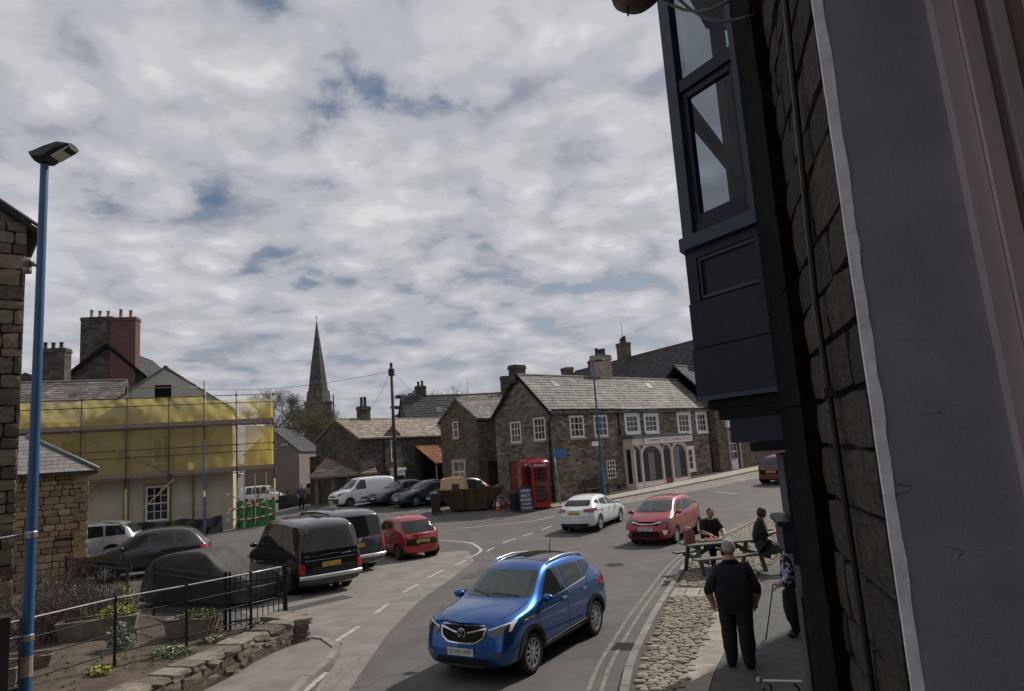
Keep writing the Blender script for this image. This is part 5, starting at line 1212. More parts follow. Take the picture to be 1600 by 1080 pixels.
def main_house():
    t = thing('corner_house', 'long two storey stone house with slate roof and white windows on the junction corner', 'house', (1.89, 39.88, 0), rad(43))
    L, D, ze, zr = 16.4, 4.8, 5.82, 8.1
    I = Matrix(); wall = MB()
    up = [(1.58, 4.10, 2.84, 5.40), (3.74, 4.08, 5.02, 5.40), (6.80, 4.22, 8.10, 5.36), (8.80, 4.20, 10.15, 5.34), (12.55, 4.06, 13.95, 5.38), (14.85, 4.04, 16.1, 5.38)]
    gw = [(4.62, 1.55, 5.42, 2.62), (12.62, 1.45, 13.98, 2.98)]
    panel(wall, I, L, ze, up + gw + [(6.9, .5, 11.6, 3.5)], .2, None, -.6)
    front = wall.build('wall', 'rubble_main', t)
    gm = face_mx((0, D, 0), (0, 0, 0)); g = MB()
    gwin = [(1.36, 4.05, 2.30, 5.32), (3.36, 4.08, 4.34, 5.40)]; gd = (1.02, .55, 1.75, 2.95)
    panel(g, gm, D, ze, gwin + [gd], .2, (D / 2, zr - .06), -.6)
    g.build('wall', 'rubble_gable', t)
    g2 = MB(); panel(g2, face_mx((L, 0, 0), (L, D, 0)), D, ze, (), .2, (D / 2, zr - .06), -.6); panel(g2, face_mx((L, D, 0), (0, D, 0)), L, ze, (), .2, None, -.6); g2.build('wall', 'rubble_gable', t)
    gable_roof(t, L, D, ze, zr, 'slate', .22, .14)
    for a, b, c, d in up: window(t, I, a, b, c, d, 3, 3, .11, .035, .05, surround='white_paint' if a > 6 else None)
    window(t, I, *gw[0], 3, 4, .05, .035, .05, sill=False); window(t, I, *gw[1], 3, 3, .12, .035, .05, surround='white_paint')
    for q in gwin: window(t, gm, *q, 3, 3, .09, .032, .05, surround=None)
    for q in gwin: MB().bx(q[0] - .15, q[2] + .15, -.03, .05, q[3] + .005, q[3] + .26, gm).build('lintel', 'sandstone_dark', t)
    for q in up[:2]: MB().bx(q[0] - .15, q[2] + .15, -.03, .05, q[3] + .005, q[3] + .24, I).build('lintel', 'sandstone_dark', t)
    d = MB(); a, b, c, e = gd; d.bx(a, c, .10, .15, b, e, gm)
    for k in range(4): d.bx(a + .03 + k * .17, a + .17 + k * .17, .085, .10, b + .05, e - .05, gm)
    d.build('door', 'red_door', t)
    MB().bx(a - .16, c + .16, -.025, .06, e + .004, e + .24, gm).build('lintel', 'sandstone_dark', t)
    gt = MB(); gt.tube([V(-.1, -.26, ze - .1), V(L + .1, -.26, ze - .1)], .06, 8); gt.build('gutter', 'iron', t, True)
    downpipe(t, [V(.15, -.2, ze - .15), V(-.06, -.05, ze - .55), V(-.07, .12, ze - .75), V(-.07, .14, .4)], .05)
    downpipe(t, [V(6.05, -.06, ze - .2), V(6.05, -.06, 4.1)], .045); downpipe(t, [V(16.2, -.06, ze - .2), V(16.2, -.06, .6)], .045)
    v = MB()
    for s, (y0, y1) in ((1, (-.2, D / 2)), (-1, (D + .2, D / 2))): v.beam(V(-.17, y0, ze - .28), V(-.17, y1, zr - .07), .05, .20)
    v.build('bargeboard', 'black_wood', t)
    c1 = chimney(t, 8.0, D / 2 + .2, 7.3, 9.55, 1.25, .8, 'sandstone', 4, 'slate_dark', .5)
    MB().bx(7.4, 8.6, D / 2 - .25, D / 2 + .65, 9.552, 9.62).build('flaunching', 'ridge', c1)
    chimney(t, .25, D / 2 + .35, 7.6, 8.7, .9, .55, 'rubble_dark', 0)
    for x in (2.4, 12.0): # roof lights
        k = (zr - ze) / (D / 2); y = 1.75; MB().box((x, y, ze + k * y + .03), (.5, .6, .04), 0, Tm(0, 0, 0) @ Tm(x, y, ze + k * y + .03) @ Matrix.Rotation(math.atan(k), 4, 'X') @ Tm(-x, -y, -(ze + k * y + .03))).build('roof_light', 'pane_pale', t)
    # ---- shopfront
    sh = MB(); y0 = -.75
    sh.bx(6.18, 12.3, y0 - .18, .02, 3.93, 4.02); sh.bx(6.25, 12.25, y0 - .12, .02, 3.86, 3.928)
    front_s = sh.build('shopfront', 'lead', t)
    bd = MB(); bd.bx(6.3, 12.2, y0, y0 + .08, 3.42, 3.855); bd.build('fascia', 'cream_paint', front_s)
    def pil(x, w=.16):
        p = MB(); p.bx(x - w / 2, x + w / 2, y0 - .03, y0 + .12, 1.05, 3.415); p.bx(x - w / 2 - .03, x + w / 2 + .03, y0 - .06, y0 + .12, .45, 1.045); p.bx(x - w / 2 - .02, x + w / 2 + .02, y0 - .05, y0 + .12, 3.0, 3.08); p.build('pilaster', 'cream_paint', front_s)
        MB().bx(x - .05, x + .05, y0 - .12, y0 - .032, 3.2, 3.415).build('bracket', 'ink_red', front_s)
    for x in (6.40, 7.12, 9.30, 10.35, 12.1): pil(x)
    def arch(x0, x1, z0, z1, base=True):
        n = 10; r = (x1 - x0) / 2; cxm = (x0 + x1) / 2; rz = min(r * .75, .55); poly = [(x0, z1), (x0, z1 - rz - .08)] + [(cxm - (r - .05) * math.cos(PI * i / n), z1 - .08 - rz + rz * math.sin(PI * i / n)) for i in range(n + 1)] + [(x1, z1 - rz - .08), (x1, z1)]
        hd = MB(); q = poly; mid = len(q) // 2
        for i in range(1, len(q) - 2):
            a, b = q[i], q[i + 1]; hd.face([(a[0], y0 + .03, a[1]), (b[0], y0 + .03, b[1]), (b[0], y0 + .03, z1), (a[0], y0 + .03, z1)]); hd.face([(a[0], y0 + .03, a[1]), (a[0], y0 + .1, a[1]), (b[0], y0 + .1, b[1]), (b[0], y0 + .03, b[1])])
        hd.build('arched_head', 'cream_paint', front_s)
        p = MB(); p.face([(x0, y0 + .09, z0), (x1, y0 + .09, z0), (x1, y0 + .09, z1), (x0, y0 + .09, z1)]); p.build('shop_pane', 'pane', front_s)
        if base: MB().bx(x0, x1, y0 - .01, y0 + .09, .35, z0 - .002).build('stallriser', 'white_paint', front_s); MB().bx(x0 - .02, x1 + .02, y0 - .04, y0 + .09, z0 - .05, z0 - .001).build('stall_sill', 'cream_paint', front_s)
    arch(6.50, 7.02, 1.15, 3.41); arch(7.22, 9.20, 1.15, 3.41); arch(10.45, 12.0, 1.15, 3.41); arch(9.40, 10.25, .45, 3.41, False)
    MB().bx(9.42, 10.23, y0 + .05, y0 + .085, .45, 1.2).build('door_panel', 'ink_red', front_s)
    cu = MB(); cu.bx(7.9, 8.5, y0 + .075, y0 + .088, 1.2, 2.9); cu.build('curtain', 'pane_pale', front_s)
    cu = MB(); cu.bx(10.5, 11.3, y0 + .075, y0 + .088, 1.2, 3.2); cu.build('curtain', 'pane_pale', front_s)
    sd = MB(); panel(sd, face_mx((6.3, 0, 0), (6.3, y0, 0)), -y0, 3.9, [(.2, 1.1, .55, 3.2)], .05, None, .3); sd.build('side_panel', 'cream_paint', front_s); sd = MB(); panel(sd, face_mx((12.2, y0, 0), (12.2, 0, 0)), -y0, 3.9, (), .05, None, .3); sd.build('side_panel', 'cream_paint', front_s)
    p = MB(); p.face([(6.33, -.2, 1.1), (6.33, -.55, 1.1), (6.33, -.55, 3.2), (6.33, -.2, 3.2)]); p.build('shop_pane', 'pane', front_s)
    sg = MB().bx(7.45, 12.75, y0 - .10, y0 - .04, 3.46, 3.84).build('sign_board', 'white_paint', front_s)
    text('lettering', 'TOMPKINS  THE COOKING PLACE', .26, Tm(10.1, y0 - .103, 3.65) @ FRONT, 'ink_red', sg, .002, 4.9)
    # small fittings on the front
    MB().bx(3.35, 3.95, -.05, -.01, 3.55, 3.82).build('wall_plaque', 'white_paint', t)
    hb = MB(); hb.tube([V(.95, -.03, 3.7), V(.95, -.45, 3.75)], .012, 5); hb.build('sign_bracket', 'iron', t)
    for x, z in ((5.6, 1.05), (3.2, 1.0)): MB().box((x, -.12, z), (.5, .2, .18)).build('window_box', 'dark_wood', t)

def side_house():
    """taller house behind and right of the shop, white door and fascia on the uphill side"""
    c, s = math.cos(rad(43)), math.sin(rad(43)); A = V(1.89, 39.88)
    def Lw(x, y): return (A.x + x * c - y * s, A.y + x * s + y * c)
    o = Lw(16.42, -.55); t = thing('plain_house', 'rendered brown house with white panelled door uphill of the stone house', 'house', (*o, 0), rad(43)); I = Matrix()
    w = MB(); panel(w, I, 11, 6.3, [(1.55, 1.0, 2.75, 4.1)], .25, None, -.3); panel(w, face_mx((0, 6, 0), (0, 0, 0)), 6, 6.3, (), .2, None, -.3); panel(w, face_mx((11, 0, 0), (11, 6, 0)), 6, 6.3, (), .2, None, -.3); w.build('wall', 'rubble_brown', t)
    gable_roof(t, 11, 6, 6.3, 9.2, 'slate_dark', .2, .1)
    dr = MB(); dr.bx(1.6, 2.7, .12, .18, 1.0, 3.15); dr.build('door', 'white_door', t)
    d = t.children[-1]
    for zz0, zz1 in ((1.15, 1.75), (1.95, 2.45), (2.55, 3.05)):
        for xx in (1.72, 2.2): MB().bx(xx, xx + .38, .10, .12, zz0, zz1).build('door_panel', 'white_door' if zz0 < 1.8 else 'pane', d)
    MB().bx(2.0, 2.3, .095, .118, 1.82, 1.88).build('letter_plate', 'iron', d)
    MB().bx(1.57, 2.73, .12, .16, 3.2, 4.05).build('fanlight', 'pane', t)
    f = MB(); f.bx(1.3, 1.53, -.08, .1, .9, 4.25); f.bx(2.77, 3.0, -.08, .1, .9, 4.25); f.build('door_surround', 'sandstone', t)
    h = MB(); h.bx(1.1, 3.2, -.28, .05, 4.26, 4.36); h.bx(1.25, 3.05, -.2, .05, 4.362, 4.75); h.build('door_hood', 'white_paint', t)
    sb = MB().bx(5.0, 10.4, -.12, -.03, 2.55, 3.15).build('sign_board', 'white_paint', t)
    for k in range(7): MB().bx(5.3 + k * .7, 5.75 + k * .7, -.13, -.122, 2.7, 3.0).build('sign_lettering', 'steel', sb)
    MB().bx(1.4, 2.9, -.5, -.09, .6, .98).build('door_step', 'sandstone_dark', t)
    # big slate roof behind
    t2 = thing('tall_house', 'tall house with a long dark slate roof behind the corner house', 'house', (3.0, 72.2, 0), rad(-64))
    w = MB(); LL = 20.5; panel(w, I, LL, 7.4, (), .2, None, 0); panel(w, face_mx((0, 8, 0), (0, 0, 0)), 8, 7.4, (), .2, (4, 11.6)); panel(w, face_mx((LL, 0, 0), (LL, 8, 0)), 8, 7.4, (), .2, (4, 11.6)); w.build('wall', 'rubble_dark', t2)
    r = gable_roof(t2, LL, 8, 7.4, 11.6, 'slate_dark', .2, .1, slate=(.45, .34)); 
    for x, n in ((-3.0, 0), (2.6, 0)): chimney(t2, x + 1.2, 4.0, 9.8, 12.2, 1.2, .9, 'rubble_brown', n)
    chimney(t2, 9.5, 3.7, 10.0, 13.0, 1.2, .8, 'rubble_brown', 3, 'slate_dark', .6)
    MB().tube([V(9.5, 3.7, 13.0), V(9.5, 3.7, 15.0)], .03, 5).build('aerial', 'steel', t2)

def mid_houses():
    I = Matrix()
    # gabled cottage left of the corner house
    c, s = math.cos(rad(43)), math.sin(rad(43))
    t = thing('gabled_cottage', 'narrow gabled stone cottage with pale sash windows beside the corner house', 'house', (-2.62, 45.2, 0), rad(43)); w = MB(); D = 3.9
    gm = face_mx((0, D, 0), (0, 0, 0)); L = 6.0
    panel(w, gm, D, 5.95, [(1.35, 4.70, 1.95, 5.80), (1.15, 1.75, 2.45, 3.20)], .2, (D / 2, 7.25), -.5); panel(w, I, L, 5.95, [(.75, .4, 1.75, 3.05)], .3, None, -.5); panel(w, face_mx((L, D, 0), (0, D, 0)), L, 5.95, ()); w.build('wall', 'rubble_brown', t)
    gable_roof(t, L, D, 5.95, 7.3, 'slate', .18, .12)
    window(t, gm, 1.35, 4.70, 1.95, 5.80, 1, 2, .07, .03, .04, pane='pane_pale'); window(t, gm, 1.15, 1.75, 2.45, 3.20, 2, 2, .08, .05, .04, pane='pane_pale', surround='sandstone')
    MB().bx(.75, 1.75, .22, .28, .4, 3.0).build('door', 'dark_wood', t)
    MB().bx(1.08, 2.22, -.03, .03, 5.82, 6.05, gm).build('lintel', 'sandstone_dark', t)
    # cottage row further back, with pantile lean-to
    t = thing('stone_cottage', 'stone cottage with mossy slate roof and a tall white window in its small gable', 'house', (-11.35, 50.0, 0), rad(52)); w = MB(); L = 12.0; D = 5.0
    gm = face_mx((0, D, 0), (0, 0, 0))
    panel(w, I, L, 5.35, [(2.9, 3.55, 3.35, 4.95)], .2, None, -.5); panel(w, gm, D, 5.35, (), .2, (D / 2, 6.75), -.5); panel(w, face_mx((L, D, 0), (0, D, 0)), L, 5.35, ()); w.build('wall', 'rubble_dark', t)
    gable_roof(t, L, D, 5.35, 6.8, 'slate_warm', .2, .14, slate=(.4, .3))
    sg = MB(); panel(sg, Tm(2.3, -.12, 0), 1.6, 5.45, [(.58, 3.50, 1.06, 5.00)], .12, (.8, 6.1), 2.6); sg.build('gable_bay', 'rubble_dark', t)
    window(t, Tm(2.3, -.12, 0), .58, 3.50, 1.06, 5.00, 1, 2, .07, .03, .03, pane='pane_pale')
    pr = MB(); pr.bx(2.6, 3.7, -.8, -.1, 2.75, 2.95); pr.bx(2.7, 3.6, -.75, -.1, .9, 2.745); pr.build('porch', 'white_paint', t); MB().bx(2.75, 3.55, -.77, -.752, 1.2, 2.4).build('porch_pane', 'pane', t)
    chimney(t, 2.6, D / 2, 6.4, 7.75, .85, .6, 'rubble_dark', 2, 'slate_dark', .7)
    ln = MB(); Lp = 5.6; rows = 9; cols = 22; x0 = 5.4
    lr = MB(); lr.face([(x0, -2.2, 3.05), (x0 + Lp, -2.2, 3.05), (x0 + Lp, -.05, 4.45), (x0, -.05, 4.45)]); lr.face([(x0, -2.2, 3.0), (x0, -.05, 4.4), (x0 + Lp, -.05, 4.4), (x0 + Lp, -2.2, 3.0)]); lean = lr.build('lean_to_roof', 'pantile', t)
    for i in range(cols):
        for j in range(rows):
            a = x0 + Lp * i / cols; wd = Lp / cols; y = -2.25 + 2.2 * j / rows; k = 1.4 / 2.15; z = 3.05 + k * (y + 2.2) + .03
            ln.grid([[(a + wd * q / 4, yy, zz + .05 * math.sin(PI * q / 4)) for q in range(5)] for yy, zz in ((y, z + .03), (y + .26, z + k * .26))])
    stuff(ln.build('pantiles', 'pantile', lean))
    for x in (x0 + .15, x0 + 2.8, x0 + 5.4): MB().tube([V(x, -2.1, .4), V(x, -2.1, 3.05)], .06, 6).build('post', 'steel', t)
    MB().bx(x0, x0 + Lp, -.9, -.85, .3, 3.3).build('shed_front', 'black_wood', t)
    MB().lathe([(.001, 0), (.16, 0), (.16, .03)], 14, Tm(x0 + 4.1, -.92, 2.2) @ Matrix.Rotation(rad(90), 4, 'X')).build('round_sign', 'white_paint', t)
    # open-fronted cart shed
    t = thing('cart_shed', 'low open cart shed with sagging stone slate roof', 'shed', (-14.5, 49.4, 0), rad(18)); w = MB(); R_ = MB()
    a, b, c2, d = V(-.25, -.35, 2.75), V(4.4, -.35, 2.75), V(4.4, 3.6, 4.4), V(1.4, 3.6, 4.4)
    R_.face([a, b, c2, d]); R_.face([q - V(0, 0, .12) for q in (d, c2, b, a)]); R_.face([a, a - V(0, 0, .12), b - V(0, 0, .12), b]); R_.face([d, d - V(0, 0, .12), a - V(0, 0, .12), a]); ro = R_.build('roof', 'slate_warm', t)
    sl = MB(); slates(sl, a + V(0, 0, .005), b - a, V(0, 3.95, 1.65), (b - a).length, 4.25, .5, .36, .03, lambda u, v: u > v * .42); stuff(sl.build('slates', 'slate_warm', ro))
    for x in (.1, 1.2, 2.3): MB().bx(x, x + .25, -.1, .15, .3, 2.7).build('post', 'sandstone_dark', t)
    w.bx(3.2, 4.3, -.1, .2, .2, 2.7); w.bx(-.1, 4.3, 3.3, 3.6, .2, 4.2); w.bx(4.1, 4.3, .2, 3.3, .2, 3.0); w.build('wall', 'rubble_dark', t)
    # houses behind, only their roofs show
    t = thing('rooflit_house', 'dark slated house with two roof lights behind the cottages', 'house', (-9.3, 60.5, 0), rad(20)); w = MB(); panel(w, I, 6.0, 6.2, ()); panel(w, face_mx((6, 0, 0), (6, 6, 0)), 6, 6.2, (), .2, (3, 9.1)); panel(w, face_mx((0, 6, 0), (0, 0, 0)), 6, 6.2, (), .2, (3, 9.1)); w.build('wall', 'rubble_dark', t)
    gable_roof(t, 6, 6, 6.2, 9.2, 'slate_dark', .2, .12, slate=(.45, .34))
    for x in (3.0, 4.4): MB().box((0, 0, 0), (.45, .7, .04), 0, Tm(x, 1.5, 7.75) @ Matrix.Rotation(rad(45), 4, 'X')).build('roof_light', 'pane_pale', t)
    chimney(t, 1.8, 3.2, 8.2, 10.1, .9, .7, 'rubble_dark', 2, 'slate_dark', .5)
    t = thing('ridge_house', 'brown roofed house peeping over the gabled cottage', 'house', (-4.2, 57.5, 0), rad(10)); w = MB(); panel(w, I, 5.5, 6.6, ()); panel(w, face_mx((0, 5, 0), (0, 0, 0)), 5, 6.6, (), .2, (2.5, 8.6)); w.build('wall', 'rubble_brown', t)
    gable_roof(t, 5.5, 5, 6.6, 8.7, 'slate_warm', .2, .12, slate=(.45, .34)); chimney(t, 4.0, 2.5, 8.0, 10.1, 1.0, .7, 'rubble_dark', 0)
    MB().tube([V(.6, 2.5, 8.6), V(.6, 2.5, 10.0)], .02, 5).build('aerial', 'steel', t); 
    # rendered gable and little houses beyond the scaffold
    t = thing('rendered_house', 'blank brown rendered gable wall beyond the scaffold', 'house', (-31.2, 80, 0), 0); w = MB(); panel(w, I, 6.2, 5.4, (), .2, (3.1, 8.0)); panel(w, face_mx((6.2, 0, 0), (6.2, 9, 0)), 9, 5.4, ()); w.build('wall', 'render_brown', t)
    gable_roof(t, 9, 6.2, 5.4, 8.05, 'slate_dark', .15, .1, Mx=Tm(6.2, 0, 0) @ Rz(rad(90)), slate=(.5, .4))
    MB().bx(4.1, 5.0, -.04, -.01, 6.0, 6.25).build('vent', 'steel', t)
    for k, (x, y, ww, ze, zr, lab) in enumerate(((-31.5, 95, 4.6, 4.2, 5.6, 'pale little house with hipped brown roof far beyond the vans'), (-27.6, 97, 5.5, 3.9, 5.2, 'low sandstone cottage far beyond the cart shed'))):
        t = thing('little_house', lab, 'house', (x, y, .3), rad(5)); w = MB(); panel(w, I, ww, ze, [(1.0, 1.0, 1.8, 2.3), (2.8, 1.0, 3.6, 2.3)], .1, None, -.5); panel(w, face_mx((ww, 0, 0), (ww, 5, 0)), 5, ze, (), .2, (2.5, zr), -.5); w.build('wall', 'render_buff' if k == 0 else 'rubble_block', t); gable_roof(t, ww, 5, ze, zr, 'slate_warm', .2, .1, slate=(.5, .4))
        for a in (1.0, 2.8): window(t, I, a, 1.0, a + .8, 2.3, 2, 2, .08, .04, .03)
    t = thing('low_wall', 'dark hedge topped garden wall where the pedestrian stands', 'wall', (-19.0, 55.5, gz(-19, 55.5)), rad(8)); MB().bx(0, 5.5, -.2, .2, -.3, 1.05).build('wall', 'rubble_dark', t); hb = MB(); rr = random.Random(4)
    for k in range(8): foliage(hb, (.4 + k * .7, 0, 1.2), (.5, .35, .35), 120, .07, rr)
    hb.build('hedge', 'hedge', t)

# ------------------------------------------------------------------ left side
def scaffold_house():
    I = Matrix()
    loc = (-19.9 - math.sin(rad(20)) * 1.1, 39 + math.cos(rad(20)) * 1.1, 0)
    t = thing('rendered_gable_house', 'grey rendered gabled house being repaired behind the scaffold', 'house', loc, rad(20)); w = MB()
    # gabled block x -3.3..3.7, left wing x -11..-3.3
    panel(w, Tm(-3.4, 0, 0), 7.1, 7.0, [(2.55, 1.05, 3.75, 2.98), (2.85, 4.2, 3.9, 5.85)], .18, None, -.3); panel(w, face_mx((3.7, 0, 0), (3.7, 8, 0)), 8, 7.0, [(2, 4.2, 3, 5.8)], .2, None, -.3); panel(w, Tm(-11.5, .02, 0), 8.1, 6.9, [(4.6, 4.2, 5.5, 5.85), (6.4, 4.2, 7.2, 5.85)], .18, None, -.3)
    w.build('wall', 'render_buff', t)
    g = MB(); ap = (-.1, 9.72); P = lambda x, z: V(x, -.01, z); hx0, hx1, hz0, hz1 = -.47, .42, 7.72, 8.7
    g.face([P(-3.45, 7.0), P(3.75, 7.0), P(3.75, 7.25), P(hx1, hz0), P(hx0, hz0), P(-3.45, 7.25)]); g.face([P(-3.45, 7.25), P(hx0, hz0), P(hx0, hz1), P(*ap)]); g.face([P(3.75, 7.25), P(*ap), P(hx1, hz1), P(hx1, hz0)]); g.face([P(hx0, hz1), P(hx1, hz1), P(*ap)])
    g.face([V(hx0, -.01, hz0), V(hx0, .3, hz0), V(hx0, .3, hz1), V(hx0, -.01, hz1)]); g.face([V(hx1, -.01, hz1), V(hx1, .3, hz1), V(hx1, .3, hz0), V(hx1, -.01, hz0)]); g.face([V(hx0, -.01, hz0), V(hx1, -.01, hz0), V(hx1, .3, hz0), V(hx0, .3, hz0)])
    g.build('gable', 'render_grey', t); MB().bx(hx0 - .1, hx1 + .1, .32, .36, hz0 - .1, hz1 + .1).build('attic_opening', 'arch', t)
    # roofs: main gable (ridge along y) and wing (ridge along x)
    gable_roof(t, 8.2, 7.2, 7.2, 9.78, 'slate', .1, .05, Mx=Tm(3.7, 0, 0) @ Rz(rad(90)))
    gable_roof(t, 10, 7, 6.9, 9.5, 'slate', .15, .1, Mx=Tm(-12.5, 0, 0))
    window(t, Tm(-3.4, 0, 0), 2.55, 1.05, 3.75, 2.98, 3, 4, .09, .035, .06, surround='sandstone'); window(t, Tm(-3.4, 0, 0), 2.85, 4.2, 3.9, 5.85, 2, 2, .08, .05, .05, pane='pane_pale', surround='sandstone')
    for a in (4.6, 6.4): window(t, Tm(-11.5, .02, 0), a, 4.2, a + .85, 5.85, 2, 2, .08, .04, .06)
    for x in (-1.9, 1.6): downpipe(t, [V(x, -.06, 6.8), V(x, -.06, .2)], .04, 'galv')
    # ---- scaffold
    s = thing('scaffold', 'tube and board scaffold hung with yellow netting round the rendered house', 'scaffold', (-19.9, 39, 0), rad(20))
    X = [-8.6, -6.2, -3.86, -1.67, .42, 2.24, 3.95, 5.98]; tops = [8.2, 8.3, 8.15, 8.75, 7.9, 8.75, 8.1, 7.55]; r = .034
    for i, (x, z) in enumerate(zip(X, tops)):
        for y in (0, .95):
            if y and x > 5: continue
            MB().tube([V(x, y, 0), V(x, y, z - (.4 if y else 0))], r, 6).build('standard', 'galv' if y else 'rusty_tube', s, True)
        MB().tube([V(x, 0, .15), V(x, 0, 2.95)], r + .014, 6).build('tube_wrap', 'yellow_tape', s, True)
        for z in (3.5, 6.2): MB().tube([V(x, -.12, z - .06), V(x, 1.05, z - .06)], .03, 6).build('transom', 'rusty_tube', s, True)
    for z in (7.86, 7.42, 6.12, 5.02, 4.62, 3.42): MB().tube([V(-8.9, -.06, z), V(6.15, -.06, z)], .027, 6).build('ledger', 'rusty_tube', s, True)
    for z in (7.86, 6.12, 3.42):
        MB().tube([V(5.98, -.06, z - .03), V(5.98, 2.6, z - .03)], .027, 6).build('ledger', 'rusty_tube', s, True)
    for x in X:
        for z in (7.86, 6.12, 5.02, 3.42): MB().box((x, -.045, z), (.11, .10, .10)).build('coupler', 'rusty_tube', s)
    MB().tube([V(-1.7, -.07, 8.45), V(2.0, -.07, 8.38)], .027, 6).build('guard_rail', 'galv', s, True)
    for a, b, m in ((V(-4.7, -.09, 6.4), V(.75, -.09, 3.5), 'galv'), (V(-2.3, -.09, .4), V(.7, -.09, 3.3), 'yellow_tape'), (V(3.9, -.09, .3), V(5.9, -.09, 3.3), 'rusty_tube')): MB().tube([a, b], .03, 6).build('brace', m, s, True)
    for z in (6.2, 3.5):
        x = -8.8; k = 0
        while x < 6:
            l = min(3.7, 6.1 - x)
            for j in range(4): MB().bx(x + .01, x + l - .01, .04 + j * .23, .04 + j * .23 + .22, z, z + .04).build('scaffold_board', 'board', s)
            MB().bx(x + .01, x + l - .01, -.005, .03, z + .045, z + .27).build('toe_board', 'board', s)
            x += l
    rr = random.Random(3)
    def net(x0, x1, z0, z1, y, Mx=None, sag=.08, nx=60, nz=10):
        mb = MB(); rows = []
        for i in range(nx + 1):
            x = x0 + (x1 - x0) * i / nx
            rows.append([(Mx or Matrix()) @ V(x, y + .045 * math.sin(x * 2.3 + j * .6) + .035 * math.sin(x * 9 + 2 * math.sin(j * .8)) + rr.uniform(-.012, .012) + sag * math.sin(PI * j / nz), z0 + (z1 - z0) * j / nz + .03 * math.sin(x * 3.1) * (1 if j in (0, nz) else 0)) for j in range(nz + 1)])
        mb.grid(rows); return mb.build('net_sheet', 'net', s, True)
    net(-8.6, -3.8, 6.3, 7.8, .06); net(-3.8, 2.2, 6.3, 7.85, .05); net(2.2, 5.98, 6.35, 7.6, .05)
    net(-8.6, -1.7, 3.5, 6.15, .06); net(-1.7, 3.95, 3.55, 6.15, .06); net(3.95, 5.98, 3.6, 6.05, .05)
    R = Tm(5.98, 0, 0) @ Rz(rad(90)); net(0, 2.6, 3.6, 6.1, 0, R, .06, 12); net(0, 2.6, 6.3, 7.7, 0, R, .06, 12)
    net(4.4, 5.9, 3.6, 6.05, .55, None, .05, 10)
    # sheeting round the foot
    b = MB(); rows = []
    for i in range(24):
        x = -3.2 + 6.4 * i / 23; rows.append([(x, -.35 + .06 * math.sin(i * 1.7), 0), (x, -.3 + .09 * math.sin(i * 2.1), .55), (x, -.25 + .05 * math.sin(i * 1.3), 1.05 + .08 * math.sin(i * .9)), (x, -.1, 1.02)])
    b.grid(rows); bb = b.build('black_sheeting', 'black_sheet'); bb.parent = s
    g = MB(); rows = []
    for i in range(14):
        x = 3.9 + 2.1 * i / 13; rows.append([(x, -.1 + .07 * math.sin(i * 1.9), 0), (x, -.1 + .08 * math.sin(i * 2.3), .9), (x, -.08 + .05 * math.sin(i * 1.2), 1.75 + .1 * math.sin(i))])
    g.grid(rows); g.build('green_sheeting', 'green_sheet', s)
    for k, (a, c) in enumerate((((3.4, .85), (6.0, 1.0)), ((3.5, 1.4), (6.0, 1.9)), ((3.4, 1.2), (5.9, 2.5)), ((3.4, 2.3), (6.0, 1.2)))):
        n = 14
        tp = MB()
        for i in range(n):
            p0 = V(a[0] + (c[0] - a[0]) * i / n, -.2, a[1] + (c[1] - a[1]) * i / n - .12 * math.sin(PI * i / n)); p1 = V(a[0] + (c[0] - a[0]) * (i + 1) / n, -.2, a[1] + (c[1] - a[1]) * (i + 1) / n - .12 * math.sin(PI * (i + 1) / n))
            tp.mi = i % 2; tp.face([p0 - V(0, 0, .04), p1 - V(0, 0, .04), p1 + V(0, 0, .04), p0 + V(0, 0, .04)])
        tp.build('barrier_tape', ['tape_white', 'tape_red'], s)
    for x in (4.3, 4.9, 5.5): MB().bx(x, x + .06, -.12, -.06, 0, 3.3).build('prop', 'yellow_tape', s)
    # house behind with the big stacks
    t = thing('chimney_house', 'dark stone gable with a tall stone and red brick chimney behind the scaffold', 'house', (-34.5, 50.2, 0), rad(8)); w = MB()
    panel(w, I, 8.6, 9.6, (), .2, (4.6, 13.3)); w.build('wall', 'rubble_dark', t)
    gable_roof(t, 9, 8.6, 9.6, 13.4, 'slate_dark', .15, .12, ridge_at=.465, Mx=Tm(8.6, 0, 0) @ Rz(rad(90)), slate=(.5, .4))
    c = chimney(t, 3.7, .8, 10.0, 15.6, 2.2, 1.1, 'rubble_dark', 3, 'sandstone', .7); 
    c2 = chimney(t, 5.75, .25, 9.0, 15.4, 1.75, .9, 'brick_red', 2, 'cone_clay', .7)
    v = MB(); v.beam(V(-.2, -.2, 9.5), V(4.6, -.2, 13.35), .06, .25); v.beam(V(8.8, -.2, 9.5), V(4.6, -.2, 13.35), .06, .25); v.build('bargeboard', 'black_wood', t)
    t = thing('far_stack_house', 'dark house with a broad low chimney stack behind the lamp post', 'house', (-33.0, 43.5, 0), rad(8)); w = MB(); panel(w, I, 5.2, 9.3, (), .2, (2.0, 10.6)); w.build('wall', 'rubble_dark', t); chimney(t, 3.4, .5, 9.0, 12.1, 1.8, .9, 'rubble_dark', 3, 'slate_dark', .5)
M['rusty_tube'] = plain('rusty_tube', (.075, .06, .06), .6, .3, .4, 6)
M['cone_clay'] = plain('cone_clay', (.28, .13, .08), .85, 0, .2, 6)

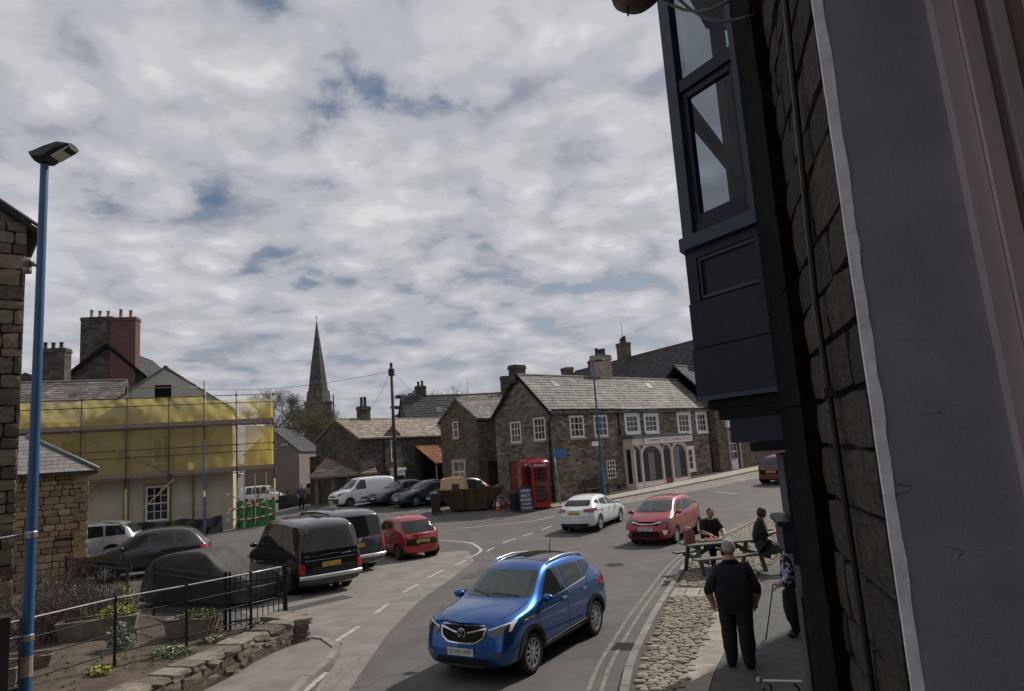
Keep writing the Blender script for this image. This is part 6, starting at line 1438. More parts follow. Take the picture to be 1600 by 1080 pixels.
def near_left_house():
    t = thing('tall_stone_house', 'tall rough stone gable beside the blue lamp post', 'house', (-12.83, 18.0, 0), rad(40)); I = Matrix()
    Mx = Tm(-7, 0, 0); w = MB(); panel(w, Mx @ Tm(0, .1, 0), 7, 10.5, (), .2, (3.5, 13.0)); panel(w, face_mx((0, .1, 0), (0, 8, 0)), 7.9, 10.5, ()); b = w.build('wall', 'mortar', t)
    ms = stone_meshes('stone_near', 7, 21)
    lay_stones(b, ms, 2.3, 0, 10.45, .55, .34, .2, .02, Tm(-2.3, .0, 0), None, 9, 'stone', .05)
    q = random.Random(2); z = 0
    r = gable_roof(t, 8, 7, 10.45, 13.0, 'slate_dark', .25, .2, Mx=Tm(0, 0, 0) @ Rz(rad(90)))
    MB().tube([V(.28, -.1, 10.28), V(.28, 7, 10.28)], .06, 6).build('gutter', 'iron', t)
    MB().tube([V(-2.5, -.3, 12.15), V(.3, -.3, 10.30)], .05, 6).build('verge', 'slate_dark', t)
    # outbuilding with hipped slate roof
    t = thing('stone_outbuilding', 'small buff stone outbuilding with hipped slate roof beside the parked cars', 'shed', (-15.3, 25.0, 0), rad(33)); w = MB(); L = 5.0; D = 4.2; ze = 3.92
    panel(w, Tm(-L, .1, 0), L - .05, ze, (), .2, None, -.2); panel(w, face_mx((-.05, .1, 0), (-.05, D, 0)), D, ze, (), .2, None, -.2); b = w.build('wall', 'mortar', t)
    ms = stone_meshes('stone_buff', 7, 31); lay_stones(b, ms, 3.1, 0, ze - .02, .38, .21, .16, .016, Tm(-3.15, .04, 0), None, 10, 'stone', .03)
    z = 0; k = 0; rr = random.Random(6)
    while z < ze - .3:
        h = rr.uniform(.26, .36); ln = .42 if k % 2 else .26
        lay = bpy.data.objects.new('quoin', rr.choice(ms)); COL.objects.link(lay); lay.parent = b; lay.matrix_local = Tm(-ln / 2 + .02, .06, z + h / 2) @ Matrix.Diagonal((ln, .24, h - .012, 1)); z += h; k += 1
    MB().bx(-.16, .12, -.12, .14, ze - .22, ze - .03).build('kneeler', 'sandstone', t)
    rf = MB(); zr = 5.25; o = .28
    a, b1, c, d = V(-L, -o, ze - .05), V(o, -o, ze - .05), V(o, D + o, ze - .05), V(-1.9, D / 2, zr); e = V(-L, D / 2, zr)
    rf.face([a, b1, d, e]); rf.face([b1, c, d]); rf.face([a, e, d, b1][::-1] if False else [a + V(0, 0, -.1), e + V(0, 0, -.1), d + V(0, 0, -.1), b1 + V(0, 0, -.1)]); rf.face([a, a + V(0, 0, -.1), b1 + V(0, 0, -.1), b1]); rf.face([b1, b1 + V(0, 0, -.1), c + V(0, 0, -.1), c])
    roof = rf.build('roof', 'slate_dark', t)
    ev = (e - a).normalized(); eu = V(1, 0, 0); nn = eu.cross(ev).normalized(); lv = (e - a).length
    sm = MB(); sm.bx(-.5, .5, 0, 1, 0, 1); sme = sm.mesh('slate', 'slate_piece')
    v = 0; row = 0
    while v < lv - .08:
        u = 1.4 + (row % 2) * .17
        while u < L + o - v * (2.2 / lv) - .1:
            wd = min(.36, L + o - v * (2.2 / lv) - u)
            ob = bpy.data.objects.new('slate', sme); COL.objects.link(ob); ob.parent = roof
            m = Matrix((eu, ev, nn)).transposed().to_4x4(); m.translation = a + eu * (u + wd / 2) + ev * (v - .02) + nn * .012
            ob.matrix_local = m @ Matrix.Rotation(rr.uniform(-.01, .01) - .04, 4, 'X') @ Matrix.Diagonal((wd - .008, .33, .016, 1)); u += .36
        v += .28; row += 1
    MB().tube([b1 + V(0, 0, .06), d + V(0, 0, .06)], .07, 6).build('hip_tile', 'lead', t, True)
    MB().bx(-.95, -.35, -.02, .035, 1.55, 1.63).build('name_plate', 'iron', t)

WALL = [(p.x, p.y) for p in catmull([(-6.9, 7.5), (-5.75, 10.2), (-5.15, 12.3), (-4.95, 13.5), (-4.62, 14.45)], 8)]
def garden():
    bed = sheet('flower_bed', WALL + [(-4.9, 15.0), (-5.3, 15.55), (-6.3, 15.1), (-9.3, 17.6), (-11.2, 19.2), (-14.5, 21.5), (-14.6, 18.6), (-12.6, 17.6), (-12.6, 12), (-11, 7.5)], .27, 'soil', .3, .5, None, lambda x, y: .03 * math.sin(x * 2.1 + y) + .02 * math.sin(y * 3.3 - x)); struct(bed)
    t = thing('garden_wall', 'low weathered stone wall with rounded end round the flower bed', 'wall', (-4.9, 13.6, 0)); Lc = Tm(4.9, -13.6, 0)
    rr = random.Random(13); ms = stone_meshes('stone_wall', 9, 14, 1.0, .8); pts = resample([Vector(p) for p in WALL], .05)
    path = [p for p in pts]; n = len(path); th = .42
    core = MB(); rows = []
    for i in range(0, n, 3):
        p = path[i]; d = (path[min(i + 2, n - 1)] - path[max(i - 2, 0)]).normalized(); inn = Vector((-d.y, d.x)); q = p + inn * .06; q2 = p + inn * th
        rows.append([Lc @ V(q.x, q.y, 0), Lc @ V(q.x, q.y, .40), Lc @ V(q2.x, q2.y, .40), Lc @ V(q2.x, q2.y, 0)])
    core.grid(rows); core.build('core', 'mortar', t)
    def stone(i, l, z, h, dep, nm, off=0.0):
        p = path[min(i + int(l / .1), n - 1)]; d = (path[min(i + int(l / .05), n - 1)] - path[i]); 
        if d.length < .04: return
        d.normalize(); inn = V(-d.y, d.x, 0); m = Matrix((V(d.x, d.y, 0), inn, V(0, 0, 1))).transposed().to_4x4(); c = Vector(p.to_3d()) + inn * (dep / 2 + off) + V(0, 0, z + h / 2); m.translation = c
        o = bpy.data.objects.new(nm, rr.choice(ms)); COL.objects.link(o); o.parent = t; o.matrix_local = Lc @ m @ Matrix.Rotation(rr.uniform(-.014, .014), 4, 'Y') @ Matrix.Diagonal((l - .006, dep, h - .004, 1))
    z = .02
    for h in (.13, .11, .14):
        i = 0
        while i < n - 3:
            l = rr.uniform(.18, .46); l = min(l, (n - 1 - i) * .05); stone(i, l, z, h * rr.uniform(.92, 1.04), .26, 'stone', rr.uniform(-.02, .02)); i += max(1, int(round(l / .05)))
        z += h
    i = 0
    while i < n - 3:
        l = rr.uniform(.3, .6); l = min(l, (n - 1 - i) * .05); stone(i, l, z - .012, .13 * rr.uniform(.9, 1.12), rr.uniform(.48, .52), 'coping_stone', rr.uniform(-.015, .01)); i += max(1, int(round(l / .05)))
    # rounded end and short return towards the railings
    E = V(-4.70, 14.62, 0)
    for k, (dx, dy, a) in enumerate(((.0, .0, 1.9), (-.22, .28, 2.5), (-.55, .52, 2.6))):
        for j, h in enumerate((.13, .11, .14, .12)):
            o = bpy.data.objects.new('stone', rr.choice(ms)); COL.objects.link(o); o.parent = t; o.matrix_local = Lc @ Tm(E.x + dx, E.y + dy, .02 + (.065, .185, .31, .44)[j]) @ Rz(a + rr.uniform(-.1, .1)) @ Matrix.Diagonal((.42, .48 if j < 3 else .56, h - .008, 1))
    # estate railing on the wall: posts and four rails
    P = [(-7.98, 11.4), (-7.33, 12.85), (-6.48, 13.73), (-5.67, 14.8), (-5.17, 15.47)]
    f = thing('bar_fence', 'black iron bar fence with four rails above the garden wall', 'fence', (-6.48, 13.73, .27)); Lc2 = Tm(6.48, -13.73, -.27)
    for x, y in P: MB().bx(-.02, .02, -.02, .02, .22, 1.46, Lc2 @ Tm(x, y, 0) @ Rz(.9)).build('post', 'iron', f)
    for z in (1.42, 1.12, .82, .50):
        MB().tube([Lc2 @ V(x, y, z - (.0 if x > -6 else 0)) for x, y in [(-8.9, 9.8)] + P], .013 if z < 1.4 else .017, 6).build('rail', 'steel' if z > 1.4 else 'iron', f, True)
    # spiked railings round the car park edge
    bar = MB().tube([V(0, 0, .05), V(0, 0, 1.05)], .011, 5); bar.lathe([(.009, 1.03), (.020, 1.07), (.001, 1.14)], 5); bme = bar.mesh('bar', 'iron')
    def railing(label, A, B, n, gate=False):
        A, B = V(*A, .27), V(*B, .27); d = B - A; t = thing('spiked_railing', label, 'railing', A, math.atan2(d.y, d.x)); L = d.length
        for i in range(n + 1): inst('bar', bme, t, (L * i / n, 0, 0))
        for z in (.16, .93): MB().bx(0, L, -.016, .016, z, z + .03).build('rail', 'iron', t)
        for x in (0, L): MB().bx(x - .025, x + .025, -.025, .025, -.1, 1.18).build('post', 'iron', t)
    railing('spiked black railing along the covered car', (-8.95, 17.31), (-6.28, 15.02), 34)
    railing('spiked black railing meeting the bar fence post', (-6.18, 15.0), (-5.2, 15.42), 10)
    railing('spiked black railing against the stone outbuilding', (-13.2, 20.6), (-10.2, 18.4), 34)
    # troughs and planting
    def trough(label, x, y, rz, L, W, H):
        t = thing('stone_trough', label, 'trough', (x, y, .26), rz); mb = MB()
        o = [(-L / 2, -W / 2), (L / 2, -W / 2), (L / 2, W / 2), (-L / 2, W / 2)]; k = .86
        rows = [[(a * k, b * k, 0) for a, b in o], [(a, b, H) for a, b in o], [(a - .07 * (1 if a > 0 else -1), b - .07 * (1 if b > 0 else -1), H + .003) for a, b in o], [(a - .08 * (1 if a > 0 else -1), b - .08 * (1 if b > 0 else -1), H - .08) for a, b in o]]
        mb.grid(rows, True); mb.face(rows[-1]); mb.build('trough', 'trough', t); return t
    trough('long dark stone trough in front of the twiggy shrub', -9.0, 15.2, rad(20), 1.5, .6, .42); trough('hewn stone trough at the foot of the blue lamp post', -8.75, 12.0, rad(15), .75, .55, .34); trough('dark stone trough under the spiked railing', -6.9, 14.9, rad(-8), 1.0, .5, .36)
    trough('small half sunk trough beside the lamp post trough', -9.1, 13.1, rad(12), 1.1, .5, .25)
    def plant(name, label, x, y, parts, z=.27):
        t = thing(name, label, 'plant', (x, y, z))
        for nm, mat, c, r, n, sz in parts:
            mb = MB(); foliage(mb, c, r, n, sz, rr); mb.build(nm, mat, t)
        return t
    plant('trough_plant', 'yellow green plant growing in the long dark trough', -8.7, 15.25, [('leaves', 'leaf_yellow', (0, 0, .05), (.45, .22, .20), 260, .035)], .68)
    plant('trough_plant', 'yellow flowers above the trough beside the gap in the railings', -8.55, 15.5, [('leaves', 'leaf_yellow', (0, 0, .25), (.18, .15, .30), 130, .03)], .68)
    plant('trough_plant', 'green alpine plant in the trough under the spiked railing', -6.75, 14.9, [('leaves', 'leaf', (0, 0, .03), (.38, .18, .13), 220, .03), ('flowers', 'leaf_yellow', (0, 0, .08), (.36, .16, .10), 80, .025)], .62)
    plant('grey_plant', 'silver leaved plant in front of the long trough', -7.95, 14.15, [('leaves', 'leaf_grey', (0, 0, .22), (.32, .28, .28), 320, .05)])
    plant('bedding_plant', 'low bright green clump near the traffic light', -7.35, 12.45, [('leaves', 'leaf_yellow', (0, 0, .06), (.24, .16, .08), 150, .04)])
    plant('flower_clump', 'clump of white flowers along the back of the wall by the middle post', -6.55, 13.3, [('leaves', 'leaf', (0, 0, .06), (.5, .2, .10), 220, .04), ('flowers', 'petal_white', (0, 0, .13), (.4, .16, .06), 60, .022)])
    plant('flower_clump', 'white flowers in front of the bar fence post', -6.05, 13.95, [('leaves', 'leaf', (0, 0, .06), (.32, .18, .11), 150, .04), ('flowers', 'petal_white', (0, 0, .13), (.28, .14, .06), 45, .022)])
    plant('flower_clump', 'pale leafy clump at the rounded wall end', -5.55, 14.85, [('leaves', 'leaf_grey', (0, 0, .07), (.4, .2, .12), 160, .04), ('flowers', 'petal_white', (0, 0, .12), (.35, .16, .08), 40, .022)])
    def twigs(label, x, y, w, h, n, mat, seed):
        r2 = random.Random(seed); t = thing('twiggy_shrub', label, 'shrub', (x, y, .27)); mb = MB()
        for k in range(n):
            b = V(r2.gauss(0, w * .25), r2.gauss(0, w * .12), 0); d = V(r2.gauss(0, .55), r2.gauss(-.1, .45), 1).normalized(); L = h * r2.uniform(.55, 1.15); p1 = b + d * L * .5 + V(r2.gauss(0, .05), 0, 0); p2 = b + d * L + V(0, 0, r2.uniform(-.15, .05))
            mb.tube([b, p1, p2], [.008, .006, .003], 3, False)
            for q in range(5):
                s = p1.lerp(p2, r2.random()); e = s + V(r2.gauss(0, .12), r2.gauss(0, .1), r2.uniform(.02, .18)); mb.tube([s, e], [.004, .002], 3, False)
        mb.build('twigs', mat, t); fo = MB(); foliage(fo, (0, 0, h * .45), (w * .6, w * .35, h * .45), int(n * 2.2), .03, r2); fo.build('leaves', 'leaf_grey' if seed % 2 else 'twig', t)
    twigs('bare brown shrub with pale tips against the stone outbuilding', -11.0, 17.0, 1.8, 1.25, 210, 'twig', 41); twigs('tangled brown shrub at the foot of the tall stone gable', -10.1, 15.2, 1.7, 1.25, 200, 'twig', 42); twigs('grey green shrub beside the spiked railing gap', -9.75, 16.9, 1.1, 1.0, 130, 'twig', 43)
    lt = MB()
    for k in range(1500):
        x = rr.uniform(-12.4, -5.0); y = rr.uniform(9.5, 18); a = rr.uniform(0, 6.3); s = rr.uniform(.012, .045)
        if x > -5.15 - (15.6 - y) * .42 or (y > 15.4 and x > -5.6 - (y - 15) * 1.25): continue
        z = .285 + rr.uniform(0, .012) + .03 * math.sin(x * 2.1 + y) + .02 * math.sin(y * 3.3 - x); d = V(math.cos(a), math.sin(a), rr.uniform(-.2, .3)) * s; e = V(-math.sin(a), math.cos(a), rr.uniform(-.2, .2)) * s * .5
        lt.face([V(x, y, z) - d, V(x, y, z) + e, V(x, y, z) + d, V(x, y, z) - e])
    stuff(lt.build('leaf_litter', 'twig'))
    # small weeds in the bed
    wd = MB()
    for k in range(240):
        x = rr.uniform(-11, -5.6); y = rr.uniform(10, 16)
        if x > -5.2 - (15.5 - y) * .45: continue
        foliage(wd, (x, y, .30), (.06, .06, .05), 6, .03, rr)
    wd = wd.build('weeds', 'leaf'); stuff(wd)

def church():
    t = thing('church', 'distant stone church tower with a slender spire', 'church', (-42.4, 150, 0), rad(12)); mb = MB()
    mb.box((0, 0, 8.3), (5.4, 5.4, 16.6)); w = mb.build('tower', 'rubble_church', t)
    MB().box((0, 0, 16.75), (5.8, 5.8, .35)).build('parapet', 'sandstone_dark', t)
    sp_ = MB(); sp_.lathe([(2.75, 16.9), (2.2, 19.2), (1.55, 24.5), (.6, 31.0), (.08, 34.6)], 8, Rz(rad(22.5))); sp_.build('spire', 'rubble_church', t)
    for k in range(4):
        T = Rz(k * PI / 2); MB().bx(-.45, .45, -2.76, -2.70, 12.6, 15.2, T).build('belfry_opening', 'arch', w)
        b = MB(); b.box((0, -2.05, 18.6), (.9, .9, 1.6), 0, T, .5); b.build('lucarne', 'sandstone_dark', t)
    MB().tube([V(0, 0, 34.5), V(0, 0, 36.0)], .05, 5).build('finial', 'iron', t); MB().bx(-.4, .4, -.03, .03, 35.6, 35.7).build('weather_vane', 'iron', t)
def grow(mb, p, d, L, r, depth, rr, spread=.55, up=.12, tips=None):
    n = 3; q = p.copy(); pts = [q.copy()]; dd = d.copy()
    for i in range(n):
        dd = (dd + V(rr.gauss(0, .12), rr.gauss(0, .12), rr.gauss(up * .3, .08))).normalized(); q = q + dd * (L / n); pts.append(q.copy())
    mb.tube(pts, [r * (1 - .28 * i / n) for i in range(n + 1)], 6 if r > .12 else 3, False)
    if depth == 0:
        if tips is not None: tips.append(q.copy())
        return
    for k in range(rr.choice((2, 3, 3)) if depth > 1 else 3):
        ax = V(rr.gauss(0, 1), rr.gauss(0, 1), rr.gauss(0, .5)).normalized(); nd_ = (dd + ax * spread * rr.uniform(.6, 1.3) + V(0, 0, up)).normalized()
        s = pts[rr.choice((2, 3, 3))]; grow(mb, s, nd_, L * rr.uniform(.62, .82), r * .62, depth - 1, rr, spread, up, tips)
def trees():
    rr = random.Random(19)
    def bare(label, x, y, L, r, depth, mat, spread, seed, fuzz=None, fn=0, up=.12):
        r2 = random.Random(seed); t = thing('bare_tree', label, 'tree', (x, y, -.1)); tr = MB(); cr = MB(); tips = []
        tr.tube([V(0, 0, 0), V(.05, 0, L * .45), V(0, .1, L * .9)], [r * 1.25, r, r * .85], 8)
        tr.build('trunk', mat, t)
        for k in range(5):
            a = k * 1.26 + r2.uniform(-.3, .3); grow(cr, V(0, .1, L * r2.uniform(.7, .9)), V(math.cos(a) * .6, math.sin(a) * .6, .85).normalized(), L * .55, r * .6, depth, r2, spread, up, tips)
        cr.build('crown', mat, t)
        if fuzz:
            f = MB()
            for p in tips:
                for _ in range(fn):
                    a = V(r2.gauss(0, .5), r2.gauss(0, .5), r2.gauss(0, .4)); b = a + V(r2.gauss(0, .25), r2.gauss(0, .25), r2.gauss(-.05, .3)); f.beam(p + a * .6, p + b, .018, .018)
            f.build('twigs', fuzz, t)
    bare('bare spreading tree left of the church spire', -37.6, 115, 6.2, .36, 5, 'bark_pale', .55, 51, 'bark_pale', 13)
    bare('second bare tree overlapping the church spire', -34.5, 118, 5.6, .30, 5, 'bark_pale', .5, 52, 'bark_pale', 11)
    bare('olive budding tree in front of the church tower', -28.0, 92, 4.4, .25, 5, 'bark_pale', .45, 53, 'twig_green', 5, .06)
    bare('lower olive budding tree over the little houses', -25.3, 96, 3.8, .22, 4, 'bark_pale', .5, 54, 'twig_green', 7, .02)
    bare('thin bare tree between the pine and the roof lit house', -10.2, 92, 5.2, .22, 4, 'bark_pale', .5, 55, 'bark_pale', 2)
    r2 = random.Random(77); t = thing('pine_tree', 'dark flat topped pine behind the stone cottage chimney', 'tree', (-13.0, 85, 0)); tr = MB(); tr.tube([V(0, 0, 0), V(.2, 0, 5), V(.1, 0, 11.0)], [.3, .22, .1], 7); tr.build('trunk', 'bark', t); lv = MB(); lb = MB()
    for k in range(26):
        z = r2.uniform(7.6, 11.6); a = r2.uniform(0, 2 * PI); R = (1.2 + (11.8 - z) * .55) * r2.uniform(.5, 1); c = V(R * math.cos(a), R * math.sin(a), z + .1); lb.tube([V(.15, 0, z - .2), c], [.06, .03], 4, False); foliage(lv, c, (.75, .75, .22), 110, .13, r2, shell=.1)
    lb.build('limbs', 'bark', t); lv.build('crown', 'pine', t)
    # far wooded slope behind the roofs
    for k, (x, y, rx) in enumerate(((-52, 128, 7), (-20, 140, 7), (-6, 150, 8))):
        r3 = random.Random(90 + k); t = thing('bushy_tree', ['round dull green bush left of the church', 'dull bushy tree between church and pine', 'dull bushy tree behind the rooflit house'][k], 'tree', (x, y, 0)); tr = MB(); tr.tube([V(0, 0, 0), V(0, 0, 4)], [.3, .2], 6); tr.build('trunk', 'bark', t); f = MB()
        for j in range(16): foliage(f, V(r3.gauss(0, rx * .3), r3.gauss(0, rx * .3), 3.4 + r3.uniform(-1.5, 1.6)), (1.3, 1.3, .9), 70, .22, r3)
        f.build('crown', 'hedge', t)

def lamp_posts():
    # near blue lamp column with camera and temporary rails clamped to it
    t = thing('lamp_post', 'tall blue lamp column with black head and a small camera beside the flower bed', 'street lamp', (-5.87, 8.5, 0))
    c = MB().lathe([(.068, 0), (.066, 1.25), (.062, 1.32), (.059, 3.0), (.048, 7.55), (.04, 7.62)], 16).build('column', 'lamp_blue', t, True)
    h = MB(); L = [(-.22, 0, 7.70), (.42, 0, 7.86)]
    prof = [(-.14, .11, 7.67, 7.72), (-.08, .14, 7.60, 7.75), (.06, .15, 7.59, 7.80), (.22, .14, 7.69, 7.85), (.37, .12, 7.74, 7.82)]
    rows = [[(x, -w, z0 + .05), (x, -w * .6, z0), (x, w * .6, z0), (x, w, z0 + .05), (x, w * .9, z1 - .03), (x, w * .4, z1), (x, -w * .4, z1), (x, -w * .9, z1 - .03)] for x, w, z0, z1 in prof]; h.grid(rows, True, True); hd = h.build('lamp_head', 'lamp_black', t)
    MB().box((0, 0, 0), (.24, .20, .012), 0, Tm(.25, 0, 7.70) @ Matrix.Rotation(rad(-28), 4, 'Y')).build('diffuser', 'plate_white', hd)
    k = MB(); k.ball((-.17, 0, 6.28), (.075, .075, .07), 6); k.box((-.17, 0, 6.18), (.07, .07, .08)); k.beam(V(-.15, 0, 6.26), V(0, 0, 6.22), .04, .04); k.build('camera', 'galv', t, True)
    for z in (2.92, 1.75): MB().lathe([(.063, z - .04), (.068, z - .03), (.068, z + .03), (.063, z + .04)], 12).build('clamp_band', 'steel', t)
    for z in (2.92, 1.75): MB().tube([V(-1.6, -.5, z - .12), V(-.08, 0, z)], .022, 6).build('stay_bar', 'galv', t, True)
    MB().lathe([(.065, 1.32), (.064, 1.55)], 12).build('worn_band', 'board', t)
    # traffic signal hung on its left
    s = thing('traffic_light', 'black hooded traffic light head beside the blue lamp column', 'traffic light', (-6.02, 8.25, 0), rad(-55))
    p = MB(); p.bx(-.05, .05, .10, .2, 0, 1.25); p.build('pole', 'lamp_black', s)
    b = MB(); b.bx(-.15, .15, -.1, .1, 1.05, 2.05); hd = b.build('signal_head', 'lamp_black', s)
    for z, m in ((1.88, 'lens_dark_red'), (1.56, 'cone_clay'), (1.24, 'green_lens')):
        MB().lathe([(.001, 0), (.10, 0), (.10, .01)], 14, Tm(0, -.105, z) @ Matrix.Rotation(rad(90), 4, 'X')).build('lens', m, hd)
        v = MB(); v.grid([[(.125 * math.cos(a), y, z + .125 * math.sin(a)) for a in [rad(-10 + 200 * i / 12) for i in range(13)]] for y in (-.1, -.32)]); v.build('hood', 'lamp_black', hd)
    # lamp column by the shop
    def col(label, x, y, H, ang, r=.06, head=True):
        t = thing('lamp_post', label, 'street lamp', (x, y, gz(x, y)), ang)
        MB().lathe([(.13, 0), (.13, 1.3), (r + .02, 1.4), (r + .01, 3), (r - .015, H)], 12).build('column', 'lamp_blue', t, True)
        if head:
            m = MB(); m.tube([V(0, 0, H - .05), V(.05, 0, H + .05), V(.3, 0, H + .13)], .03, 6); m.build('arm', 'lamp_black', t, True); MB().ball((.48, 0, H + .15), (.32, .13, .07), 6).build('lamp_head', 'lamp_black', t, True)
    col('slim blue lamp column in front of the stone shop', 4.75, 41.5, 7.9, rad(10)); MB()
    col('plain blue pole beside the cart shed', -14.9, 57.0, 8.3, 0, .07, False); col('second blue pole touching the pole beside the cart shed', -15.4, 59.0, 8.4, 0, .05, False)
    t = thing('post', 'slim blue and white post standing among the parked cars', 'post', (-16.55, 37.0, 0)); MB().lathe([(.045, 0), (.042, 5.1), (.02, 5.15)], 10).build('pole', 'lamp_blue', t, True); MB().lathe([(.048, 2.3), (.047, 2.6)], 10).build('band', 'white_paint', t)
    # blue fingerpost sign
    t = thing('sign_post', 'grey post with small blue sign at the corner of the stone house', 'sign', (2.05, 38.9, gz(2.05, 38.9)), rad(15)); MB().tube([V(0, 0, 0), V(-.15, 0, 3.1)], .04, 7).build('pole', 'steel', t, True); MB().bx(-.2, .5, -.06, -.03, 2.65, 3.05).build('sign_plate', 'sign_blue', t)
    # telegraph pole with wires
    t = thing('telegraph_pole', 'dark wooden telegraph pole carrying two wires above the cottages', 'telegraph pole', (-8.15, 46.2, gz(-8.15, 46.2))); MB().tube([V(0, 0, 0), V(0, 0, 9.0)], [.13, .09], 10).build('pole', 'dark_wood', t, True)
    k = MB(); k.bx(-.18, .18, -.18, .18, 8.3, 8.75); k.tube([V(0, 0, 8.9), V(0, 0, 9.15)], .1, 8); k.build('junction_box', 'lamp_black', t)
    for e in (V(-8.5, 26, 7.5), V(4.5, 6, 6.0), V(-16, -6, 8.5)):
        s0 = V(0, 0, 8.6); MB().tube([s0.lerp(e, i / 12) - V(0, 0, .9 * math.sin(PI * i / 12)) for i in range(13)], .012, 4).build('wire', 'iron', t)
M['green_lens'] = plain('green_lens', (.02, .10, .06), .2, 0, .1, 4)

def street_things():
    # telephone boxes
    def phone(label, x, y, rz):
        t = thing('telephone_box', label, 'phone box', (x, y, gz(x, y) + .1), rz, 'pair of red telephone boxes'); a = .45
        b = MB(); b.bx(-a, a, -a, a, 0, .28)
        for sx in (-1, 1):
            for sy in (-1, 1): b.bx(sx * a - .045 * (1 + sx), sx * a + .045 * (1 - sx), sy * a - .045 * (1 + sy), sy * a + .045 * (1 - sy), .28, 2.05)
        b.bx(-a - .01, a + .01, -a - .01, a + .01, 2.05, 2.14); b.bx(-a + .02, a - .02, -a + .02, a - .02, 2.14, 2.32); b.build('body', 'phone_red', t)
        d = MB(); n = 10
        for ax in range(4):
            T = Rz(ax * PI / 2); d.face([T @ V(-a, -a - .012, 2.30)] + [T @ V(-a + 2 * a * i / n, -a - .012, 2.34 + .13 * math.sin(PI * i / n)) for i in range(n + 1)] + [T @ V(a, -a - .012, 2.30)])
        d.lathe([(a * 1.36, 2.33), (a * 1.2, 2.44), (a * .7, 2.52), (.01, 2.55)], 16); d.build('domed_roof', 'phone_red', t, True)
        for ax in range(4):
            T = Rz(ax * PI / 2); g = MB(); g.face([T @ V(-.36, -a + .04, .32), T @ V(.36, -a + .04, .32), T @ V(.36, -a + .04, 2.03), T @ V(-.36, -a + .04, 2.03)]); g.build('pane', 'pane', t)
            m = MB()
            for x_ in (-.22, .22): m.bx(x_ - .012, x_ + .012, -a + .015, -a + .045, .3, 2.05, T)
            for j in range(1, 8): m.bx(-.36, .36, -a + .017, -a + .043, .3 + j * .218 - .01, .3 + j * .218 + .01, T)
            m.bx(-.37, -.33, -a + .01, -a + .05, .28, 2.05, T); m.bx(.33, .37, -a + .01, -a + .05, .28, 2.05, T); m.build('glazing_bars', 'phone_red', t)
            s = MB().bx(-.32, .32, -a - .016, -a + .02, 2.16, 2.28, T).build('sign_strip', 'plate_white', t); text('lettering', 'TELEPHONE', .1, T @ Tm(0, -a - .018, 2.22) @ FRONT, 'ink', s, .001, .56)
    phone('red telephone box nearer the drainpipe of the stone house', 1.0, 38.45, rad(5)); phone('red telephone box tucked beside the red door', .50, 39.5, rad(5))
    # skip with rubbish
    t = thing('skip', 'rusty yellow builders skip heaped with rubbish', 'skip', (-2.85, 40.0, gz(-2.85, 40.0)), rad(-4)); mb = MB(); o = lambda hx, hy, z: [(-hx, -hy, z), (hx, -hy, z), (hx, hy, z), (-hx, hy, z)]
    mb.grid([o(1.0, .8, .05), o(1.75, .88, 1.12), o(1.80, .93, 1.12), o(1.80, .93, 1.20), o(1.68, .80, 1.20), o(1.0, .72, .3)], True); mb.face(list(reversed(o(1.0, .8, .05)))); mb.face(o(1.5, .78, .85)); mb.build('body', 'skip', t)
    for x in (-1.0, -.3, .4, 1.1): MB().beam(V(x * .8, -.84, .15), V(x, -.93, 1.1), .07, .06).build('rib', 'skip', t)
    for x in (-1.2, 1.2): MB().tube([V(x, -.90, .55), V(x, -1.0, .55)], .06, 8).build('lug', 'skip', t)
    b = thing('cardboard_box', 'flattened brown cardboard box leaning in the skip', 'box', (-3.7, 39.9, gz(-3, 40) + 1.0), rad(-4)); q = MB(); q.grid([[(-.85, -.3, 0), (-.80, -.15, .75)], [(-.3, -.42, .0), (-.25, -.25, .82)], [(.55, -.35, 0), (.5, -.2, .80)], [(.75, -.1, .0), (.62, .0, .7)]]); q.build('panel', 'cardboard', b); q = MB(); q.grid([[(-.80, -.14, .75), (-.7, .35, .82)], [(-.25, -.24, .82), (-.2, .4, .9)], [(.5, -.19, .80), (.55, .3, .85)]]); q.build('flap', 'cardboard', b); MB().bx(-.15, .25, -.415, -.40, .15, .45, Matrix.Rotation(rad(-6), 4, 'X')).build('print', 'grey_cloth', b)
    b = thing('rubbish_heap', 'broken timber and pipes sticking out of the skip', 'rubbish', (-2.2, 40.0, gz(-2, 40) + 1.0)); rr = random.Random(31)
    for k in range(14): p = V(rr.uniform(-.5, .9), rr.uniform(-.4, .4), rr.uniform(-.05, .2)); MB().beam(p, p + V(rr.uniform(-.7, .7), rr.uniform(-.3, .3), rr.uniform(-.05, .35)), rr.uniform(.04, .12), .04).build('timber', rr.choice(['dark_wood', 'dark_wood', 'board', 'steel']), b)
    # bins
    def bin_(label, x, y, rz, h=1.05):
        t = thing('wheelie_bin', label, 'bin', (x, y, gz(x, y) + .01), rz, 'black wheelie bins'); b = MB(); b.grid([[(-.22, -.26, .08), (.22, -.26, .08), (.22, .24, .08), (-.22, .24, .08)], [(-.29, -.33, h), (.29, -.33, h), (.29, .33, h), (-.29, .33, h)]], True, True); b.build('body', 'bin_black', t); l = MB(); l.box((0, -.02, h + .03), (.62, .72, .06), taper=.92); l.build('lid', 'bin_black', t); MB().tube([V(-.25, .36, h - .04), V(.25, .36, h - .04)], .018, 6).build('handle', 'bin_black', t)
        for s in (-1, 1): MB().lathe([(.001, 0), (.1, 0), (.1, .05), (.001, .05)], 12, Tm(s * .22, .24, .1) @ Matrix.Rotation(rad(90), 4, 'Y')).build('wheel', 'rubber', t)
    bin_('black wheelie bin standing at the end of the skip', -4.75, 39.0, rad(5)); bin_('black wheelie bin behind the advertising board', -.35, 37.9, rad(20), .95)
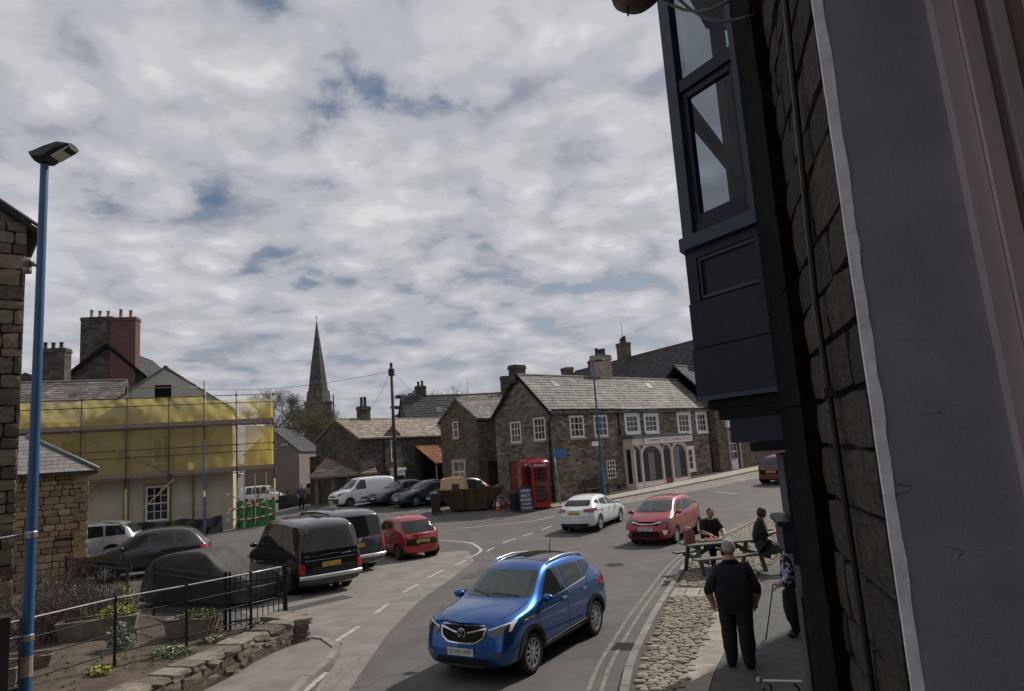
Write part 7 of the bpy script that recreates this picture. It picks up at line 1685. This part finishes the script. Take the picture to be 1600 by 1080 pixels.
    def cone(label, x, y):
        t = thing('traffic_cone', label, 'cone', (x, y, gz(x, y) + .005), .3, 'traffic cones by the skip'); MB().box((0, 0, .02), (.36, .36, .04)).build('base', 'cone_orange', t); c = MB(); c.lathe([(.14, .04), (.105, .24)], 14); c.lathe([(.066, .46), (.03, .68), (.012, .69)], 14); c.build('cone', 'cone_orange', t, True); MB().lathe([(.105, .24), (.066, .46)], 14).build('sleeve', 'tape_white', t, True)
    cone('orange and white traffic cone at the corner of the skip', -1.35, 38.75); cone('traffic cone between the skip and the gate', -.92, 40.6); cone('leaning traffic cone beside the low barrier', -.55, 39.7)
    t = thing('low_barrier', 'low dark barrier boards between the skip and the phone boxes', 'barrier', (-.9, 40.2, gz(-.9, 40.2) + .1), rad(12)); 
    for x in (-.6, .6): MB().bx(x - .04, x + .04, -.04, .04, 0, .85).build('post', 'dark_wood', t)
    for z in (.35, .65): MB().bx(-.75, .75, -.06, -.042, z, z + .16).build('board', 'galv', t)
    # A-board
    t = thing('advertising_board', 'chalked dark blue A board leaning in front of the phone boxes', 'sign', (.15, 37.45, gz(.15, 37.4) + .02), rad(12))
    for s, nm in ((1, 'front_panel'), (-1, 'back_panel')):
        T = Rz(0 if s > 0 else PI) @ Tm(0, -.28, 0) @ Matrix.Rotation(rad(-12), 4, 'X'); b = MB().bx(-.34, .34, -.02, .02, 0, 1.25, T).build(nm, 'board_blue', t)
        for k, (tx, z, sz) in enumerate((('OPEN', 1.08, .2), ('HOT', .84, .22), ('FOOD', .62, .2), ('& ALES', .42, .15), ('TODAY', .2, .17))): text('lettering', tx, sz, T @ Tm(0, -.022, z) @ FRONT, 'chalk', b, .001)
    # bench by shop
    t = thing('bench', 'dark wooden bench against the stone house front', 'bench', (4.35, 41.45, gz(4.3, 41.4) + .1), rad(43))
    for y in (-.2, -.05, .1): MB().bx(-.9, .9, y, y + .12, .42, .46).build('seat_slat', 'dark_wood', t)
    for z in (.6, .75, .9): MB().bx(-.9, .9, .24, .27, z, z + .1).build('back_slat', 'dark_wood', t)
    for x in (-.8, .8):
        for y in (-.17, .22): MB().bx(x - .04, x + .04, y - .03, y + .03, 0, .42 if y < 0 else 1.0).build('leg', 'dark_wood', t)
    # covered vehicle
    t = thing('covered_car', 'small car under a dark grey fabric cover behind the spiked railing', 'car cover', (-8.75, 20.0, 0), rad(-18)); rr = random.Random(12); st = [(-1.80, .30, .45, .66), (-1.70, .9, 1.0, .78), (-1.45, 1.0, 1.30, .80), (-.7, 1.0, 1.42, .74), (.0, 1.0, 1.45, .72), (.42, 1.0, 1.36, .76), (.72, 1.0, 1.02, .80), (1.25, 1.0, .84, .80), (1.75, .92, .70, .78), (1.9, .5, .35, .60)]
    cv = MB(); rows = []
    for i, (x, k, h, w) in enumerate(st):
        r = []
        for j in range(17):
            u = -1 + 2 * j / 16; a = abs(u); yy = w * (math.copysign(min(1, a * 1.35) ** .9, u)) * (1 + .12 * max(0, a - .75) * 4 * .4); zz = h * (1 - max(0, (a - .62) / .38) ** 1.3 * .88) + rr.uniform(-.018, .018)
            if a > .6: yy += .05 * math.sin(i * 2.2 + j * 1.3) + .06 * max(0, a - .6); zz = max(zz, .10 + .05 * math.sin(i * 1.7))
            r.append(V(x + rr.uniform(-.03, .03), yy, zz))
        rows.append(r)
    cv.grid(rows); cv.face(list(reversed(rows[0]))); cv.face(rows[-1]); me = cv.mesh('cover', 'tarp', True); o = bpy.data.objects.new('cover', me); COL.objects.link(o); m = o.modifiers.new('s', 'SUBSURF'); m.levels = m.render_levels = 2
    me = eval_mesh(o)
    for v in me.vertices:
        n = noise.noise(v.co * 2.3) * .05 + noise.noise(v.co * 6 + V(3, 1, 7)) * .028; k = max(0, 1 - v.co.z / 1.1); v.co += V(n * .4, math.copysign(1, v.co.y) * (n * .8 + k * .05 * math.sin(v.co.x * 13)), n * .6 * min(1, v.co.z))
    o = bpy.data.objects.new('cover', me); COL.objects.link(o); o.parent = t
    ty, rm, bd = wheel_mesh(.29, 10, True)
    for x in (-1.15, 1.15):
        for s in (-1, 1): w = inst('wheel', ty, t, (x, s * .62, .29), (0, 0, 0 if s > 0 else PI)); inst('rim', rm, w)
def far_side_row():  # out of view; added to cut open sky so facing fronts darken
    """unseen terrace added across the street, beside and behind the viewer"""
    t = thing('unseen_terrace', 'unseen plain stone terrace across the street, added to darken facing fronts', 'house', (-17.7, -20.2, 0), rad(75)); I = Matrix()
    ops = [(1.2 + 3.2 * i, z, 2.3 + 3.2 * i, z + 1.6) for i in range(7) for z in (.9, 4.0)]
    w = MB(); panel(w, I, 24, 6.6, ops, .2); panel(w, face_mx((24, 0, 0), (24, 7, 0)), 7, 6.6, (), .2, (3.5, 9.4)); w.build('wall', 'rubble_main', t)
    gable_roof(t, 24, 7, 6.6, 9.5, 'slate_dark', .2, .1, slate=(.6, .5))
    for o in ops: window(t, I, *o, 2, 2, .09, .04, .06)

# ------------------------------------------------------------------ people
def head_verts(bm, c, h, yaw, mat_i, lay):
    """head with brow, nose, jaw and ears; c = centre, h = head height, faces +x turned by yaw"""
    s = h / 2; t = bmesh.ops.create_icosphere(bm, subdivisions=3, radius=1); T = Rz(yaw)
    for v in t['verts']:
        x, y, z = v.co; k = 1.0
        if z < -.1: k = 1 - .28 * min(1, (-.1 - z) / .9) * (1 if x < .3 else .6)
        q = V(x * .86 * (.92 if x < 0 else 1) * k, y * .72 * k, z)
        if x > .5:
            q.x += .20 * math.exp(-((y / .14) ** 2) - ((z + .12) / .22) ** 2)         # nose
            q.x -= .07 * (math.exp(-(((y - .3) / .16) ** 2) - ((z - .08) / .13) ** 2) + math.exp(-(((y + .3) / .16) ** 2) - ((z - .08) / .13) ** 2))   # eye sockets
            q.x += .05 * math.exp(-((y / .25) ** 2) - ((z + .46) / .07) ** 2)          # lips
        if abs(y) > .85 and -.3 < z < .3: q.y += math.copysign(.16 * math.exp(-((x + .05) / .2) ** 2 - (z / .25) ** 2), y)   # ears
        v.co = Vector(c) + T @ (q * s)
    for f in {f for v in t['verts'] for f in v.link_faces}: f.material_index = mat_i; f.smooth = True
def person(name, label, loc, rz, bones, mats, head, hair=None, size=1.0, z=None):
    """bones: name -> (pos, radius, parent, material index); one skinned surface plus sculpted head; figure faces +x"""
    t = thing('person', label, 'person', (loc[0], loc[1], (gz(*loc) + .085) if z is None else z), rz); t.scale = (size,) * 3
    names = list(bones); ix = {n: i for i, n in enumerate(names)}
    me = bpy.data.meshes.new('body'); me.from_pydata([bones[n][0] for n in names], [(ix[n], ix[bones[n][2]]) for n in names if bones[n][2]], [])
    o = bpy.data.objects.new('body', me); COL.objects.link(o); md = o.modifiers.new('k', 'SKIN'); md.use_smooth_shade = True
    sv = me.skin_vertices[0].data
    for n in names:
        r = bones[n][1]; r = r if isinstance(r, tuple) else (r, r); r = tuple(q * (1.3 if q > .02 else 1.0) for q in r); sv[ix[n]].radius = r if isinstance(r, tuple) else (r, r); sv[ix[n]].use_root = bones[n][2] is None
    m2 = o.modifiers.new('s', 'SUBSURF'); m2.levels = m2.render_levels = 2
    me = eval_mesh(o)
    bm = bmesh.new(); bm.from_mesh(me)
    segs = [(Vector(bones[n][0]), Vector(bones[bones[n][2]][0]), bones[n][3], max(bones[n][1]) if isinstance(bones[n][1], tuple) else bones[n][1]) for n in names if bones[n][2]]
    for f in bm.faces:
        c = f.calc_center_median(); best = 9; f.smooth = True
        for a, b, mi, r in segs:
            ab = b - a; u = max(0, min(1, (c - a).dot(ab) / max(ab.length_squared, 1e-9))); d = (c - a - ab * u).length - r * .5
            if d < best: best = d; f.material_index = mi
    for v in bm.verts:
        if all(f.material_index != 2 for f in v.link_faces): v.co += v.normal * (noise.noise(v.co * 7) * .014 + noise.noise(V(v.co.x * 9, v.co.y * 9, v.co.z * 22)) * .008)
    hc, hh, yaw, hm = head; head_verts(bm, hc, hh, yaw, hm, None)
    me2 = bpy.data.meshes.new('body'); bm.to_mesh(me2); bm.free()
    for m in mats: me2.materials.append(M[m])
    b = bpy.data.objects.new('body', me2); COL.objects.link(b); b.parent = t
    if hair:
        hm_, lowb, lowf, pf = hair; q = MB(); n = 10; rows = []; s = hh / 2
        bmh = bmesh.new(); tt = bmesh.ops.create_icosphere(bmh, subdivisions=3, radius=1); kill = []
        for v in tt['verts']:
            x, y, z_ = v.co; lim = lowb if x < .2 else lowb + (lowf - lowb) * min(1, (x - .2) / .6)
            if z_ < lim: kill.append(v)
            j = 1 + pf * (.05 + .04 * math.sin(9 * x + 7 * y + 5 * z_)); v.co = Vector(hc) + Rz(yaw) @ (V(x * .86 * (.93 if x < 0 else 1), y * .74, z_) * s * j)
        bmesh.ops.delete(bmh, geom=kill, context='VERTS')
        for f in bmh.faces: f.smooth = True
        mh = bpy.data.meshes.new('hair'); bmh.to_mesh(mh); bmh.free(); mh.materials.append(M[hm_]); ho = bpy.data.objects.new('hair', mh); COL.objects.link(ho); ho.parent = t
    return t
def hand(B, pre, wrist, d, palm_n, mi, curl=.5, s=1.0):
    """palm and five unequal, bent fingers; d = pointing direction, palm_n = palm normal"""
    d = Vector(d).normalized(); pn = Vector(palm_n).normalized(); sd = d.cross(pn).normalized(); w = Vector(wrist)
    B[pre + 'palm'] = (w + d * .055 * s, (.034 * s, .018 * s), pre + 'wrist', mi); B[pre + 'knuck'] = (w + d * .09 * s, (.036 * s, .014 * s), pre + 'palm', mi)
    for k, (o, l) in enumerate(((-.03, .062), (-.010, .074), (.011, .070), (.030, .054))):
        b = w + d * .094 * s + sd * o * s; m = b + (d * .9 + pn * curl * .5) * l * .5 * s; e = m + (d * (1 - curl * .7) + pn * curl) * l * .5 * s
        B[pre + 'f%da' % k] = (b, .009 * s, pre + 'knuck', mi); B[pre + 'f%db' % k] = (m, .0085 * s, pre + 'f%da' % k, mi); B[pre + 'f%dc' % k] = (e, .007 * s, pre + 'f%db' % k, mi)
    b = w + d * .04 * s - sd * .036 * s; B[pre + 't1'] = (b, .012 * s, pre + 'palm', mi); B[pre + 't2'] = (b + (d * .7 - sd * .6 + pn * .3) * .04 * s, .0105 * s, pre + 't1', mi); B[pre + 't3'] = (b + (d * .7 - sd * .6 + pn * .3) * .04 * s + (d + pn * .4) * .03 * s, .008 * s, pre + 't2', mi)
def people():
    # big man walking away, seen from behind (figure faces +x -> turned to walk up the street)
    B = {}
    B['pelvis'] = ((0, 0, .98), (.195, .175), None, 1)
    B['belly'] = ((.03, 0, 1.12), (.225, .20), 'pelvis', 0); B['chest'] = ((.0, 0, 1.33), (.225, .165), 'belly', 0); B['neck0'] = ((-.01, 0, 1.50), (.11, .095), 'chest', 0); B['neck'] = ((.01, 0, 1.57), .085, 'neck0', 2); B['nk2'] = ((.03, 0, 1.64), .075, 'neck', 2)
    for s, p in ((1, 'L'), (-1, 'R')):
        fw = .07 * s
        B[p + 'sh'] = ((-.01, .215 * s, 1.44), .085, 'chest', 0); B[p + 'ua'] = ((-.03, .28 * s, 1.26), .078, p + 'sh', 0); B[p + 'el'] = ((-.05, .36 * s + .02, 1.14), .068, p + 'ua', 0)
        B[p + 'fa'] = ((.03 + .02, .355 * s, 1.03), .048, p + 'el', 2); B[p + 'wrist'] = ((.09, .31 * s, .90), .032, p + 'fa', 2)
        hand(B, p, (.09, .31 * s, .90), (.25, -.05 * s, -1), (.3, -s, .1), 2, .5, 1.0)
        B[p + 'hip'] = ((fw * .3, .105 * s, .86), .135, 'pelvis', 1); B[p + 'th'] = ((fw * .8, .115 * s, .66), .108, p + 'hip', 1); B[p + 'kn'] = ((fw * 1.2, .12 * s, .47), .095, p + 'th', 1); B[p + 'ca'] = ((fw * .9 - .02, .12 * s, .26), .09, p + 'kn', 1); B[p + 'an'] = ((fw * .9 - .03, .12 * s, .11), .074, p + 'ca', 1)
        B[p + 'he'] = ((fw * .9 - .05, .12 * s, .05), .055, p + 'an', 3); B[p + 'to'] = ((fw * .9 + .17, .14 * s, .045), .052, p + 'he', 3)
    person('person', 'heavy grey haired man in navy shirt and dark trousers walking away', (3.12, 11.15), rad(78), B, ['navy', 'black_cloth', 'skin', 'shoe'], ((.03, 0, 1.735), .275, rad(8), 2), ('grey_hair', -.35, .55, .6))
    # woman with stick beside the shopfront
    B = {}; B['pelvis'] = ((0, 0, .92), (.16, .14), None, 1); B['belly'] = ((.01, 0, 1.05), (.165, .13), 'pelvis', 0); B['chest'] = ((0, 0, 1.24), (.165, .12), 'belly', 0); B['neck0'] = ((0, 0, 1.36), .075, 'chest', 0); B['neck'] = ((.02, 0, 1.43), .05, 'neck0', 2)
    for s, p in ((1, 'L'), (-1, 'R')):
        B[p + 'sh'] = ((0, .17 * s, 1.31), .068, 'chest', 0); B[p + 'el'] = ((-.03, .24 * s, 1.06), .058, p + 'sh', 0); B[p + 'fa'] = ((.10, .24 * s, .92), .045, p + 'el', 0); B[p + 'wrist'] = ((.17, .23 * s, .86), .028, p + 'fa', 2); hand(B, p, (.17, .23 * s, .86), (.8, 0, -.6), (-.5, -s * .3, -.6), 2, .9, .9)
        B[p + 'hip'] = ((0, .08 * s, .80), .125, 'pelvis', 1); B[p + 'kn'] = ((.02 * s, .09 * s, .48), .115, p + 'hip', 1); B[p + 'hem'] = ((.02 * s, .09 * s, .30), .10, p + 'kn', 1); B[p + 'ca'] = ((.02 * s, .085 * s, .22), .05, p + 'hem', 3); B[p + 'an'] = ((.02 * s, .085 * s, .08), .038, p + 'ca', 3); B[p + 'he'] = ((-.02, .085 * s, .04), .036, p + 'an', 4); B[p + 'to'] = ((.15, .09 * s, .035), .034, p + 'he', 4)
    w = person('person', 'woman in floral jacket and long black skirt leaning on a stick by the shopfront', (4.53, 12.58), rad(150), B, ['floral', 'black_cloth', 'skin', 'black_cloth', 'shoe'], ((.03, 0, 1.55), .22, 0, 2), ('dark_hair', -.6, .35, 1.2))
    tip = w.matrix_basis @ V(.46, .30, 0); st = thing('walking_stick', 'thin dark walking stick held by the woman in the floral jacket', 'walking stick', (tip.x, tip.y, .085), rad(150)); k = MB(); k.tube([V(0, 0, 0), V(-.19, -.05, .80), V(-.2, -.052, .86), V(-.23, -.06, .89), V(-.29, -.07, .88)], [.011, .011, .012, .013, .012], 7); k.build('shaft', 'dark_wood', st, True); MB().tube([V(0, 0, 0), V(-.008, -.002, .05)], .015, 7).build('ferrule', 'rubber', st)
    # picnic table
    c = V(5.15, 18.95); rz = rad(9); t = thing('picnic_table', 'weathered wooden picnic table with fixed benches on the cobbles', 'picnic table', (c.x, c.y, .09), rz)
    for k in range(5): MB().bx(-1.05, 1.05, -.37 + k * .15, -.23 + k * .15, .72, .76).build('table_plank', 'wood_table', t)
    for s in (-1, 1):
        for k in range(2): MB().bx(-1.08, 1.08, s * .70 - .15 + k * .152, s * .70 - .005 + k * .152, .43, .47).build('seat_plank', 'wood_table', t)
    for x in (-.82, .82):
        for s in (-1, 1): MB().beam(V(x, s * .62, 0), V(x, s * .26, .72), .05, .10, (1, 0, 0)).build('leg', 'wood_table', t)
        MB().beam(V(x + .055, -.82, .38), V(x + .055, .82, .38), .05, .10).build('bearer', 'wood_table', t); MB().beam(V(x + .055, -.36, .67), V(x + .055, .36, .67), .05, .09).build('batten', 'wood_table', t); MB().beam(V(x * .95, 0, .40), V(x * .25, 0, .70), .05, .09).build('brace', 'wood_table', t)
    TT = Tm(c.x, c.y, .09) @ Rz(rz)
    def onT(x, y, z=0): q = TT @ V(x, y, z); return (q.x, q.y, q.z)
    b = thing('paper_bag', 'brown paper bag standing on the end of the picnic table', 'bag', onT(-.86, .05, .762), rz); q = MB(); q.grid([[(-.13, -.09, 0), (.13, -.09, 0), (.13, .09, 0), (-.13, .09, 0)], [(-.12, -.08, .2), (.12, -.08, .2), (.12, .08, .2), (-.12, .08, .2)], [(-.125, -.05, .33), (.125, -.055, .31), (.12, .05, .33), (-.12, .05, .315)]], True); q.face([(-.13, -.09, 0), (-.13, .09, 0), (.13, .09, 0), (.13, -.09, 0)]); q.build('body', 'bag', b); q = MB()
    for s in (-1, 1): q.tube([V(-.06, s * .05, .31), V(-.05, s * .055, .40), V(.05, s * .055, .40), V(.06, s * .05, .31)], .008, 5)
    q.build('handle', 'tape_white', b)
    b = thing('food_tray', 'tray of red and white takeaway food on the picnic table', 'food', onT(-.28, .12, .762), rz); q = MB(); q.grid([[(-.28, -.12, 0), (.28, -.12, 0), (.28, .12, 0), (-.28, .12, 0)], [(-.31, -.15, .04), (.31, -.15, .04), (.31, .15, .04), (-.31, .15, .04)]], True); q.face([(-.28, -.12, .004), (.28, -.12, .004), (.28, .12, .004), (-.28, .12, .004)]); q.build('tray', 'tape_white', b); q = MB(); rr = random.Random(4)
    for k in range(16): q.ball((rr.uniform(-.22, .22), rr.uniform(-.08, .08), .05 + rr.uniform(0, .03)), (.045, .035, .025), 4)
    q.build('food', 'food_red', b, True)
    # seated figures, built facing +x with hips at bench height
    def seated(lean, arm, mats, spread=.1, foot=(.42, .0), big=1.0):
        B = {}; hz = .60
        B['pelvis'] = ((0, 0, hz), (.16 * big, .14 * big), None, 1); B['belly'] = ((.02 + lean * .15, 0, hz + .16), (.165 * big, .14 * big), 'pelvis', 0); B['chest'] = ((lean * .5, 0, hz + .36), (.175 * big, .12 * big), 'belly', 0); B['neck0'] = ((lean * .8, 0, hz + .50), .075, 'chest', 0); B['neck'] = ((lean + .02, 0, hz + .57), .052, 'neck0', 2)
        for s, p in ((1, 'L'), (-1, 'R')):
            B[p + 'sh'] = ((lean * .7, .18 * s * big, hz + .45), .07 * big, 'chest', 0); el = (lean * .7 + .10, .25 * s * big, hz + .22); B[p + 'el'] = (el, .052, p + 'sh', 0); wr = (arm[0], arm[1] * s, arm[2]); B[p + 'fa'] = (tuple((el[i] + wr[i]) / 2 for i in range(3)), .04, p + 'el', 2); B[p + 'wrist'] = (wr, .027, p + 'fa', 2); hand(B, p, wr, (.6, -s * .6, -.2), (0, 0, -1), 2, .7, .95)
            B[p + 'hip'] = ((.05, .09 * s, hz - .03), .105, 'pelvis', 1); B[p + 'kn'] = ((.44, (.09 + spread) * s, hz - .08), .075, p + 'hip', 1); B[p + 'ca'] = ((foot[0] + .02, (.08 + spread) * s, .30), .062, p + 'kn', 1); B[p + 'an'] = ((foot[0], (.08 + spread) * s, .09), .045, p + 'ca', 1); B[p + 'he'] = ((foot[0] - .03, (.08 + spread) * s, .04), .038, p + 'an', 3); B[p + 'to'] = ((foot[0] + .17, (.09 + spread) * s, .035), .036, p + 'he', 3)
        return B
    q = onT(.02, .80, 0); person('person', 'man in black T shirt eating on the far side of the picnic table', (q[0], q[1]), rz - rad(90), seated(.14, (.42, .20, .80), None, .06, (.40, 0)), ['black_cloth', 'black_cloth', 'skin', 'shoe'], ((.19, 0, 1.255), .24, 0, 2), ('dark_hair', -.15, .55, .5), 1.14, .085)
    q = onT(.66, -.72, 0); person('person', 'person in dark jacket and grey trousers sitting sideways on the near bench', (q[0], q[1]), rz - rad(28), seated(.10, (.36, .14, .86), None, .05, (.58, 0), 1.12), ['black_cloth', 'grey_cloth', 'skin', 'shoe'], ((.13, 0, 1.255), .245, rad(35), 2), ('dark_hair', -.7, .3, 1.3), 1.17, .085)
    # far pedestrian
    B = {}; B['pelvis'] = ((0, 0, .92), (.14, .12), None, 1); B['chest'] = ((0, 0, 1.25), (.17, .12), 'pelvis', 0); B['neck0'] = ((0, 0, 1.42), .07, 'chest', 0); B['neck'] = ((0, 0, 1.48), .05, 'neck0', 2)
    for s, p in ((1, 'L'), (-1, 'R')):
        B[p + 'sh'] = ((0, .18 * s, 1.36), .065, 'chest', 0); B[p + 'el'] = ((-.02 - .05 * s, .24 * s, 1.10), .05, p + 'sh', 0); B[p + 'wrist'] = ((.05 - .05 * s, .25 * s, .86), .03, p + 'el', 2); hand(B, p, (.05 - .05 * s, .25 * s, .86), (.1, 0, -1), (0, -s, 0), 2, .5)
        B[p + 'hip'] = ((0, .08 * s, .84), .10, 'pelvis', 1); B[p + 'kn'] = ((.10 * s, .09 * s, .48), .068, p + 'hip', 1); B[p + 'an'] = ((.12 * s - .04, .09 * s, .09), .045, p + 'kn', 1); B[p + 'he'] = ((.12 * s - .07, .09 * s, .04), .036, p + 'an', 3); B[p + 'to'] = ((.12 * s + .12, .09 * s, .035), .034, p + 'he', 3)
    person('person', 'pedestrian in blue jacket and dark trousers walking near the cart shed', (-15.2, 49.0), rad(-60), B, ['pedestrian_blue', 'black_cloth', 'skin', 'shoe'], ((.02, 0, 1.62), .23, 0, 2), ('grey_hair', -.2, .5, .6), 1.0, gz(-15.2, 49))
M['pedestrian_blue'] = plain('pedestrian_blue', (.04, .06, .13), .85, 0, .2, 6)

# ------------------------------------------------------------------ assemble
build_ground(); build_pavements(); markings(); road_details()
main_house(); side_house(); mid_houses(); scaffold_house(); near_left_house()
own_house(); shop_house(); far_side_row(); church(); trees()
garden(); lamp_posts(); street_things()
add_vehicles(); people()
